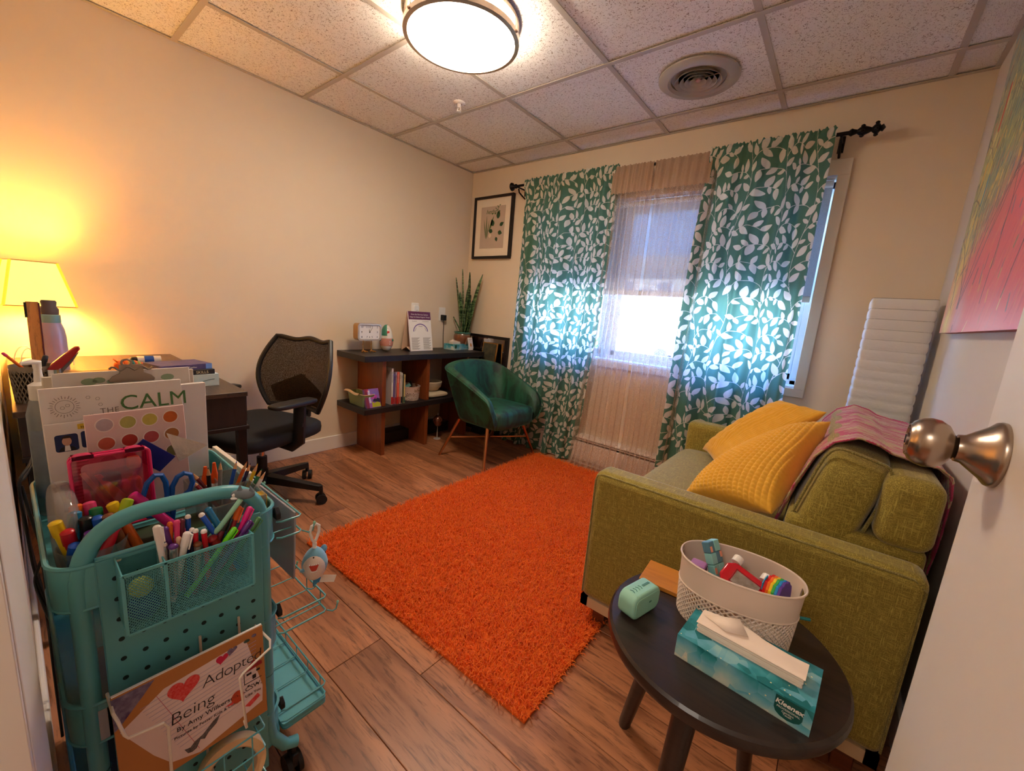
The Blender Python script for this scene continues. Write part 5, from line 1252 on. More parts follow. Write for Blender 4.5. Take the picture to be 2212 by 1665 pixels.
for nm, lb, x, y, w2, h2, c in (('sponge', 'dark slate foam sponge inside the pink case', .047, .083, .022, .020, (62, 56, 70)), ('sponge', 'round orange sponge at the top of the pink case', .080, .108, .014, .016, (230, 110, 70)), ('sponge', 'salmon square sponge at the right in the pink case', .074, .062, .022, .030, (224, 130, 90))):
    o = MB().sell(pfp(x, y, -.016), (.010, w2 / 1.5, h2 / 1.5), .4, .4, 10, 16).build(nm, mat('sponge_%d%d' % (c[0], c[1]), c, .9, bump=(200, .4, .001)));
    lc = Vector(pfp(x, y, -.016)); o.data.transform(Matrix.Translation(-lc)); o.location = lc; tag(o, lb, 'sponge')
zb = root('zip_pouch', 'clear crinkled plastic tub at the left of the top tray', 'container', (1.79, -2.664, .602))
MB().sell((1.79, -2.655, .672), (.075, .018, .068), .5, .6, 12, 24).build('pouch', clear_mat('hazy_plastic', (200, 190, 186), .35), zb, world=True)
# scissors
sr = root('scissors', 'scissors with blue looped handles standing handles up', 'scissors', (1.84, -2.53, .606))
m_blueh = mat('blue_handle', (14, 84, 170), .4)
for pts_ in ([(-2.566, .690), (-2.563, .715), (-2.556, .738), (-2.545, .750), (-2.536, .748), (-2.531, .733), (-2.530, .71), (-2.532, .686), (-2.545, .672), (-2.558, .676)],
             [(-2.524, .700), (-2.522, .722), (-2.514, .738), (-2.504, .743), (-2.495, .738), (-2.492, .722), (-2.497, .707), (-2.508, .698), (-2.517, .692)]):
    MB().tube([(1.84, y, z) for y, z in pts_], .0042, 10, closed=True, flat=1.3).build('finger_loop', m_blueh, sr, world=True)
MB().tube([(1.84, -2.535, .680), (1.84, -2.528, .655)], [.004, .006], 8).tube([(1.84, -2.520, .695), (1.84, -2.527, .655)], [.004, .005], 8).build('handle_shank', m_blueh, sr, world=True)
MB().prism([(-2.532, .655), (-2.522, .655), (-2.526, .608)], 1.838, 1.842, Matrix(((0, 0, 1, 0), (1, 0, 0, 0), (0, 1, 0, 0), (0, 0, 0, 1)))).build('blades', m_chrome, sr, world=True)
# clear organiser with pencils and glue
oc2 = root('clear_organizer', 'clear acrylic divided organizer holding colored pencils and glue', 'organizer', (1.78, -2.44, .602))
b_ = MB(); ax0, ax1, ay0, ay1, az0, az1 = 1.735, 1.905, -2.485, -2.392, .602, .690
for x in (ax0, ax1, 1.82): b_.box(x, x + .0015, ay0, ay1, az0, az1)
for y in (ay0, ay1, -2.44): b_.box(ax0, ax1, y, y + .0015, az0, az1)
b_.build('acrylic_walls', m_clear, oc2, world=True)
PC = [('maroon', (1.80, -2.484, .726), (1.80, -2.462, .684), 'slanting left of the others'), ('crimson', (1.81, -2.489, .716), (1.81, -2.470, .684), 'lowest at the far left'), ('black', (1.80, -2.457, .730), (1.80, -2.457, .684), 'upright in front of the glue'),
      ('grey', (1.79, -2.433, .733), (1.80, -2.439, .686), 'beside the glue bottles'), ('blue', (1.80, -2.407, .731), (1.80, -2.420, .679), 'tallest in the middle'), ('orange', (1.80, -2.388, .725), (1.80, -2.408, .679), 'next to the blue one'),
      ('navy', (1.795, -2.380, .718), (1.80, -2.400, .67), 'behind the yellow one'), ('yellow', (1.81, -2.371, .719), (1.81, -2.394, .668), 'bright yellow, right of centre'), ('green', (1.815, -2.365, .707), (1.815, -2.390, .66), 'between yellow and white'), ('white', (1.82, -2.360, .701), (1.82, -2.388, .655), 'rightmost of the row')]
for c_, a, b2, wh in PC: pen('colored_pencil', '%s colored pencil %s' % (c_, wh), a, b2, .0038, c_, c_, zmin=.606, group='colored pencils in the clear organizer', cat='pencil')
for k, (y, x, t_) in enumerate(((-2.4515, 1.757, .716), (-2.4365, 1.760, .722))):
    g_ = root('glue_bottle', ('white glue bottle with orange cap, left one of the two', 'white glue bottle with orange twist cap, right one of the two')[k], 'glue', (x, y, .605), group='glue bottles in the organizer')
    MB().lathe([(.011, .001), (.012, .004), (.012, .062), (.010, .070), (.006, .074)], 20).build('bottle', m_white, g_); MB().lathe([(.0075, .073), (.0075, .086), (.005, .096), (.003, t_ - .605), (.0001, t_ - .605)], 18).build('cap', mat('orange_cap', (236, 92, 24), .4), g_)
nb = MB().box(1.80, 1.93, -2.60, -2.48, .603, .640).build('notebook', mat('dark_cloth', (54, 46, 44), .8, noise=(20, .8), col2=(40, 90, 36))); nb.data.transform(Matrix.Translation((-1.865, -2.54 + 5.08, -.603))); nb.location = (1.865, -2.54, .603); tag(nb, 'dark patterned pouch lying flat at the front of the top tray', 'pouch')
yb = MB().box(-.012, .012, -.008, .008, 0, .078).build('yellow_box', mat('yellow_box', (214, 170, 30), .5), bevel=.001, loc=(1.885, -2.394, .606)); tag(yb, 'small yellow crayon box in the corner by the handle', 'box')
# items in lower trays
ob = MB().prism(rrect(.16, .10, .012), 0, .055).build('grey_bin', mat('frosted_bin', (176, 176, 180), .5), loc=(1.86, -2.61, .363)); tag(ob, 'frosted grey plastic bin in the middle tray of the cart', 'bin')
ob = MB().prism(rrect(.30, .22, .02), 0, .05).build('craft_bin', mat('charcoal_bin', (52, 56, 62), .6), loc=(1.70, -2.53, .128)); tag(ob, 'dark craft bin in the bottom tray of the cart', 'bin')

# ---- white wire magazine holder and booklet
wh_ = root('magazine_rack', 'white wire magazine rack hooked onto the cart end panel', 'rack', (1.98, -2.53, .27))
m_ww = mat('white_wire', (226, 214, 196), .4)
def wire(rt, pts_, r=.0022, m=None, name='wire', closed=False): return MB().tube(pts_, r, 8, closed=closed).build(name, m or m_ww, rt, world=True)
wire(wh_, [(1.952, -2.640, .452), (2.012, -2.640, .462), (2.022, -2.637, .455), (2.024, -2.632, .428), (2.024, -2.628, .419), (2.024, -2.588, .411), (2.024, -2.583, .400), (2.012, -2.583, .23), (2.0, -2.583, .215), (1.96, -2.583, .21)])
wire(wh_, [(1.965, -2.600, .235), (2.018, -2.590, .225)]); 
wire(wh_, [(1.952, -2.434, .445), (2.012, -2.430, .448), (2.022, -2.434, .440), (2.024, -2.478, .421), (2.024, -2.484, .414), (2.018, -2.476, .305), (2.014, -2.474, .292), (1.985, -2.475, .312), (1.950, -2.475, .33)])
wire(wh_, [(1.949, -2.52, .475), (1.949, -2.52, .21), (2.010, -2.52, .20), (2.012, -2.52, .235)]); wire(wh_, [(1.949, -2.46, .478), (1.949, -2.46, .25)])
bg_, F, W_, H_ = sheet('booklet', 'kraft-brown booklet with child drawings, standing in the white wire rack', 'booklet', (2.004, -2.640, .290), (2.004, -2.435, .290), (1.992, -2.632, .471), .006, mat('kraft_cover', (176, 116, 62), .7, noise=(12, .15)))
pg = MB().box(.001, W_ - .001, .001, H_ + .0015, -.0055, -.0012, F).build('pages', m_paper, bg_)
m_lined = mat('lined_paper', (222, 200, 196), .7); m_redc = mat('red_crayon', (206, 34, 40), .8, noise=(300, .6), col2=(226, 120, 110)); m_purc = mat('purple_marker', (70, 52, 96), .7, noise=(90, .8), col2=(150, 140, 160))
deco(bg_, F, 'drawing_sheet', [(.006, H_ - .062), (.060, H_ - .026), (W_ - .028, H_ - .014), (W_ - .006, .040 + .02), (W_ - .008, .028), (.098, .004), (.060, .018), (.040, .050)], m_lined, .0003)
deco(bg_, F, 'purple_corner', [(.0, H_ - .002), (.050, H_ - .002), (.035, H_ - .020), (.006, H_ - .052), (0, H_ - .056)], m_purc, .0005)
o_ = [deco(bg_, F, 'rl', [(.030 + .003 * k, H_ - .040 - k * .0075), (W_ - .012 - .0005 * k, H_ - .024 - k * .0075), (W_ - .012 - .0005 * k, H_ - .0244 - k * .0075), (.030 + .003 * k, H_ - .0404 - k * .0075)], mat('rule_blue', (170, 160, 190), .8), .0006) for k in range(15)]
merge_parts(bg_, '', o_, 'ruled_lines')
deco(bg_, F, 'margin_line', [(.050, H_ - .032), (.0506, H_ - .032), (.098, .012), (.0974, .012)], mat('margin_red', (196, 90, 110), .8), .0007)
def heart(cx, cy, s, sh=0):
    return [(cx + s * (16 * math.sin(t) ** 3) / 17 + sh * (13 * math.cos(t) - 5 * math.cos(2 * t)) / 17 * s, cy + s * (13 * math.cos(t) - 5 * math.cos(2 * t) - 2 * math.cos(3 * t) - math.cos(4 * t)) / 17) for t in [2 * PI * k / 40 for k in range(40)]]
deco(bg_, F, 'red_heart', heart(.084, H_ - .044, .023, .1), m_redc, .0009); deco(bg_, F, 'small_heart', heart(.139, H_ - .026, .010, .3), mat('raspberry_crayon', (196, 30, 70), .8, noise=(300, .5)), .0009)
deco(bg_, F, 'purple_leaf', heart(.154, H_ - .020, .008, .5), m_purc, .0009); deco(bg_, F, 'green_blob', circ(.178, H_ - .016, .005, 12, .003), mat('dk_green_marker', (60, 80, 70), .8), .0009); deco(bg_, F, 'navy_blob', circ(.190, H_ - .012, .004, 12, .003), m_purc, .0009)
tx(bg_, F, 'Being', .062, .083, .030, m_ink, shear=.1, space=.95, bold=-.0005); tx(bg_, F, 'Adopted', .108, H_ - .062, .0285, m_ink, shear=.1, space=.9, bold=-.0005)
tx(bg_, F, 'By Amy Wilkerson, LCSW,', .070, .066, .0115, m_ink); tx(bg_, F, 'Pictures by Foster Kids & Children Like You', .066, .054, .0072, m_ink)
deco(bg_, F, 'charcoal_scribble', [(.078, .026), (.086, .024), (.092, .030), (.104, .034), (.120, .048), (.130, .052), (.124, .040), (.112, .032), (.106, .024), (.100, .028), (.094, .016), (.088, .014), (.082, .016)], mat('charcoal_crayon', (56, 50, 54), .9, noise=(240, .6), col2=(140, 128, 126)), .0009)
deco(bg_, F, 'orange_figure', circ(.158, .066, .010, 16, .012), mat('orange_crayon', (196, 74, 40), .8, noise=(200, .5)), .0009); deco(bg_, F, 'orange_tail', [(.138, .060), (.150, .056), (.152, .062)], m_redc, .0009)
hs = [deco(bg_, F, 'h', [(.168, .104), (.186, .122), (.200, .112), (.200, .106)], mat('dark_red_crayon', (150, 40, 40), .8), .0009)] + [deco(bg_, F, 'h', rrect(w2, h2, .0003, 1, x, y), m_ink, .0009) for x, y, w2, h2 in ((.170, .092, .001, .024), (.184, .081, .028, .001), (.178, .098, .008, .004), (.193, .098, .006, .004), (.186, .088, .006, .008), (.176, .075, .004, .002), (.19, .07, .005, .002))]
merge_parts(bg_, '', hs, 'house_drawing'); deco(bg_, F, 'red_patch', [(.168, .038), (.190, .050), (.194, .042), (.176, .032)], m_redc, .0009)
# ---- teal wire holder low on the panel with the masking tape
lw = root('wire_caddy', 'teal wire caddy low on the cart end panel', 'rack', (1.98, -2.52, .13))
for z in (.262, .215, .15):
    wire(lw, [(1.950, -2.610, z), (2.006, -2.610, z - .004), (2.010, -2.606, z - .004), (2.010, -2.446, z), (2.006, -2.442, z), (1.950, -2.442, z)], .0016, m_teal)
for y in (-2.60, -2.555, -2.51, -2.465): wire(lw, [(2.010, y, .262), (2.010, y, .150), (1.955, y, .148)], .0013, m_teal)
tp = root('tape_roll', 'beige masking tape roll standing in the lower wire caddy', 'tape', (1.985, -2.492, .195), rot=(0, math.radians(78), math.radians(-10)))
MB().lathe([(.040, -.011), (.054, -.011), (.0545, -.0095), (.0545, .0095), (.054, .011), (.040, .011), (.040, -.011)], 48).build('tape_band', mat('masking_tape', (226, 188, 140), .7, noise=(30, .06)), tp)
MB().lathe([(.0385, -.0112), (.0402, -.0112), (.0402, .0112), (.0385, .0112), (.0385, -.0112)], 40).build('tape_core', mat('tape_core', (196, 160, 120), .8), tp)

# ---- wire shelves on the far (right-hand) long side of the cart
def wbasket(z1, z2, y1, x0, x1, label, hooks=True, r=.002):
    rt = root('side_basket', label, 'wire basket', ((x0 + x1) / 2, y1, z2), group='wire baskets on the right side of the cart')
    yi = CY1 + .002
    for z in ((z1, z2) if z1 != z2 else (z1,)):
        wire(rt, [(x1 - .006, yi, z), (x1, yi + .008, z), (x1, y1 - .006, z), (x1 - .006, y1, z), (x0 + .006, y1, z), (x0, y1 - .006, z), (x0, yi, z)], r, m_teal)
    n = 5
    for k in range(n):
        x = x0 + .03 + (x1 - x0 - .06) * k / (n - 1)
        wire(rt, [(x, y1, z1), (x, y1, z2), (x, yi, z2)], r * .75, m_teal)
    if hooks:
        for k in range(4):
            x = x0 + .02 + (x1 - x0 - .02) * k / 3
            wire(rt, [(x, y1, z2 + .001), (x + .004, y1 + .012, z2 - .006), (x + .005, y1 + .020, z2 - .004), (x + .005, y1 + .024, z2 + .010)], r * .8, m_teal, 'hook')
            MB().sell((x + .005, y1 + .024, z2 + .012), (.003, .003, .004), nu=8, nv=8).build('hook_tip', m_mint, rt, world=True)
    for x in (x0 + .03, x1 - .012):
        MB().prism([(-.012, -.012), (.012, -.012), (.012, .0), (0, .012), (-.012, 0)], -.004, .006, Matrix.Translation((x, CY1 + .004, z1 + .018)) @ Matrix(((1, 0, 0, 0), (0, 0, 1, 0), (0, 1, 0, 0), (0, 0, 0, 1)))).build('clamp', m_dark, rt, world=True, bevel=.002)
    return rt
wbasket(.628, .592, -2.330, 1.50, 1.922, 'upper teal wire basket hooked on the right side of the cart')
wbasket(.403, .366, -2.275, 1.58, 1.918, 'middle teal wire basket with hooks on the cart side')
b3 = wbasket(.170, .140, -2.278, 1.60, 1.920, 'lowest teal basket with a solid tray, near the floor', hooks=False)
MB().prism([(x + 1.76, y - 2.327) for x, y in rrect(.325, .10, .010, 3)], .118, .126).build('solid_tray', m_teal, b3, world=True, bevel=.002)
MB().prism([(x + 1.76, y - 2.327) for x, y in rrect(.325, .10, .010, 3)], .126, .134).build('tray_lip', m_teal, b3, world=True)
fo, F, W_, H_ = sheet('plastic_folder', 'frosted translucent plastic folder sagging out of the upper side basket', 'folder', (1.600, -2.352, .48), (1.90, -2.340, .47), (1.60, -2.350, .640), .004, clear_mat('frosted_plastic', (196, 190, 196), .72))
sheet('paper_bundle', 'cream papers poking out of the upper side basket', 'paper', (1.50, -2.372, .56), (1.74, -2.368, .56), (1.50, -2.372, .672), .010, mat('cream_folder', (232, 220, 200), .7))
# plush shark key charm
KC = Vector((1.925, -2.305, .508))
kc = root('plush_charm', 'small blue and white plush shark charm hanging from the upper side basket', 'charm', KC)
cammy = Matrix.Rotation(math.radians(-12), 4, 'Z')
m_pb = mat('plush_blue', (120, 176, 204), .9, bump=(300, .4, .001), sheen=.5); m_pw = mat('plush_white', (226, 206, 192), .9, bump=(300, .4, .001), sheen=.5)
b_ = MB().sell((0, 0, 0), (.0250, .0265, .036), .95, .95, 20, 28); b_.v = [(x * (1 - .22 * max(0, z / .036)), y * (1 - .22 * max(0, z / .036)), z) for x, y, z in b_.v]; b_.build('body', m_pb, kc)
b_ = MB().sell((.0052, -.0035, -.003), (.0225, .0238, .0325), .95, .95, 20, 28); b_.v = [(x * (1 - .2 * max(0, z / .036)), y * (1 - .2 * max(0, z / .036)), z) for x, y, z in b_.v]; b_.build('belly', m_pw, kc)
fc = Vector((.9, -.44, 0)).normalized()
def on_belly(a, h, k=1.02):
    """point on the belly at sideways angle a and height h"""
    d = Matrix.Rotation(a, 3, 'Z') @ fc; zz = h; rr = math.sqrt(max(0, 1 - (zz + .003) ** 2 / .0325 ** 2)) ** .95 * (1 - .2 * max(0, zz / .036))
    return Vector((.0052 + d.x * .0225 * rr * k, -.0035 + d.y * .0238 * rr * k, zz))
MB().grid(lambda u, v: tuple(on_belly((-.46 + .92 * u) * (1 - .35 * v * v), .011 - .016 * v * (1 - .55 * (2 * u - 1) ** 2), 1.04)), 12, 6).build('mouth', mat('mouth_red', (196, 66, 48), .8), kc)
for i in range(6):
    a = -.40 + .80 * i / 5; p = on_belly(a, .0102, 1.06); MB().sell(p, (.0014, .0014, .0014), nu=6, nv=8).build('tooth', m_white, kc)
for i in range(5):
    a = -.20 + .40 * i / 4; p = on_belly(a, -.0036 + .012 * a * a, 1.06); MB().sell(p, (.0014, .0014, .0014), nu=6, nv=8).build('tooth', m_white, kc)
for p in ((.004, .0215, .016), (.0205, -.012, .026)): MB().sell(p, (.0018, .0018, .0018), nu=6, nv=8).build('eye', m_ink, kc)
MB().sell((-.016, .022, .004), (.004, .010, .012), nu=8, nv=10).build('fin', m_pb, kc); MB().sell((.006, -.027, -.004), (.005, .008, .004), nu=8, nv=10).build('fin', m_pb, kc); MB().sell((-.012, .026, .016), (.004, .008, .010), nu=8, nv=10).build('back_fin', m_pb, kc)
MB().prism([(-.006, 0), (.006, 0), (.012, -.022), (.002, -.018), (-.008, -.024)], -.002, .002, Matrix.Translation((0, .004, -.034)) @ Matrix(((0, 0, 1, 0), (1, 0, 0, 0), (0, 1, 0, 0), (0, 0, 0, 1)))).build('tail', mat('tail_blue', (70, 150, 204), .8), kc)
TG = frame((.012, .010, -.030), (.15, 1, -.42), (.0, .35, 1)); MB().box(0, .034, -.016, 0, 0, .0006, TG).build('care_tag', m_paper, kc)
MB().tube([(0, 0, .033), (0, 0, .046)], .0045, 10).tube([(0, 0, .046), (.001, -.006, .058), (.001, -.010, .075), (.0, -.006, .088), (.0, .003, .091), (0, .010, .084), (0, .010, .070), (0, .004, .055), (0, 0, .048)], .0032, 8).build('clasp', m_white, kc)
# black cables beside the cart
cbl = root('cable_bundle', 'bundle of black cables drooping between the desk and the cart', 'cable', (1.40, -2.69, .5))
for pts_ in ([(1.25, -2.66, .69), (1.40, -2.680, .672), (1.45, -2.697, .655), (1.44, -2.700, .60), (1.45, -2.697, .50), (1.46, -2.688, .36), (1.46, -2.688, .22), (1.42, -2.688, .05)],
             [(1.25, -2.66, .66), (1.42, -2.690, .65), (1.455, -2.700, .64), (1.46, -2.698, .53), (1.46, -2.695, .437), (1.47, -2.684, .343), (1.47, -2.688, .249), (1.47, -2.690, .01)],
             [(1.45, -2.697, .64), (1.46, -2.690, .57), (1.47, -2.682, .50), (1.48, -2.680, .44)], [(1.47, -2.684, .47), (1.46, -2.697, .42), (1.47, -2.69, .36), (1.48, -2.684, .33)]):
    P = [Vector(p) for p in pts_]; sm = []
    for i in range(len(P) - 1):
        p0, p1, p2, p3 = P[max(i - 1, 0)], P[i], P[i + 1], P[min(i + 2, len(P) - 1)]
        for t in [k / 6 for k in range(6)]: sm.append(.5 * ((2 * p1) + (p2 - p0) * t + (2 * p0 - 5 * p1 + 4 * p2 - p3) * t * t + (3 * p1 - p0 - 3 * p2 + p3) * t ** 3))
    sm.append(P[-1]); MB().tube(sm, .0030, 8).build('cable', m_dark, cbl, world=True)

# ================================================================ things on the side table
m_bask = mat('warm_white_plastic', (226, 206, 190), .45, noise=(20, .05))
bz0, bz1 = TZ, .588
bs = root('oval_basket', 'cream plastic oval basket with woven lower half, full of fidget toys', 'basket', (2.655, -1.745, bz0))
def oval(a, s, z, ga=.117, gb=.077, rz=math.radians(8)):
    x, y = ga * s * math.copysign(abs(math.cos(a)) ** .9, math.cos(a)), gb * s * math.copysign(abs(math.sin(a)) ** .9, math.sin(a))
    return (x * math.cos(rz) - y * math.sin(rz), x * math.sin(rz) + y * math.cos(rz), z)
hb = bz1 - bz0
def sband(v): return .93 + .07 * v
nA = 96; zb0 = .078
b_ = MB(); holes = (0, nA // 2)
for lay in (0, 1):
    off = .0 if lay == 0 else -.018
    rows = [zb0 + (hb - zb0) * k / 6 for k in range(7)]
    V = [oval(2 * PI * i / nA, sband(z / hb) + off, z) for z in rows for i in range(nA)]
    F_ = [(r * nA + i, r * nA + (i + 1) % nA, (r + 1) * nA + (i + 1) % nA, (r + 1) * nA + i) for r in range(6) for i in range(nA)
          if not (r in (3, 4) and any(min((i - h) % nA, (h - 1 - i) % nA) < 3 for h in holes))]
    b_.add(V, F_)
b_.tube([oval(2 * PI * i / nA, 1.005, hb) for i in range(nA)], .0022, 6, closed=True); b_.tube([oval(2 * PI * i / nA, sband(zb0 / hb) + .004, zb0) for i in range(nA)], .0016, 6, closed=True)
b_.build('rim_band', m_bask, bs, ang=50)
b_ = MB(); nr = 14; nz = 54
for k in range(nr):
    zc = .006 + (zb0 - .008) * k / (nr - 1); amp = (zb0 - .008) / (nr - 1) * .5
    b_.tube([oval(2 * PI * i / 272, sband(zc / hb) - .008, zc + amp * math.sin(2 * PI * i / 272 * nz + k * PI)) for i in range(272)], .0019, 5, closed=True)
b_.build('woven_wall', m_bask, bs)
MB().prism([oval(2 * PI * i / 48, .92, 0)[:2] for i in range(48)], 0, .003).build('basket_floor', m_bask, bs)
# toys
mb_ = root('fidget_cube_bar', 'mint and peach folding cube fidget standing up at the left in the basket', 'toy', (2.597, -1.742, .50))
FB = frame((2.612, -1.760, .522), (.35, .94, 0), (-.45, .05, .9)); m_mintc = mat('mint_cube', (140, 206, 200), .4); m_peach = mat('peach_patch', (244, 170, 140), .5); m_bluec = mat('blue_cube_side', (90, 140, 160), .4)
for i in range(2):
    for j in range(4):
        MB().box(i * .019, i * .019 + .018, j * .0245, j * .0245 + .0235, 0, .018, FB).build('cube', m_mintc if (i + j) % 3 else m_bluec, mb_, world=True, bevel=.0015)
for (x, y) in ((.002, .075), (.030, .060), (.001, .03), (.031, .020)): MB().prism([(x, y), (x + .007, y), (x + .007, y + .012), (x, y + .012)], -.0006, .0186, FB).build('peach_patch', m_peach, mb_, world=True)
pc_ = MB().sell((0, 0, 0), (.016, .014, .015), .25, .25, 14, 20).build('popper_cube', mat('lilac', (176, 120, 176), .5), loc=(2.580, -1.772, .560)); tag(pc_, 'lilac ridged fidget cube at the left end of the basket', 'toy')
b_ = MB()
for i in range(4):
    for j in range(4): b_.box(.0155, .0168, -.010 + i * .0055, -.0075 + i * .0055, -.010 + j * .0055, -.0065 + j * .0055)
b_.build('ridges', mat('lilac_dark', (90, 60, 96), .6), pc_)
o = MB().sell((0, 0, 0), (.007, .007, .012), nu=10, nv=14).build('yellow_bead', mat('lemon_plastic', (220, 220, 90), .4), loc=(2.590, -1.797, .556)); tag(o, 'pale yellow rounded bead beside the lilac cube', 'toy')
tg = root('tangle_toy', 'shiny purple and blue looped tangle toy low in the basket', 'toy', (2.606, -1.780, .545))
MB().tube([(.014 * math.cos(t), .012 * math.sin(t), .007 * math.sin(2 * t)) for t in [2 * PI * i / 24 for i in range(24)]], .005, 8, closed=True).build('loop', mat('violet_chrome', (86, 40, 190), .15, metal=.8), tg)
MB().tube([(.010 + .010 * math.cos(t), .004 + .010 * math.sin(t), -.004 + .007 * math.cos(2 * t)) for t in [2 * PI * i / 24 for i in range(24)]], .0045, 8, closed=True).build('loop', mat('teal_chrome', (30, 110, 190), .15, metal=.8), tg)
rt_ = root('water_game', 'red handheld water toy with two white caps in the middle of the basket', 'toy', (2.665, -1.758, .53))
RF = frame((2.622, -1.782, .574), (.93, -.12, -.28), (.16, .78, .58)); m_redp = mat('clear_red_plastic', (200, 10, 34), .2, coat=.6)
poly = [(.0, .006), (.012, -.012), (.078, -.012), (.092, .004), (.088, .034), (.074, .046), (.014, .046), (.0, .034)]
MB().prism(poly, -.024, 0, RF).build('body', m_redp, rt_, world=True, bevel=.004, seg=3)
MB().prism([(.020, .0), (.074, .0), (.074, .034), (.020, .034)], .0, .0012, RF).build('window_frame', mat('red_trim', (150, 10, 24), .3), rt_, world=True, bevel=.0005)
MB().prism([(.023, .003), (.071, .003), (.071, .031), (.023, .031)], .0012, .0018, RF).build('game_window', mat('tinted_window', (128, 112, 98), .12, noise=(90, .5), col2=(190, 184, 176)), rt_, world=True)
for (x, y) in ((.008, .046), (.066, .050)): MB().lathe([(.010, 0), (.0105, .002), (.0105, .014), (.0085, .016), (.0085, .012), (.0001, .012)], 20, RF @ Matrix.Translation((x + .004, y + .002, -.010)) @ Matrix.Rotation(-PI / 2, 4, 'X')).build('cap', m_white, rt_, world=True)
rb = root('rainbow_popper', 'rainbow striped silicone arch toy at the right end of the basket', 'toy', (2.722, -1.742, .50))
RB = frame((2.716, -1.785, .522), (.30, .95, 0), (-.06, 0, 1)); rcol = [('r_red', (226, 20, 20)), ('r_orange', (246, 110, 20)), ('r_yellow', (244, 204, 30)), ('r_green', (60, 180, 80)), ('r_blue', (30, 140, 210)), ('r_purple', (96, 60, 160))]
for k, (nm, c) in enumerate(rcol):
    L0 = -.012 + .0052 * k; th = .0052; pts_ = []
    hh = .078
    pts_ = [(0, 0)] + [(.0275 - .0275 * math.cos(PI * i / 16), hh - .024 + .024 * math.sin(PI * i / 16) + (.002 * math.sin(i * 1.9))) for i in range(17)] + [(.055, 0)]
    MB().prism(pts_, L0, L0 + th, RB).build('stripe', mat(nm, c, .5), rb, world=True, bevel=.0008)
MB().prism([(.0, .056), (.0, .070), (.012, .078), (.02, .080), (.02, .060)], -.0135, -.012, RB).build('blue_end', mat('r_cyan', (40, 160, 220), .5), rb, world=True)
o = MB().sell((0, 0, 0), (.010, .008, .012), .6, .6, 10, 14).build('lime_toy', mat('lime_toy', (140, 190, 30), .5), loc=(2.702, -1.722, .565)); tag(o, 'lime green toy peeking out behind the red one', 'toy')
o = MB().cyl((0, 0, 0), (.022, .004, .004), .0032, n=10).build('teal_pen', mat('teal_pen', (20, 120, 120), .4), loc=(2.765, -1.735, .525)); tag(o, 'teal pen tip poking out through the basket right side', 'pen')
# speaker
sk2 = root('bluetooth_speaker', 'mint green rounded portable speaker on the side table', 'speaker', (2.488, -1.850, TZ), rz=math.radians(76))
m_mg = mat('mint_rubber', (150, 206, 184), .5, noise=(60, .06))
# body long in local x, face towards local -y
MB().prism([(x, y + .0285) for x, y in rrect(.098, .056, .020, 8)], -.0215, .0215, Matrix(((1, 0, 0, 0), (0, 0, -1, 0), (0, 1, 0, 0), (0, 0, 0, 1)))).build('shell', m_mg, sk2, bevel=.006, seg=4)
MB().prism([(x, y + .0285) for x, y in rrect(.084, .043, .013, 6)], .0212, .0226, Matrix(((1, 0, 0, 0), (0, 0, -1, 0), (0, 1, 0, 0), (0, 0, 0, 1)))).build('front_panel', m_mg, sk2, bevel=.0008)
MB().box(.004, .012, -.0232, -.0225, .030, .034).build('logo_plate', mat('mint_dark', (84, 140, 124), .5), sk2)
for k in range(4):
    x = -.030 + .009 * k; MB().tube([(x, -.006, .0565), (x + .003, .0, .0568), (x, .006, .0565)], .0009, 6).build('button', mat('mint_dark', (84, 140, 124), .5), sk2)
MB().box(.006, .030, -.003, .003, .0560, .0572).build('button', mat('mint_dark', (84, 140, 124), .5), sk2, bevel=.0006)
# amber slab
sb = MB().box(-.065, .065, -.049, .049, 0, .011).build('wooden_block', wood_mat('amber_wood', (206, 136, 50), (196, 124, 42), (176, 106, 34), .4, rnd=False, bands=2), bevel=.0015); sb.location = (2.512, -1.698, TZ); sb.rotation_euler = (0, 0, math.radians(4)); tag(sb, 'flat amber wooden slab lying by the basket on the side table', 'block')
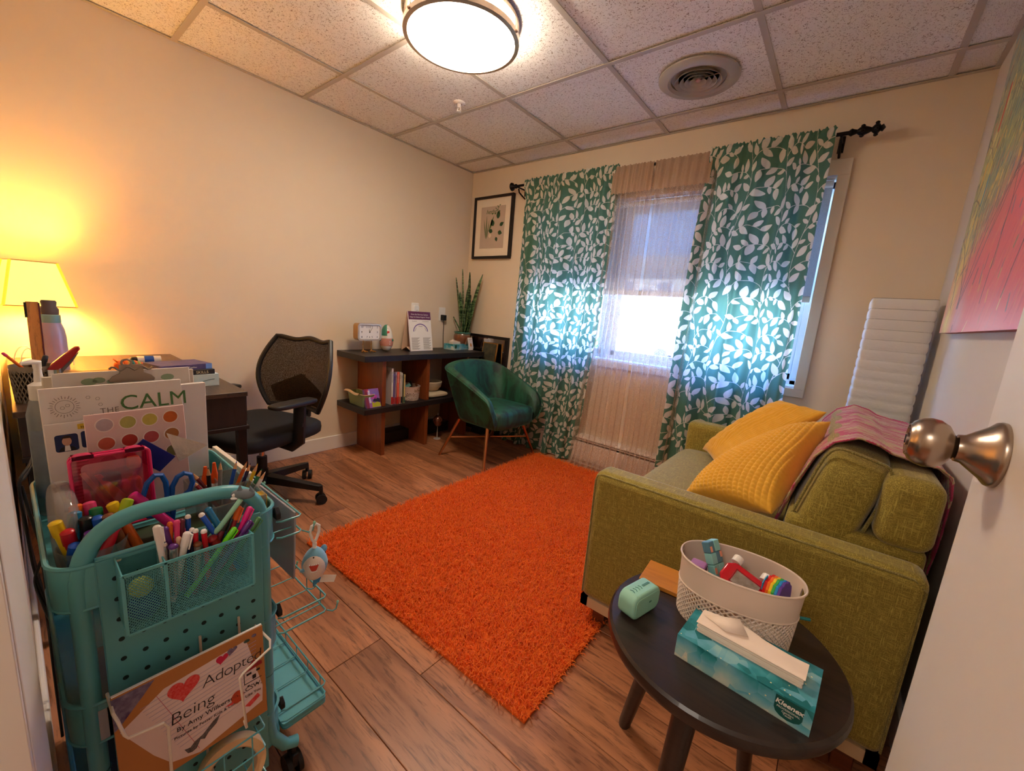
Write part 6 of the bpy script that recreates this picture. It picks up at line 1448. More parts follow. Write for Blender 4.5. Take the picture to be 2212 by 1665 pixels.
# tissue boxes
def tissue_mat():
    m = bpy.data.materials.new('bubble_print_card'); m.use_nodes = True; t = m.node_tree; N = t.nodes; L = t.links; b = N['Principled BSDF']; b.inputs['Roughness'].default_value = .45
    tcn = N.new('ShaderNodeTexCoord'); sxz = N.new('ShaderNodeSeparateXYZ'); L.new(tcn.outputs['Object'], sxz.inputs[0])
    v = N.new('ShaderNodeTexVoronoi'); v.inputs['Scale'].default_value = 42; L.new(tcn.outputs['Object'], v.inputs['Vector'])
    n = N.new('ShaderNodeTexNoise'); n.inputs['Scale'].default_value = 14; n.inputs['Detail'].default_value = 3; L.new(tcn.outputs['Object'], n.inputs['Vector'])
    bwv = N.new('ShaderNodeRGBToBW'); L.new(v.outputs['Color'], bwv.inputs[0])
    g = N.new('ShaderNodeMapRange'); g.inputs[1].default_value = .0; g.inputs[2].default_value = .05; L.new(sxz.outputs['Z'], g.inputs[0])
    a1 = N.new('ShaderNodeMath'); a1.operation = 'MULTIPLY_ADD'; a1.inputs[1].default_value = .42; L.new(bwv.outputs[0], a1.inputs[0]); L.new(n.outputs['Fac'], a1.inputs[2])
    a2 = N.new('ShaderNodeMath'); a2.operation = 'MULTIPLY_ADD'; a2.inputs[1].default_value = .45; L.new(g.outputs[0], a2.inputs[0]); L.new(a1.outputs[0], a2.inputs[2])
    a3 = N.new('ShaderNodeMath'); a3.operation = 'MULTIPLY'; a3.inputs[1].default_value = .80; L.new(a2.outputs[0], a3.inputs[0]); r = N.new('ShaderNodeValToRGB'); L.new(a3.outputs[0], r.inputs[0]); e_ = r.color_ramp.elements; e_[0].position = .50; e_[0].color = lin((210, 214, 200)); e_[1].position = 1.12 if False else 1.0; e_[1].color = lin((16, 116, 124))
    for p_, c_ in ((.66, (150, 196, 196)), (.80, (104, 176, 196)), (.92, (48, 150, 162))): q = e_.new(p_); q.color = lin(c_)
    v2 = N.new('ShaderNodeTexVoronoi'); v2.inputs['Scale'].default_value = 62; L.new(tcn.outputs['Object'], v2.inputs['Vector'])
    dm = N.new('ShaderNodeMath'); dm.operation = 'LESS_THAN'; dm.inputs[1].default_value = .085; L.new(v2.outputs['Distance'], dm.inputs[0])
    mx = N.new('ShaderNodeMix'); mx.data_type = 'RGBA'; L.new(dm.outputs[0], mx.inputs[0]); L.new(r.outputs[0], mx.inputs[6]); mx.inputs[7].default_value = lin((240, 230, 180)); L.new(mx.outputs[2], b.inputs['Base Color']); return m
m_tis = tissue_mat(); m_tissue = mat('tissue_white', (246, 228, 212), .9, noise=(40, .06), bump=(60, .2, .001)); m_logo = mat('logo_green', (14, 84, 80), .5)
def tissue_box(loc, rz, label, L_, W_, Hh, logo_side, stack=True):
    t = root('tissue_box', label, 'tissue box', loc, rz)
    x, y = L_ / 2, W_ / 2; sx_, sy_ = x * .80, y * .36
    # carton with an oval-cornered slot on top
    b_ = MB().box(-x, x, -y, y, 0, .001)
    for (a, b2) in (((-x, -y), (x, -y)), ((x, -y), (x, y)), ((x, y), (-x, y)), ((-x, y), (-x, -y))): b_.add([(a[0], a[1], 0), (b2[0], b2[1], 0), (b2[0], b2[1], Hh), (a[0], a[1], Hh)], [(0, 1, 2, 3)])
    b_.add([(-x, -y, Hh), (x, -y, Hh), (x, y, Hh), (-x, y, Hh), (-sx_, -sy_, Hh), (sx_, -sy_, Hh), (sx_, sy_, Hh), (-sx_, sy_, Hh)], [(0, 1, 5, 4), (1, 2, 6, 5), (2, 3, 7, 6), (3, 0, 4, 7)])
    b_.build('carton', m_tis, t, ang=20)
    if stack:
        b_ = MB()
        for k in range(7):
            e_ = .0008 * ((k * 37) % 5); b_.box(-sx_ + e_, sx_ - e_ * .7, -sy_ + e_ * .3, sy_ - e_ * .6, Hh - .012 + k * .0042, Hh - .0085 + k * .0042)
        b_.build('tissue_stack', m_tissue, t)
        zt = Hh + .0215 - .0
        def fn(u, v):
            xx = -sx_ + 2 * sx_ * u; yy = -sy_ + 2 * sy_ * v
            lift = .016 * max(0, 1 - abs(u - .30) / .30) * max(0, v - .35) + .002 * math.sin(9 * u) * math.sin(5 * v)
            return (xx * 1.02, yy * 1.06 + .004 * max(0, 1 - abs(u - .30) / .3) * v, zt + lift - .0025 * (1 - v))
        MB().grid(fn, 24, 10).build('top_tissue', m_tissue, t)
        b_ = MB(); b_.add([(-sx_ + .004, sy_ * .1, zt + .003), (-sx_ * .30, sy_ * 1.15, zt + .017), (-sx_ * .05, sy_ * .2, zt + .004), (-sx_ * .45, -sy_ * .55, zt + .002)], [(0, 3, 2, 1)])
        o = b_.build('folded_corner', m_tissue, t); sd = o.modifiers.new('s', 'SOLIDIFY'); sd.thickness = .0008
    if logo_side:
        lw_ = .040; lx = x - .012 - lw_ / 2; Ff = frame((lx, -y - .0003, 0), (1, 0, 0), (0, 0, 1))
        pl = [(-lw_ / 2, Hh - .003), (lw_ / 2, Hh - .003), (lw_ / 2, Hh * .42), (lw_ / 2 - .003, Hh * .27), (lw_ / 4, Hh * .17), (0, Hh * .13), (-lw_ / 4, Hh * .17), (-lw_ / 2 + .003, Hh * .27), (-lw_ / 2, Hh * .42)]
        MB().prism(pl, 0, .0004, Ff).build('brand_badge', m_logo, t)
        text('lettering', 'Kleenex', .0118, m_white, t, Ff @ Matrix.Translation((0, Hh * .63, .0006)), world=False, depth=.0001, align='CENTER', shear=.2, bold=.0003)
        for s_, yy, sz in (('PROFESSIONAL', .48, .0048), ('Comfort', .36, .0048), ('Touch', .27, .0048)): text('lettering', s_, sz, m_white, t, Ff @ Matrix.Translation((0, Hh * yy, .0006)), world=False, depth=.0001, align='CENTER')
    return t
tissue_box((2.704, -1.868, TZ), math.radians(-3.7), 'large teal bubble-print tissue box on the round side table', .218, .118, .046, True)

# ================================================================ things on the bookcase
BZ = .72
ck = root('mantel_clock', 'brass box clock standing on golden bird legs', 'clock', (.15, -1.09, BZ), rz=math.radians(0))
m_brassb = mat('brushed_brass', (190, 150, 100), .35, metal=.8, noise=(80, .15))
YZ = Matrix(((0, 0, 1, 0), (1, 0, 0, 0), (0, 1, 0, 0), (0, 0, 0, 1)))
R1 = [(a, b + .143) for a, b in rrect(.182, .118, .022, 6)]; R2 = [(a, b + .143) for a, b in rrect(.160, .096, .014, 6)]
MB().prism(R1, -.03, .026, YZ).build('case', m_brassb, ck, bevel=.002)
n = len(R1); b_ = MB().add([(.026, *p) for p in R1] + [(.034, *p) for p in R1] + [(.034, *p) for p in R2] + [(.0265, *p) for p in R2], [(r * n + i, r * n + (i + 1) % n, (r + 1) * n + (i + 1) % n, (r + 1) * n + i) for r in range(3) for i in range(n)]); b_.build('bezel', mat('champagne_metal', (206, 184, 156), .3, metal=.7), ck)
MB().prism(R2, .0262, .0275, YZ).build('dial', mat('dial_white', (236, 230, 226), .6), ck)
YF = frame((.0282, 0, .143), (0, 1, 0), (0, 0, 1))
for h in range(1, 13):
    a = math.radians(90 - 30 * h); rx, ry = (.060, .034)
    t_ = max(abs(math.cos(a)) / rx, abs(math.sin(a)) / ry); px, py = math.cos(a) / t_, math.sin(a) / t_
    text('numeral', str(h), .017 if h not in (10, 11, 12, 1, 2) else .02, m_ink if h not in (10, 11, 12, 1, 2) else mat('blue_gray_ink', (86, 96, 120), .7), ck, YF @ Matrix.Translation((px, py - .006, 0)), world=False, align='CENTER')
for nm, a, L_, w2 in (('hour_hand', math.radians(90 - 345), .018, .0035), ('minute_hand', math.radians(90 - 35), .036, .0022)):
    d = Vector((math.cos(a), math.sin(a))); p = Vector((-d.y, d.x)); MB().prism([tuple(-d * .006 - p * w2 * .5), tuple(d * L_ - p * w2 * .3), tuple(d * L_ + p * w2 * .3), tuple(-d * .006 + p * w2 * .5)][:4], .0, .0008, YF @ Matrix.Translation((0, 0, .0008))).build(nm, m_ink, ck)
MB().lathe([(.004, 0), (.004, .002), (.0001, .0025)], 14, YF @ Matrix.Translation((0, 0, .001))).build('center_pin', m_ink, ck)
for s in (-1, 1):
    y = s * .032
    MB().tube([(0, y, .086), (.002, y, .062), (-.003, y, .055), (.0, y, .048), (0, y, .018)], [.004, .0035, .006, .0035, .0035], 10).lathe([(.009, .006), (.004, .018), (.0035, .022)], 14, Matrix.Translation((0, y, 0))).build('bird_leg', m_gold, ck)
    for a in (-.7, 0, .7, PI):
        L_ = .034 if a != PI else .018; e2 = (L_ * math.cos(a), y + L_ * math.sin(a), .0045); MB().tube([(0, y, .010), (e2[0] * .6, y + (e2[1] - y) * .6, .007), e2], [.0055, .004, .004], 8).build('toe', m_gold, ck)
sh = root('shark_nightlight', 'egg-shaped shark figurine with open red mouth and pink scarf, beside the clock', 'figurine', (.12, -.915, BZ))
def egg(u, v, k=1.0, zz=.192):
    a = 2 * PI * u; t = PI * v; r = .046 * math.sin(t) ** .85 * (1.0 + .18 * math.cos(t)) if 0 < v < 1 else 0
    return (r * k * math.cos(a), r * k * math.sin(a), zz * (1 - math.cos(t)) / 2)
m_por = mat('glazed_cream', (232, 222, 206), .3, coat=.4); m_jade = mat('jade_glaze', (60, 132, 108), .3, coat=.4); m_scarf = mat('rose_glaze', (206, 132, 120), .35, noise=(60, .5), col2=(236, 176, 140), coat=.3)
MB().grid(lambda u, v: egg(u, v), 28, 22, cu=True).build('body', m_por, sh)
MB().grid(lambda u, v: egg((.30 + .62 * u), .56 + .44 * v, 1.05, .195), 24, 12).build('hood', m_jade, sh)
MB().grid(lambda u, v: (egg(u, .30 + .20 * v, 1.05 + .03 * math.sin(8 * PI * u))[0], egg(u, .30 + .20 * v, 1.05)[1], egg(u, .30 + .2 * v)[2]), 28, 5, cu=True).build('scarf', m_scarf, sh)
fd = math.atan2(-.6, .9); mp_ = []
for i in range(11): mp_.append((fd - .55 + 1.1 * i / 10, .148 + .003 * (i % 2)))
for i in range(11): mp_.append((fd + .55 - 1.1 * i / 10, .137 - .006 * math.sin(PI * i / 10) + .002 * (i % 2)))
def eggsurf(a, z, k=1.03):
    t = math.acos(max(-1, min(1, 1 - 2 * z / .192))); r = .046 * math.sin(t) ** .85 * (1 + .18 * math.cos(t)); return (r * k * math.cos(a), r * k * math.sin(a), z)
MB().add([eggsurf(*p) for p in mp_], [tuple(range(len(mp_)))]).build('mouth', mat('glaze_red', (206, 30, 30), .3), sh)
MB().tube([eggsurf(fd - .4 + .8 * i / 8, .165 + .004 * math.sin(PI * i / 8), 1.03) for i in range(9)], .0012, 6).build('snout_line', mat('grey_ink', (136, 124, 112), .8), sh)
for s in (-1, 1): MB().sell(eggsurf(fd + s * 1.0, .085, 1.1), (.008, .008, .010), nu=8, nv=10).build('fin', m_jade, sh)
for z in (.072, .055): MB().sell(eggsurf(fd + .5, z, 1.1), (.004, .004, .004), nu=8, nv=8).build('button', m_white, sh)
# desk flip chart
fc_ = root('flip_chart', 'white tabletop flip chart with plum header about the nervous system', 'chart', (.15, -.64, BZ))
P00 = Vector((.192, -.744, BZ + .002)); P10 = Vector((.180, -.520, BZ + .002)); P01 = Vector((.142, -.744, 1.022))
F = frame(P00, P10 - P00, P01 - P00); W_, H_ = .224, .305
MB().box(0, W_, 0, H_, -.006, 0, F).build('front_sheets', m_paper, fc_, world=True)
MB().box(-.002, W_ + .002, -.002, H_ + .001, -.008, -.006, F).build('front_board', mat('lilac_board', (190, 160, 186), .6), fc_, world=True)
Bk = frame((.085, -.755, BZ + .002), Vector((.075, -.530, BZ)) - Vector((.085, -.755, BZ)), Vector((.136, -.745, 1.02)) - Vector((.085, -.755, BZ)))
MB().box(0, W_, 0, .302, -.002, 0, Bk).build('back_board', mat('peach_board', (226, 190, 160), .7), fc_, world=True)
MB().add([(.186, -.742, BZ + .001), (.174, -.524, BZ + .001), (.084, -.534, BZ + .001), (.086, -.754, BZ + .001), (.135, -.748, BZ + .03), (.125, -.530, BZ + .03)], [(0, 1, 5, 4), (4, 5, 2, 3)]).build('base_flap', mat('peach_board', (226, 190, 160), .7), fc_, world=True)
m_plum = mat('plum_print', (104, 48, 92), .6); m_lilac = mat('lilac_print', (120, 100, 160), .6)
def wtext(rt, s, x, y, size, m, **k): return text('lettering', s, size, m, rt, F @ Matrix.Translation((x, y, .0008)), world=True, depth=.0001, **k)
MB().prism([(0, H_ - .062), (W_, H_ - .062), (W_, H_), (0, H_)], 0, .0004, F).build('header_band', m_plum, fc_, world=True)
wtext(fc_, 'How the Nervous System', W_ / 2, H_ - .028, .0165, m_white, align='CENTER'); wtext(fc_, 'Helps Us Defend Against Threat', W_ / 2, H_ - .048, .0155, m_white, align='CENTER')
ap = [((W_ / 2 + .075 * math.cos(PI * i / 24)), .150 + .062 * math.sin(PI * i / 24)) for i in range(25)] + [((W_ / 2 + .067 * math.cos(PI * (24 - i) / 24)), .150 + .054 * math.sin(PI * (24 - i) / 24)) for i in range(25)]
MB().prism(ap, 0, .0004, F).build('arch_diagram', m_lilac, fc_, world=True)
for s_, x, y in (('Sympathetic', .055, H_ - .078), ('Parasympathetic', .168, H_ - .078)): wtext(fc_, s_, x, y, .010, m_gray_ink, align='CENTER')
wtext(fc_, 'Window', W_ / 2, .188, .011, m_ink, align='CENTER')
b_ = MB()
for (x0_, x1_) in ((.014, .095), (.130, .210)):
    for k in range(14): b_.prism([(x0_, .100 - k * .0068), (x1_ - .01 * ((k * 7) % 3), .100 - k * .0068), (x1_ - .01 * ((k * 7) % 3), .1028 - k * .0068), (x0_, .1028 - k * .0068)], 0, .0004, F)
for s in (-1, 1): b_.prism([(W_ / 2 + s * .058, .152), (W_ / 2 + s * .061, .152), (W_ / 2 + s * .045, .180), (W_ / 2 + s * .042, .180)][::s], 0, .0004, F)
o = b_.build('text_lines', m_gray_ink, fc_, world=True); o['kind'] = 'stuff'
tissue_box((.130, -.215, BZ), math.radians(100), 'small teal tissue box on the bookcase beside the plant pot', .20, .115, .048, False)
_t = [o for o in COL.objects if o.name == 'tissue_box.001'][0]
MB().prism([(-.015, .043), (.015, .043), (.015, .020), (0, .010), (-.015, .020)], 0, .0005, frame((-.085 + .0, -.0580, 0), (1, 0, 0), (0, 0, 1)) @ Matrix.Translation((.0, 0, 0))).build('brand_badge', m_logo, _t)
# potted snake plant
pp = root('snake_plant', 'snake plant with tall mottled leaves in a glazed brown ribbed pot', 'plant', (.105, -.125, BZ))
def potmat():
    m = bpy.data.materials.new('reactive_glaze'); m.use_nodes = True; t = m.node_tree; N = t.nodes; L = t.links; b = N['Principled BSDF']; b.inputs['Roughness'].default_value = .2; b.inputs['Coat Weight'].default_value = .5
    tcn = N.new('ShaderNodeTexCoord'); s_ = N.new('ShaderNodeSeparateXYZ'); L.new(tcn.outputs['Object'], s_.inputs[0]); n = N.new('ShaderNodeTexNoise'); n.inputs['Scale'].default_value = 30; L.new(tcn.outputs['Object'], n.inputs['Vector'])
    a = N.new('ShaderNodeMath'); a.operation = 'MULTIPLY_ADD'; a.inputs[1].default_value = .05; L.new(n.outputs['Fac'], a.inputs[0]); L.new(s_.outputs['Z'], a.inputs[2])
    r = N.new('ShaderNodeValToRGB'); mr = N.new('ShaderNodeMapRange'); mr.inputs[2].default_value = .2; L.new(a.outputs[0], mr.inputs[0]); L.new(mr.outputs[0], r.inputs[0]); e_ = r.color_ramp.elements
    e_[0].position = .2; e_[0].color = lin((104, 56, 36)); e_[1].position = .84; e_[1].color = lin((70, 120, 104)); q = e_.new(.7); q.color = lin((126, 76, 50)); L.new(r.outputs[0], b.inputs['Base Color']); return m
MB().grid(lambda u, v: (lambda r, z: (r * math.cos(2 * PI * u), r * math.sin(2 * PI * u), z))((.046 + .030 * math.sin(PI * min(1, v * .75 + .04)) ** .8) * (1 + .018 * abs(math.sin(16 * PI * u)) * (1 if v < .85 else 0)) - (.004 if v > .93 else 0), .018 + .125 * v), 96, 14, cu=True).lathe([(.071, .135), (.076, .138), (.077, .146), (.072, .149), (.066, .147), (.064, .13)], 40).build('pot', potmat(), pp)
MB().lathe([(.0001, .004), (.055, .0), (.060, .004), (.060, .016), (.046, .020), (.0001, .020)], 36).build('saucer', mat('brown_saucer', (70, 36, 28), .3, coat=.4), pp)
MB().lathe([(.066, .134), (.0001, .138)], 24).build('soil', mat('soil', (40, 30, 24), .95, bump=(80, .8, .004)), pp)
def leafmat():
    m = bpy.data.materials.new('snake_leaf'); m.use_nodes = True; t = m.node_tree; N = t.nodes; L = t.links; b = N['Principled BSDF']; b.inputs['Roughness'].default_value = .4
    tcn = N.new('ShaderNodeTexCoord'); mp = N.new('ShaderNodeMapping'); mp.inputs['Scale'].default_value = (10, 10, 95); n = N.new('ShaderNodeTexNoise'); n.inputs['Scale'].default_value = 1.1; n.inputs['Detail'].default_value = 3; n.inputs['Distortion'].default_value = .8
    L.new(tcn.outputs['Object'], mp.inputs[0]); L.new(mp.outputs[0], n.inputs['Vector']); r = N.new('ShaderNodeValToRGB'); L.new(n.outputs['Fac'], r.inputs[0]); e_ = r.color_ramp.elements
    e_[0].position = .46; e_[0].color = lin((26, 58, 30)); e_[1].position = .60; e_[1].color = lin((120, 150, 96)); L.new(r.outputs[0], b.inputs['Base Color']); return m
m_leaf = leafmat()
LV = [(-.030, -.01, -.085, -.03, .48, .034, .3), (-.012, .01, -.055, .0, .36, .030, 1.2), (.0, -.02, .005, -.045, .55, .046, .2), (.02, .0, .050, -.005, .53, .038, -.5), (.035, .02, .150, .06, .52, .026, .9), (.01, .02, .065, .05, .30, .028, 1.6), (-.02, .03, -.02, .05, .40, .034, -1.0), (.03, -.02, .085, -.03, .24, .026, .1), (.0, .0, .045, .03, .34, .030, -.3), (-.035, .0, -.07, -.05, .14, .016, .6), (.04, .0, .11, .0, .17, .020, 0)]
for (bx, by, txx, tyy, hh, wd, tw) in LV:
    def lf(u, v, bx=bx, by=by, txx=txx, tyy=tyy, hh=hh, wd=wd, tw=tw):
        k = v ** 1.6 if txx > .1 else v; cxx = bx + (txx - bx) * k + .008 * math.sin(4 * v + tw); cyy = by + (tyy - by) * k
        w2 = wd * (math.sin(PI * min(1, .28 + .70 * v)) ** .7) * (1 - .0 * v) * (1 if v < .97 else .35); s = (u - .5) * 2; th = math.radians(-45) + tw * .8 * (.4 + v)
        cup = .006 * s * s; return (cxx + w2 * s * math.cos(th) - cup * math.sin(th), cyy + w2 * s * math.sin(th) + cup * math.cos(th), .135 + hh * v)
    o = MB().grid(lf, 4, 22).build('leaf', m_leaf, pp, ang=80); sd = o.modifiers.new('s', 'SOLIDIFY'); sd.thickness = .0016
# tent card
tn = root('tent_card', 'small white tent card with an orange emblem at the end of the bookcase', 'card', (.19, -.125, BZ))
P00, P10, P01 = Vector((.232, -.155, BZ)), Vector((.215, -.085, BZ)), Vector((.205, -.150, BZ + .108)); F = frame(P00, P10 - P00, P01 - P00)
MB().box(0, .075, .012, .110, -.003, 0, F).build('front_card', m_paper, tn, world=True); MB().box(.004, .07, 0, .012, -.012, -.003, F).build('base_strip', m_paper, tn, world=True)
Bk = frame((.165, -.165, BZ), (-.017, .07, 0), Vector((.202, -.150, BZ + .11)) - Vector((.165, -.165, BZ))); MB().box(0, .072, 0, .112, -.001, 0, Bk).build('back_card', mat('peach_board', (226, 190, 160), .7), tn, world=True)
MB().prism(circ(.038, .045, .013, 24, .016), 0, .0004, F).build('orange_emblem', mat('orange_print', (226, 140, 70), .6), tn, world=True)
MB().prism(circ(.038, .048, .006, 16), .0004, .0008, F).build('emblem_center', mat('yellow_print', (230, 196, 60), .6), tn, world=True)
text('lettering', 'Feelings Cards', .0085, m_lilac, tn, F @ Matrix.Translation((.038, .090, .0006)), world=True, depth=.0001, align='CENTER')
# leaning mirror and small gilt frame behind
mr_ = root('leaning_mirror', 'large black-framed mirror leaning against the wall in the corner', 'mirror', (.29, -.05, 0), rot=(math.radians(-3), 0, 0))
b_ = MB().box(-.262, .262, -.012, .008, .835, .86).box(-.262, -.222, -.012, .008, .02, .835).box(.222, .262, -.012, .008, .02, .835).box(-.262, .262, -.012, .008, .0, .04)
b_.build('frame', m_frame, mr_, bevel=.002); MB().box(-.222, .222, -.004, .004, .04, .835).build('mirror_glass', mat('mirror_glass', (220, 220, 220), .04, metal=1, noise=(3, .02)), mr_)
gf = root('gilt_frame', 'small dark picture frame with thin gold edge behind the bookcase end', 'picture', (.375, -.085, .46), rot=(math.radians(-8), 0, 0))
MB().box(-.075, .075, -.006, 0, 0, .335).build('picture_panel', mat('dark_print', (50, 52, 44), .6, noise=(30, .9), col2=(90, 84, 60)), gf); b_ = MB().box(-.082, .082, -.010, .002, -.008, 0).box(-.082, .082, -.010, .002, .335, .343).box(-.082, -.075, -.010, .002, 0, .335).box(.075, .082, -.010, .002, 0, .335); b_.build('gold_edge', m_gold, gf)
MB().box(-.06, .06, -.01, .06, -.46, -.008).build('stand', m_dark, gf)
# outlets on the left wall
def outlet(name, y, z, label, w2=.036, h2=.058):
    r = root(name, label, 'outlet', (0, y, z)); MB().prism([(a, b) for a, b in rrect(w2 * 2, h2 * 2, .006, 4)], 0, .005, YZ).build('wall_plate', m_white, r, bevel=.0015); return r
ou = outlet('wall_outlet', -.575, 1.030, 'white wall outlet with a plug-in night light above the flip chart')
MB().prism(rrect(.05, .075, .012, 5), .005, .026, YZ).build('night_light', mat('opal_plastic', (236, 238, 240), .3), ou, bevel=.003)
MB().tube([(.0268, .004 + .010 * math.cos(t), -.012 + .014 * math.sin(t)) for t in [2 * PI * i / 16 for i in range(16)]], .0010, 6, closed=True).build('night_light_ring', m_gray_ink, ou)
ou2 = outlet('wall_outlet', -.285, 1.010, 'white wall outlet with a black charger plugged in by the plant')
MB().prism([(a, b - .028) for a, b in rrect(.034, .046, .004, 3)], .005, .045, YZ).build('charger', m_dark, ou2, bevel=.003)
MB().tube([(.03, 0, -.05), (.03, .002, -.10), (.028, .004, -.18), (.03, .008, -.285)], .0025, 8).build('cord', m_dark, ou2)
# ---- middle shelf
SZ = .36
gb = root('green_bin', 'translucent sage green bin with a flared lip, at the left end of the middle shelf', 'bin', (.20, -1.165, SZ))
m_sage = mat('sage_plastic', (150, 170, 120), .4, noise=(10, .2))
def binf(u, v, o=0): 
    a = 2 * PI * u; ca, sa = math.cos(a), math.sin(a); q = .3; k = .82 + .18 * v
    return (.115 * k * math.copysign(abs(ca) ** q, ca), (.045 - o) * k * math.copysign(abs(sa) ** q, sa), .002 + .085 * v + (.022 * max(0, -sa) ** 8 * v * 0))
MB().grid(lambda u, v: binf(u, v), 40, 6, cu=True).prism([binf(i / 40, 0)[:2] for i in range(40)], 0, .002).build('bin_wall', m_sage, gb)
MB().tube([binf(i / 40, 1.0) for i in range(40)], .003, 6, closed=True).build('bin_rim', mat('tan_rim', (206, 176, 140), .5), gb)
MB().grid(lambda u, v: (-.11 + .06 * u * 3, -.043 - .022 * v, .086 + .012 * math.sin(PI * v) + .006 * math.sin(6 * u)), 8, 6).build('bin_lip', mat('tan_rim', (206, 176, 140), .5), gb)
cd = root('card_box', 'colorful card game box with white lettering leaning in front of the green bin', 'card game', (.30, -1.14, SZ))
F = frame((.336, -1.198, SZ + .001), (-.012, 1, 0), (-.36, 0, 1)); W_, H_ = .110, .132
MB().box(0, W_, 0, H_, -.022, 0, F).build('box', mat('card_box_art', (96, 110, 190), .4, noise=(26, 1), col2=(170, 80, 150)), cd, world=True, bevel=.001)
for nm, poly, c in (('maroon_edge', [(0, 0), (.022, 0), (.022, H_), (0, H_)], (130, 36, 60)), ('yellow_shape', [(.042, .004), (.108, .004), (.106, .030), (.085, .040), (.06, .032), (.045, .044)], (176, 176, 20)), ('dark_shape', [(.05, .044), (.108, .034), (.108, .06), (.07, .07)], (34, 26, 50)), ('magenta_shape', [(.045, .062), (.085, .058), (.092, .082), (.06, .094), (.042, .08)], (190, 70, 160)), ('pink_top', [(0, H_ - .02), (.03, H_ - .02), (.03, H_), (0, H_)], (206, 60, 96))):
    MB().prism(poly, .0002, .0006, F).build(nm, mat('ink_' + nm, c, .5), cd, world=True)
text('lettering', 'SKILLAGES', .0185, m_white, cd, F @ Matrix.Translation((.026, H_ - .010, .001)) @ Matrix.Rotation(-PI / 2, 4, 'Z'), world=True, depth=.0001, bold=.0005)
BK = [(-1.005, .017, .263, 'white', 'white book with red foot, leftmost on the middle shelf', (226, 214, 210), (196, 40, 36)), (-.987, .014, .222, 'violet', 'white and violet paperback, second from the left', (120, 100, 160), (200, 60, 50)),
      (-.972, .012, .232, 'grey', 'slim grey-lilac paperback beside the violet one', (176, 150, 170), (186, 60, 60)), (-.959, .022, .234, 'orange', 'salmon-orange thick book in the middle of the row', (226, 104, 80), (196, 40, 36)), (-.936, .013, .232, 'cream', 'cream book right of the salmon one', (232, 208, 190), (214, 90, 60)),
      (-.922, .012, .226, 'ivory', 'white book with black foot label', (228, 216, 206), (30, 30, 34)), (-.909, .010, .216, 'sage', 'slim grey-green book near the basket', (110, 116, 96), (90, 96, 80)), (-.898, .013, .212, 'yellow', 'pale yellow book, rightmost before the basket', (222, 196, 130), (70, 110, 90))]
for (y, w2, h2, nm, lb, c, c2_) in BK:
    r = root('book', lb, 'book', (.25, y, SZ), group='books on the middle shelf'); mc = mat('book_' + nm, c, .55)
    MB().box(-.075, .075, .001, .0022, 0, h2).box(-.075, .075, w2 - .0022, w2 - .001, 0, h2).box(.0735, .075, .001, w2 - .001, 0, h2).build('cover', mc, r)
    MB().box(-.072, .0735, .0022, w2 - .0022, .003, h2 - .003).build('pages', m_paper, r)
    MB().box(.0751, .0756, .002, w2 - .002, .004, h2 * .22).build('spine_label', mat('booklab_' + nm, c2_, .5), r)
    text('lettering', {'white': 'THE WHOLE CHILD', 'orange': 'PLAY THERAPY', 'cream': 'FEELINGS', 'violet': 'MINDFUL', 'yellow': 'CALM', 'ivory': 'GROW', 'grey': 'LISTEN', 'sage': 'REST'}[nm], min(w2 * .55, .009), m_ink if nm != 'orange' else m_white, r, frame((.0756, w2 * .28, h2 * .92), (0, 0, -1), (0, 1, 0)), world=False, depth=.0001)
kb = root('knit_basket', 'small pale oval basket with embossed hearts and woven texture on the middle shelf', 'basket', (.215, -.775, SZ))
def kbf(u, v): a = 2 * PI * u; k = .86 + .14 * v; return (.105 * k * math.cos(a), .077 * k * math.sin(a), .105 * v)
m_kb = mat('pale_rose_plastic', (214, 186, 170), .5)
MB().grid(lambda u, v: kbf(u, .55 + .45 * v), 48, 4, cu=True).tube([kbf(i / 48, 1) for i in range(48)], .002, 6, closed=True).prism([kbf(i / 48, 0)[:2] for i in range(48)], 0, .002).build('band', m_kb, kb)
b_ = MB()
for k in range(8): b_.tube([(lambda p: (p[0], p[1], p[2] + .0034 * math.sin(2 * PI * i / 144 * 24 + k * PI)))(kbf(i / 144, .03 + .52 * k / 7)) for i in range(144)], .0022, 5, closed=True)
b_.build('woven_wall', m_kb, kb)
text('lettering', 'lo?ve', .030, mat('olive_emboss', (120, 96, 50), .6), kb, frame((.104, -.022, .070), (-.05, 1, 0), (0, 0, 1)), world=False)
o = MB().box(-.03, .03, -.014, .014, 0, .02).build('mint_box', mat('mint_box', (110, 160, 150), .5), bevel=.001); o.location = (.235, -.80, .452); o.rotation_euler = (0, -.55, 1.2); tag(o, 'mint colored small box sticking out of the pale basket', 'box')
o = MB().lathe([(.016, 0), (.016, .05), (.008, .058), (.008, .07), (.0001, .07)], 16).build('dark_bottle', m_dark, loc=(.20, -.745, .42)); tag(o, 'black bottle standing in the pale basket', 'bottle')
bw = root('cloth_bowl', 'cream fabric bowl on folded cloth, middle shelf right of the panel', 'bowl', (.20, -.545, .398))
m_cream = mat('cream_cloth', (206, 186, 156), .9, noise=(30, .2), bump=(100, .4, .002))
MB().lathe([(.03, 0), (.06, .008), (.085, .04), (.092, .075), (.088, .08), (.080, .045), (.05, .014), (.0001, .01)], 32).build('bowl_wall', m_cream, bw)
o = MB().sell((0, 0, 0), (.095, .10, .0185), .6, .3, 10, 30).build('folded_cloth', m_cream, loc=(.225, -.545, .379)); tag(o, 'folded cream cloth under the fabric bowl', 'cloth')
gl = root('glass_globe', 'amber mosaic glass globe on a thin white stand under the bookcase', 'ornament', (.275, -.515, 0))
MB().sell((0, 0, .152), (.040, .040, .047), nu=20, nv=26).build('globe', mat('amber_glass', (150, 86, 60), .15, noise=(60, 1), col2=(60, 30, 26), metal=.4, coat=.6), gl)
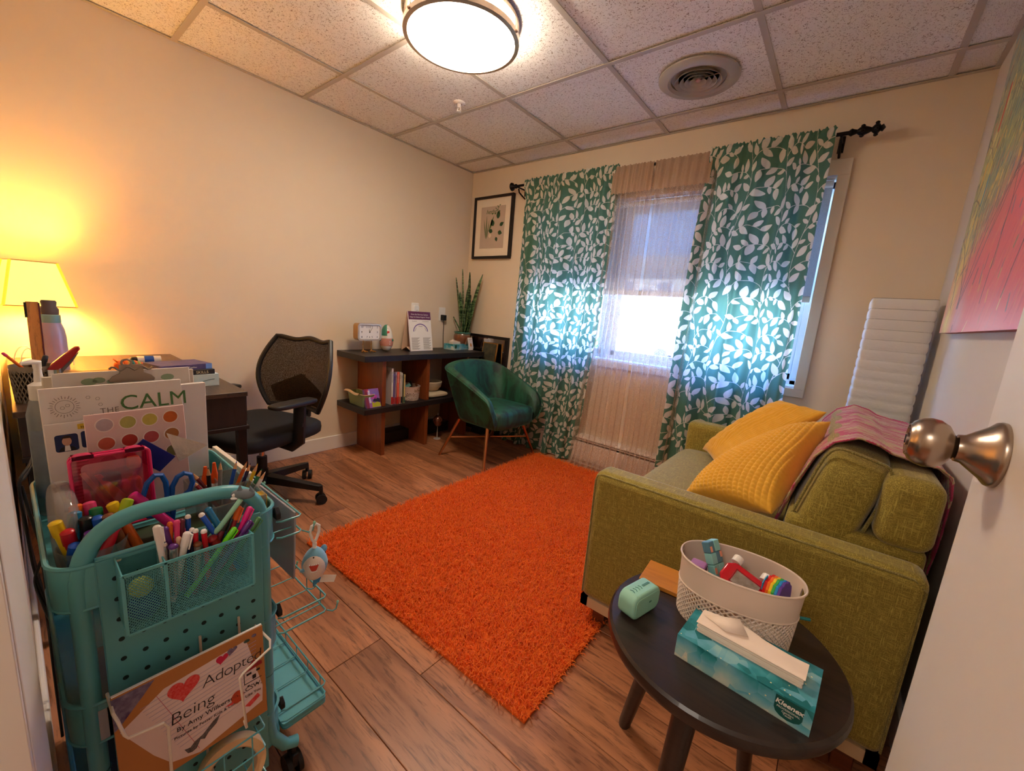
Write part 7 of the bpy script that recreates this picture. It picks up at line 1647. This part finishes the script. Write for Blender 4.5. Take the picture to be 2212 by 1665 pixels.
MB().lathe([(.03, 0), (.028, .003), (.004, .006), (.003, .106)], 18).build('stand', mat('pale_stand', (190, 180, 176), .4), gl); MB().cyl((0, 0, .197), (0, 0, .218), .004, n=8).build('finial', mat('pale_stand', (190, 180, 176), .4), gl)

# ================================================================ things on the desk
DZ = .72
lp = root('desk_lamp', 'table lamp with tapered square yellow-glowing shade at the desk corner', 'lamp', (.165, -2.602, DZ))
def shade_mat():
    m = bpy.data.materials.new('lit_linen_shade'); m.use_nodes = True; t = m.node_tree; N = t.nodes; L = t.links; b = N['Principled BSDF']
    tcn = N.new('ShaderNodeTexCoord'); n = N.new('ShaderNodeTexNoise'); n.inputs['Scale'].default_value = 200; L.new(tcn.outputs['Object'], n.inputs['Vector'])
    b.inputs['Base Color'].default_value = lin((236, 214, 150)); b.inputs['Emission Color'].default_value = lin((255, 222, 92)); b.inputs['Emission Strength'].default_value = SHADE_EMIT * .62
    bp = N.new('ShaderNodeBump'); bp.inputs['Strength'].default_value = .2; bp.inputs['Distance'].default_value = .001; L.new(n.outputs['Fac'], bp.inputs['Height']); L.new(bp.outputs[0], b.inputs['Normal']); return m
m_shd = shade_mat()
def fr(z0, z1, h0, h1, t=0, rz=math.radians(8)):
    c_ = math.cos(rz); s_ = math.sin(rz)
    def pt(x, y, z): return (x * c_ - y * s_, x * s_ + y * c_, z)
    V = [pt(x * h, y * h, z) for (z, h) in ((z0, h0), (z1, h1)) for (x, y) in ((-1, -1), (1, -1), (1, 1), (-1, 1))]; return V
V = fr(.236, .408, .098, .062)
for i in range(4):
    a, b2 = V[i], V[(i + 1) % 4]; c_, d_ = V[4 + (i + 1) % 4], V[4 + i]
    MB().add([a, b2, c_, d_], [(0, 1, 2, 3)]).build('shade_panel', m_shd, lp)
for i in range(4): MB().tube([V[i], V[4 + i]], .0045, 6).build('shade_seam', mat('shade_seam', (216, 150, 40), .7, emit=((255, 170, 40), .55)), lp)
MB().tube(V[:4], .0018, 6, closed=True).build('lower_wire', m_brassb, lp); MB().tube(V[4:], .0018, 6, closed=True).build('upper_wire', m_brassb, lp)
MB().lathe([(.055, 0), (.058, .006), (.05, .014), (.016, .02), (.012, .05), (.022, .10), (.024, .13), (.012, .18), (.008, .24), (.008, .30)], 28).build('lamp_base', mat('white_ceramic', (226, 210, 190), .3), lp)
MB().tube([(-.062, 0, .30), (0, 0, .30), (.062, 0, .30)], .002, 6).build('harp', m_brassb, lp)
wb_ = root('water_bottle', 'pink and blue insulated water bottle with grey cap on the desk', 'bottle', (.42, -2.578, DZ))
MB().lathe([(.034, .0), (.037, .004), (.037, .13), (.034, .16), (.027, .185), (.026, .19)], 28).build('bottle_body', mat('rose_blue_steel', (196, 156, 176), .35, metal=.3, noise=(9, 1), col2=(150, 170, 210), stretch=(1, 1, .25)), wb_)
MB().lathe([(.027, .186), (.0275, .19), (.0275, .214), (.026, .216)], 28).build('neck_ring', mat('aqua_metal', (130, 176, 186), .35, metal=.4), wb_)
MB().lathe([(.024, .215), (.025, .235), (.019, .247), (.021, .262), (.018, .268), (.0001, .268)], 24).build('cap', mat('grey_cap', (92, 80, 84), .5), wb_)
ph = root('photo_stand', 'thin tan photo panel with plum edge standing beside the bottle', 'frame', (.55, -2.615, DZ))
PFm = frame((.55, -2.640, DZ + .001), (.12, .99, 0), (-.10, 0, 1)); MB().box(0, .030, 0, .265, -.004, 0, PFm).build('panel', wood_mat('tan_panel', (206, 140, 76), (190, 124, 64), (120, 76, 44), .5, rnd=False, ax='z', bands=6), ph, world=True); MB().box(.029, .0325, .02, .262, -.006, .001, PFm).build('edge_strip', mat('plum_edge', (86, 30, 50), .5), ph, world=True)
MB().box(-.004, .002, .210, .262, -.008, .002, PFm).build('corner_clip', m_dark, ph, world=True)
wc_ = root('white_cord', 'loops of white charging cord on the desk behind the bottle', 'cable', (.35, -2.62, DZ))
for (y, r, h2) in ((-2.650, .030, .08), (-2.64, .022, .07), (-2.545, .022, .075)): MB().tube([(.30, y + r * math.cos(t), DZ + .004 + h2 * math.sin(t)) for t in [PI * i / 14 for i in range(15)]], .0018, 6).build('cord', m_white, wc_, world=True)
cp = root('pencil_cup', 'pierced floral metal pencil cup on the desk corner', 'cup', (.955, -2.650, DZ))
b_ = MB()
def cupf(a, z): return ((.038 + .006 * z / .105) * math.cos(a), (.038 + .006 * z / .105) * math.sin(a), z)
m_pw = mat('pewter', (150, 138, 120), .4, metal=.6, noise=(60, .2)); na = 26
for k in range(8):
    z = .008 + .078 * k / 7; b_.tube([(lambda p: p)(cupf(2 * PI * (i / 208), z + .0055 * math.sin(2 * PI * i / 208 * na + k * PI))) for i in range(208)], .0016, 5, closed=True)
b_.lathe([(.0415, .088), (.0438, .105), (.0448, .105), (.0425, .088)], 40).lathe([(.038, 0), (.0385, .008), (.0001, .002)], 40)
b_.build('pierced_wall', m_pw, cp)
MB().cyl((0, 0, .003), (0, 0, .085), .036, .039, n=32, cap=True).build('inner_liner', mat('liner_dark', (44, 38, 36), .7), cp)
pen('pencil', 'yellow pencil with pink eraser leaning left out of the pencil cup', (.955, -2.700, .862), (.955, -2.655, .800), .0038, 'orange', 'pink', .012, zmin=.81)
pen('marker', 'black marker standing in the pencil cup behind the stapler', (.94, -2.620, .850), (.95, -2.635, .80), .006, 'black', 'black', .02, zmin=.80)
sc2 = root('desk_toy', 'small dark clips and scissors heads in the pencil cup', 'stationery', (.955, -2.645, .80)); MB().sell((0, 0, .022), (.022, .012, .012), .7, .7, 8, 12).build('clip_heap', m_dark, sc2)
sg = root('stapler', 'red and grey stapler standing upright beside the pencil cup', 'stapler', (.985, -2.600, DZ))
SM = frame((.985, -2.618, .800), (0, .68, .73), (0, -.73, .68))
MB().prism([(-.005, -.010), (.02, -.013), (.06, -.009), (.088, -.004), (.094, .002), (.088, .008), (.055, .010), (.02, .010), (-.005, .006)], -.010, .010, frame((.985, -2.618, .812), (0, .70, .72), (0, -.72, .70))).build('red_lever', mat('stapler_red', (166, 30, 34), .3, coat=.4), sg, world=True, bevel=.003)
MB().prism([(.010, -.022), (.045, -.018), (.080, -.008), (.06, -.008), (.02, -.012)], -.008, .008, frame((.985, -2.618, .812), (0, .70, .72), (0, -.72, .70))).build('grey_base', mat('stapler_grey', (120, 112, 110), .4, metal=.4), sg, world=True, bevel=.002)
MB().cyl((.985, -2.610, .722), (.985, -2.610, .815), .017, .018, n=24).build('steel_holder', m_chrome, sg, world=True)
hs_ = root('sanitizer_bottle', 'clear pump bottle of hand sanitizer standing behind the papers in the cart', 'bottle', (1.535, -2.656, .602))
MB().lathe([(.021, .0), (.023, .004), (.023, .21), (.017, .235), (.014, .24)], 24).build('bottle', clear_mat('gel_plastic', (200, 206, 206), .35), hs_); MB().lathe([(.0145, .238), (.0155, .24), (.0155, .268), (.007, .274), (.005, .305)], 20).build('pump_collar', m_white, hs_)
MB().tube([(0, 0, .300), (0, 0, .312), (.004, -.006, .314), (.010, -.020, .312)], [.006, .007, .005, .0035], 10).build('pump_head', m_white, hs_); MB().grid(lambda u, v: (.0235 * math.cos(-1.2 + 2.2 * u), .0235 * math.sin(-1.2 + 2.2 * u), .04 + .14 * v), 10, 1).build('label', mat('bottle_label', (150, 160, 176), .5, noise=(60, .5)), hs_)
kb2 = root('laptop_stand', 'flat tan slatted stand lying on the desk', 'stand', (.62, -2.50, DZ))
for k in range(6): MB().box(-.16 + k * .055, -.115 + k * .055, -.075, .085, .004, .010).build('slat', mat('tan_slat', (150, 118, 80), .5), kb2, bevel=.001)
MB().box(-.17, .17, -.080, -.070, .0, .008).box(-.17, .17, .078, .088, 0, .008).build('rail', mat('tan_slat', (150, 118, 80), .5), kb2)
ca = root('caterpillar_toy', 'orange headed toy with rainbow striped segments on the desk', 'toy', (.50, -2.395, DZ))
cc = [(240, 110, 30), (226, 190, 80), (40, 120, 110), (226, 110, 60), (150, 170, 80), (210, 90, 60), (90, 84, 76)]
for k in range(7):
    t = k / 6; MB().lathe([(.0001, -.006), (.018 - .010 * t * t, -.006), (.021 - .011 * t * t, 0), (.018 - .010 * t * t, .006), (.0001, .006)], 20, Matrix.Translation((-.015 * k * .4, .011 * k, .030 - .014 * t)) @ Matrix.Rotation(math.radians(-90), 4, 'X') @ Matrix.Rotation(math.radians(-10), 4, 'Y')).build('segment', mat('seg_%d' % k, cc[k], .45), ca)
MB().sell((.004, -.016, .026), (.020, .018, .020), nu=12, nv=16).build('head', mat('seg_0', cc[0], .45), ca)
for s in (-1, 1): MB().tube([(.004 + s * .008, -.022, .040), (.004 + s * .014, -.032, .050)], [.004, .002], 8).build('antenna', mat('seg_0', cc[0], .45), ca)
MB().box(-.03, .03, -.02, .07, 0, .008).build('toy_base', m_dark, ca, bevel=.003)
sn = root('snack_tube', 'blue and clear wrapped candy roll lying on the desk', 'package', (.35, -2.30, DZ))
MB().tube([(0, -.035, .022), (0, .045, .022)], [.018, .018], 14).build('roll', mat('roll_white', (206, 196, 186), .3, coat=.5), sn); MB().tube([(0, -.012, .022), (0, .020, .022)], [.0186, .0186], 14, cap=False).build('blue_band', mat('blue_label', (20, 70, 150), .4), sn); MB().sell((0, -.045, .022), (.014, .016, .016), .7, .7).build('dark_cap', m_dark, sn)
MB().box(-.022, .022, -.07, .055, 0, .006).build('tray', m_dark, sn)
def gbox(label, c, d, rz, colr, side, colb):
    r = root('game_box', label, 'game box', c, rz, group=None); MB().box(-d[0] / 2, d[0] / 2, -d[1] / 2, d[1] / 2, 0, d[2]).build('box', mat('gb_' + colb, colr, .45, noise=(40, .4), col2=side), r, bevel=.001)
    return r
g1 = gbox('dark blue card game box with light blue end, topmost of the stack on the desk', (.870, -2.300, .783), (.12, .160, .020), math.radians(12), (60, 60, 110), (150, 110, 140), 'navy')
MB().box(-.058, .0605, .060, .0805, .001, .0195).build('light_end', mat('sky_blue_card', (110, 150, 220), .45), g1); text('lettering', 'The Conversations of Families', .0082, m_paper, g1, frame((.0604, -.070, .006), (0, 1, 0), (0, 0, 1)), world=False, depth=.0002)
g2 = gbox('black card game box under the blue one', (.880, -2.270, .765), (.11, .12, .018), math.radians(6), (34, 32, 36), (60, 56, 60), 'black'); text('lettering', 'SKILLS', .014, mat('cream_print', (226, 210, 170), .6), g2, frame((.0556, .0, .004), (0, 1, 0), (0, 0, 1)), world=False, depth=.0002)
g3 = gbox('white and pale blue box at the bottom of the desk stack', (.875, -2.262, DZ), (.12, .13, .045), math.radians(4), (206, 214, 206), (150, 196, 210), 'white')
MB().tube([(.0606, .010, .018), (.0606, .030, .024), (.0606, .050, .026)], .0007, 6).build('teal_stroke', m_logo, g3)

# ================================================================ painting on the right wall
def painting():
    y0, y1, z0, z1 = -.49, -1.62, 1.13, 2.11; nu, nv = 400, 350; rs_ = np.random.RandomState(12)
    U, V_ = np.meshgrid(np.linspace(0, y0 - y1, nu), np.linspace(0, z1 - z0, nv), indexing='ij'); du = (y0 - y1) / (nu - 1)
    def L3(c): return np.array(lin(c)[:3])
    H0 = V_ / (z1 - z0); X = U / (y0 - y1)
    low = 1 / (1 + np.exp((V_ - (.22 + .55 * np.clip(U - .10, 0, 1))) * 22))
    C = L3((150, 160, 120)) * np.ones(U.shape + (1,)); C = C * (1 - low[..., None]) + L3((222, 104, 110)) * low[..., None]
    ylw = np.clip(1 - np.abs(U - .09) / .12, 0, 1) * np.clip(1.2 - V_ * 1.2, 0, 1); C = C * (1 - ylw[..., None]) + L3((226, 206, 110)) * ylw[..., None]
    gry = np.clip((V_ - .62) / .25, 0, 1) * np.clip(1 - U / .35, 0, 1) * .8; C = C * (1 - gry[..., None]) + L3((140, 156, 160)) * gry[..., None]
    pk_ = np.exp(-((U - .24) / .07) ** 2 - ((V_ - .05) / .10) ** 2) * .5; C = C * (1 - pk_[..., None]) + L3((206, 190, 220)) * pk_[..., None]
    def stroke(pts_, w_, c, a=1.0):
        for k in range(len(pts_) - 1):
            p, q = pts_[k], pts_[k + 1]; g = w_ * 1.5 + du
            i0, i1 = max(int((min(p[0], q[0]) - g) / du), 0), min(int((max(p[0], q[0]) + g) / du) + 2, nu); dv = (z1 - z0) / (nv - 1)
            j0, j1 = max(int((min(p[1], q[1]) - g) / dv), 0), min(int((max(p[1], q[1]) + g) / dv) + 2, nv)
            if i0 >= i1 or j0 >= j1: continue
            u = U[i0:i1, j0:j1] - p[0]; v = V_[i0:i1, j0:j1] - p[1]; dx, dy = q[0] - p[0], q[1] - p[1]; t = np.clip((u * dx + v * dy) / (dx * dx + dy * dy + 1e-12), 0, 1)
            d = np.hypot(u - t * dx, v - t * dy); m_ = np.clip((w_ - d) / du + .5, 0, 1)[..., None] * a; C[i0:i1, j0:j1] = C[i0:i1, j0:j1] * (1 - m_) + L3(c) * m_
    cols_ = [(206, 196, 90), (120, 140, 100), (96, 116, 130), (70, 84, 96), (226, 214, 150), (160, 170, 150), (230, 190, 80), (80, 130, 150), (200, 120, 90)]
    for k in range(1500):
        x = rs_.uniform(0, 1.1); z = rs_.uniform(.0, .98)
        if z < .18 + .55 * max(0, x - .1) and rs_.rand() < .93: continue
        a = 1.25 + rs_.normal(0, .25) ; l = rs_.uniform(.012, .05); stroke([(x, z), (x + l * math.cos(a), z + l * math.sin(a))], rs_.uniform(.0018, .0055), cols_[rs_.randint(len(cols_))], .85)
    for k in range(420):
        x = rs_.uniform(0, 1.1); z = rs_.uniform(.0, .6)
        if z > .18 + .55 * max(0, x - .1): continue
        a = 1.1 + rs_.normal(0, .2); l = rs_.uniform(.03, .10); stroke([(x, z), (x + l * math.cos(a), z + l * math.sin(a))], rs_.uniform(.001, .0028), [(200, 80, 96), (236, 130, 120), (190, 110, 130), (226, 150, 110)][rs_.randint(4)], .6)
    for k in range(420):
        x = rs_.uniform(0, 1.1); z = rs_.uniform(.02, .98)
        if z < .18 + .5 * max(0, x - .1): continue
        a = 1.3 + rs_.normal(0, .3); l = rs_.uniform(.008, .024); stroke([(x, z), (x + l * math.cos(a), z + l * math.sin(a))], .0016, (40, 52, 70), .85)
    for (x, z, l, w_, c) in ((.105, .66, .12, .010, (206, 44, 40)), (.055, .50, .06, .008, (232, 180, 50)), (.14, .42, .08, .009, (60, 150, 180)), (.135, .52, .06, .007, (232, 206, 80)), (.07, .60, .05, .007, (226, 214, 150))):
        stroke([(x, z), (x + .02, z + l)], w_, c)
    def branch(x, z, a, l, w_, dpt):
        p = (x, z); pts_ = [p]
        for k in range(4): a += rs_.normal(0, .16); p = (p[0] + l / 4 * math.cos(a), p[1] + l / 4 * math.sin(a)); pts_.append(p)
        stroke(pts_, w_, (60, 40, 62) if rs_.rand() < .6 else (50, 70, 100), .8)
        if dpt > 0:
            for s in (-1, 1): branch(p[0], p[1], a + s * rs_.uniform(.2, .5), l * .72, w_ * .7, dpt - 1)
    for (x, a) in ((.10, 1.9), (.20, 1.55), (.20, 1.2), (.22, 1.75), (.21, .95), (.5, 1.3), (.7, 1.6), (.9, 1.4)): branch(x, .08, a, .26, .0036, 5)
    C = np.concatenate([C, np.ones(U.shape + (1,))], -1)
    P = np.stack([np.full(U.shape, RX - .033), y0 - U, z0 + V_], -1).reshape(-1, 3); rt = root('painting', 'large unframed canvas painting of dark branches over pink, yellow and grey strokes', 'painting', (RX - .02, (y0 + y1) / 2, z0))
    m = bpy.data.materials.new('painted_canvas'); m.use_nodes = True; t = m.node_tree; N = t.nodes; b = N['Principled BSDF']; at = N.new('ShaderNodeAttribute'); at.attribute_name = 'paint'; t.links.new(at.outputs['Color'], b.inputs['Base Color']); b.inputs['Roughness'].default_value = .38
    tcn = N.new('ShaderNodeTexCoord'); n = N.new('ShaderNodeTexNoise'); n.inputs['Scale'].default_value = 150; t.links.new(tcn.outputs['Object'], n.inputs['Vector']); bp = N.new('ShaderNodeBump'); bp.inputs['Strength'].default_value = .4; bp.inputs['Distance'].default_value = .001; t.links.new(n.outputs['Fac'], bp.inputs['Height']); t.links.new(bp.outputs[0], b.inputs['Normal'])
    fast_mesh('painted_face', P - np.array(rt.location), gridF(nu, nv)[:, ::-1], m, rt, attrs={'paint': ('FLOAT_COLOR', C.reshape(-1, 4))})
    MB().box(RX - .0325, RX - .001, y1, y0, z0, z1).build('canvas_sides', mat('canvas_edge_red', (150, 70, 66), .7), rt, world=True)
painting()
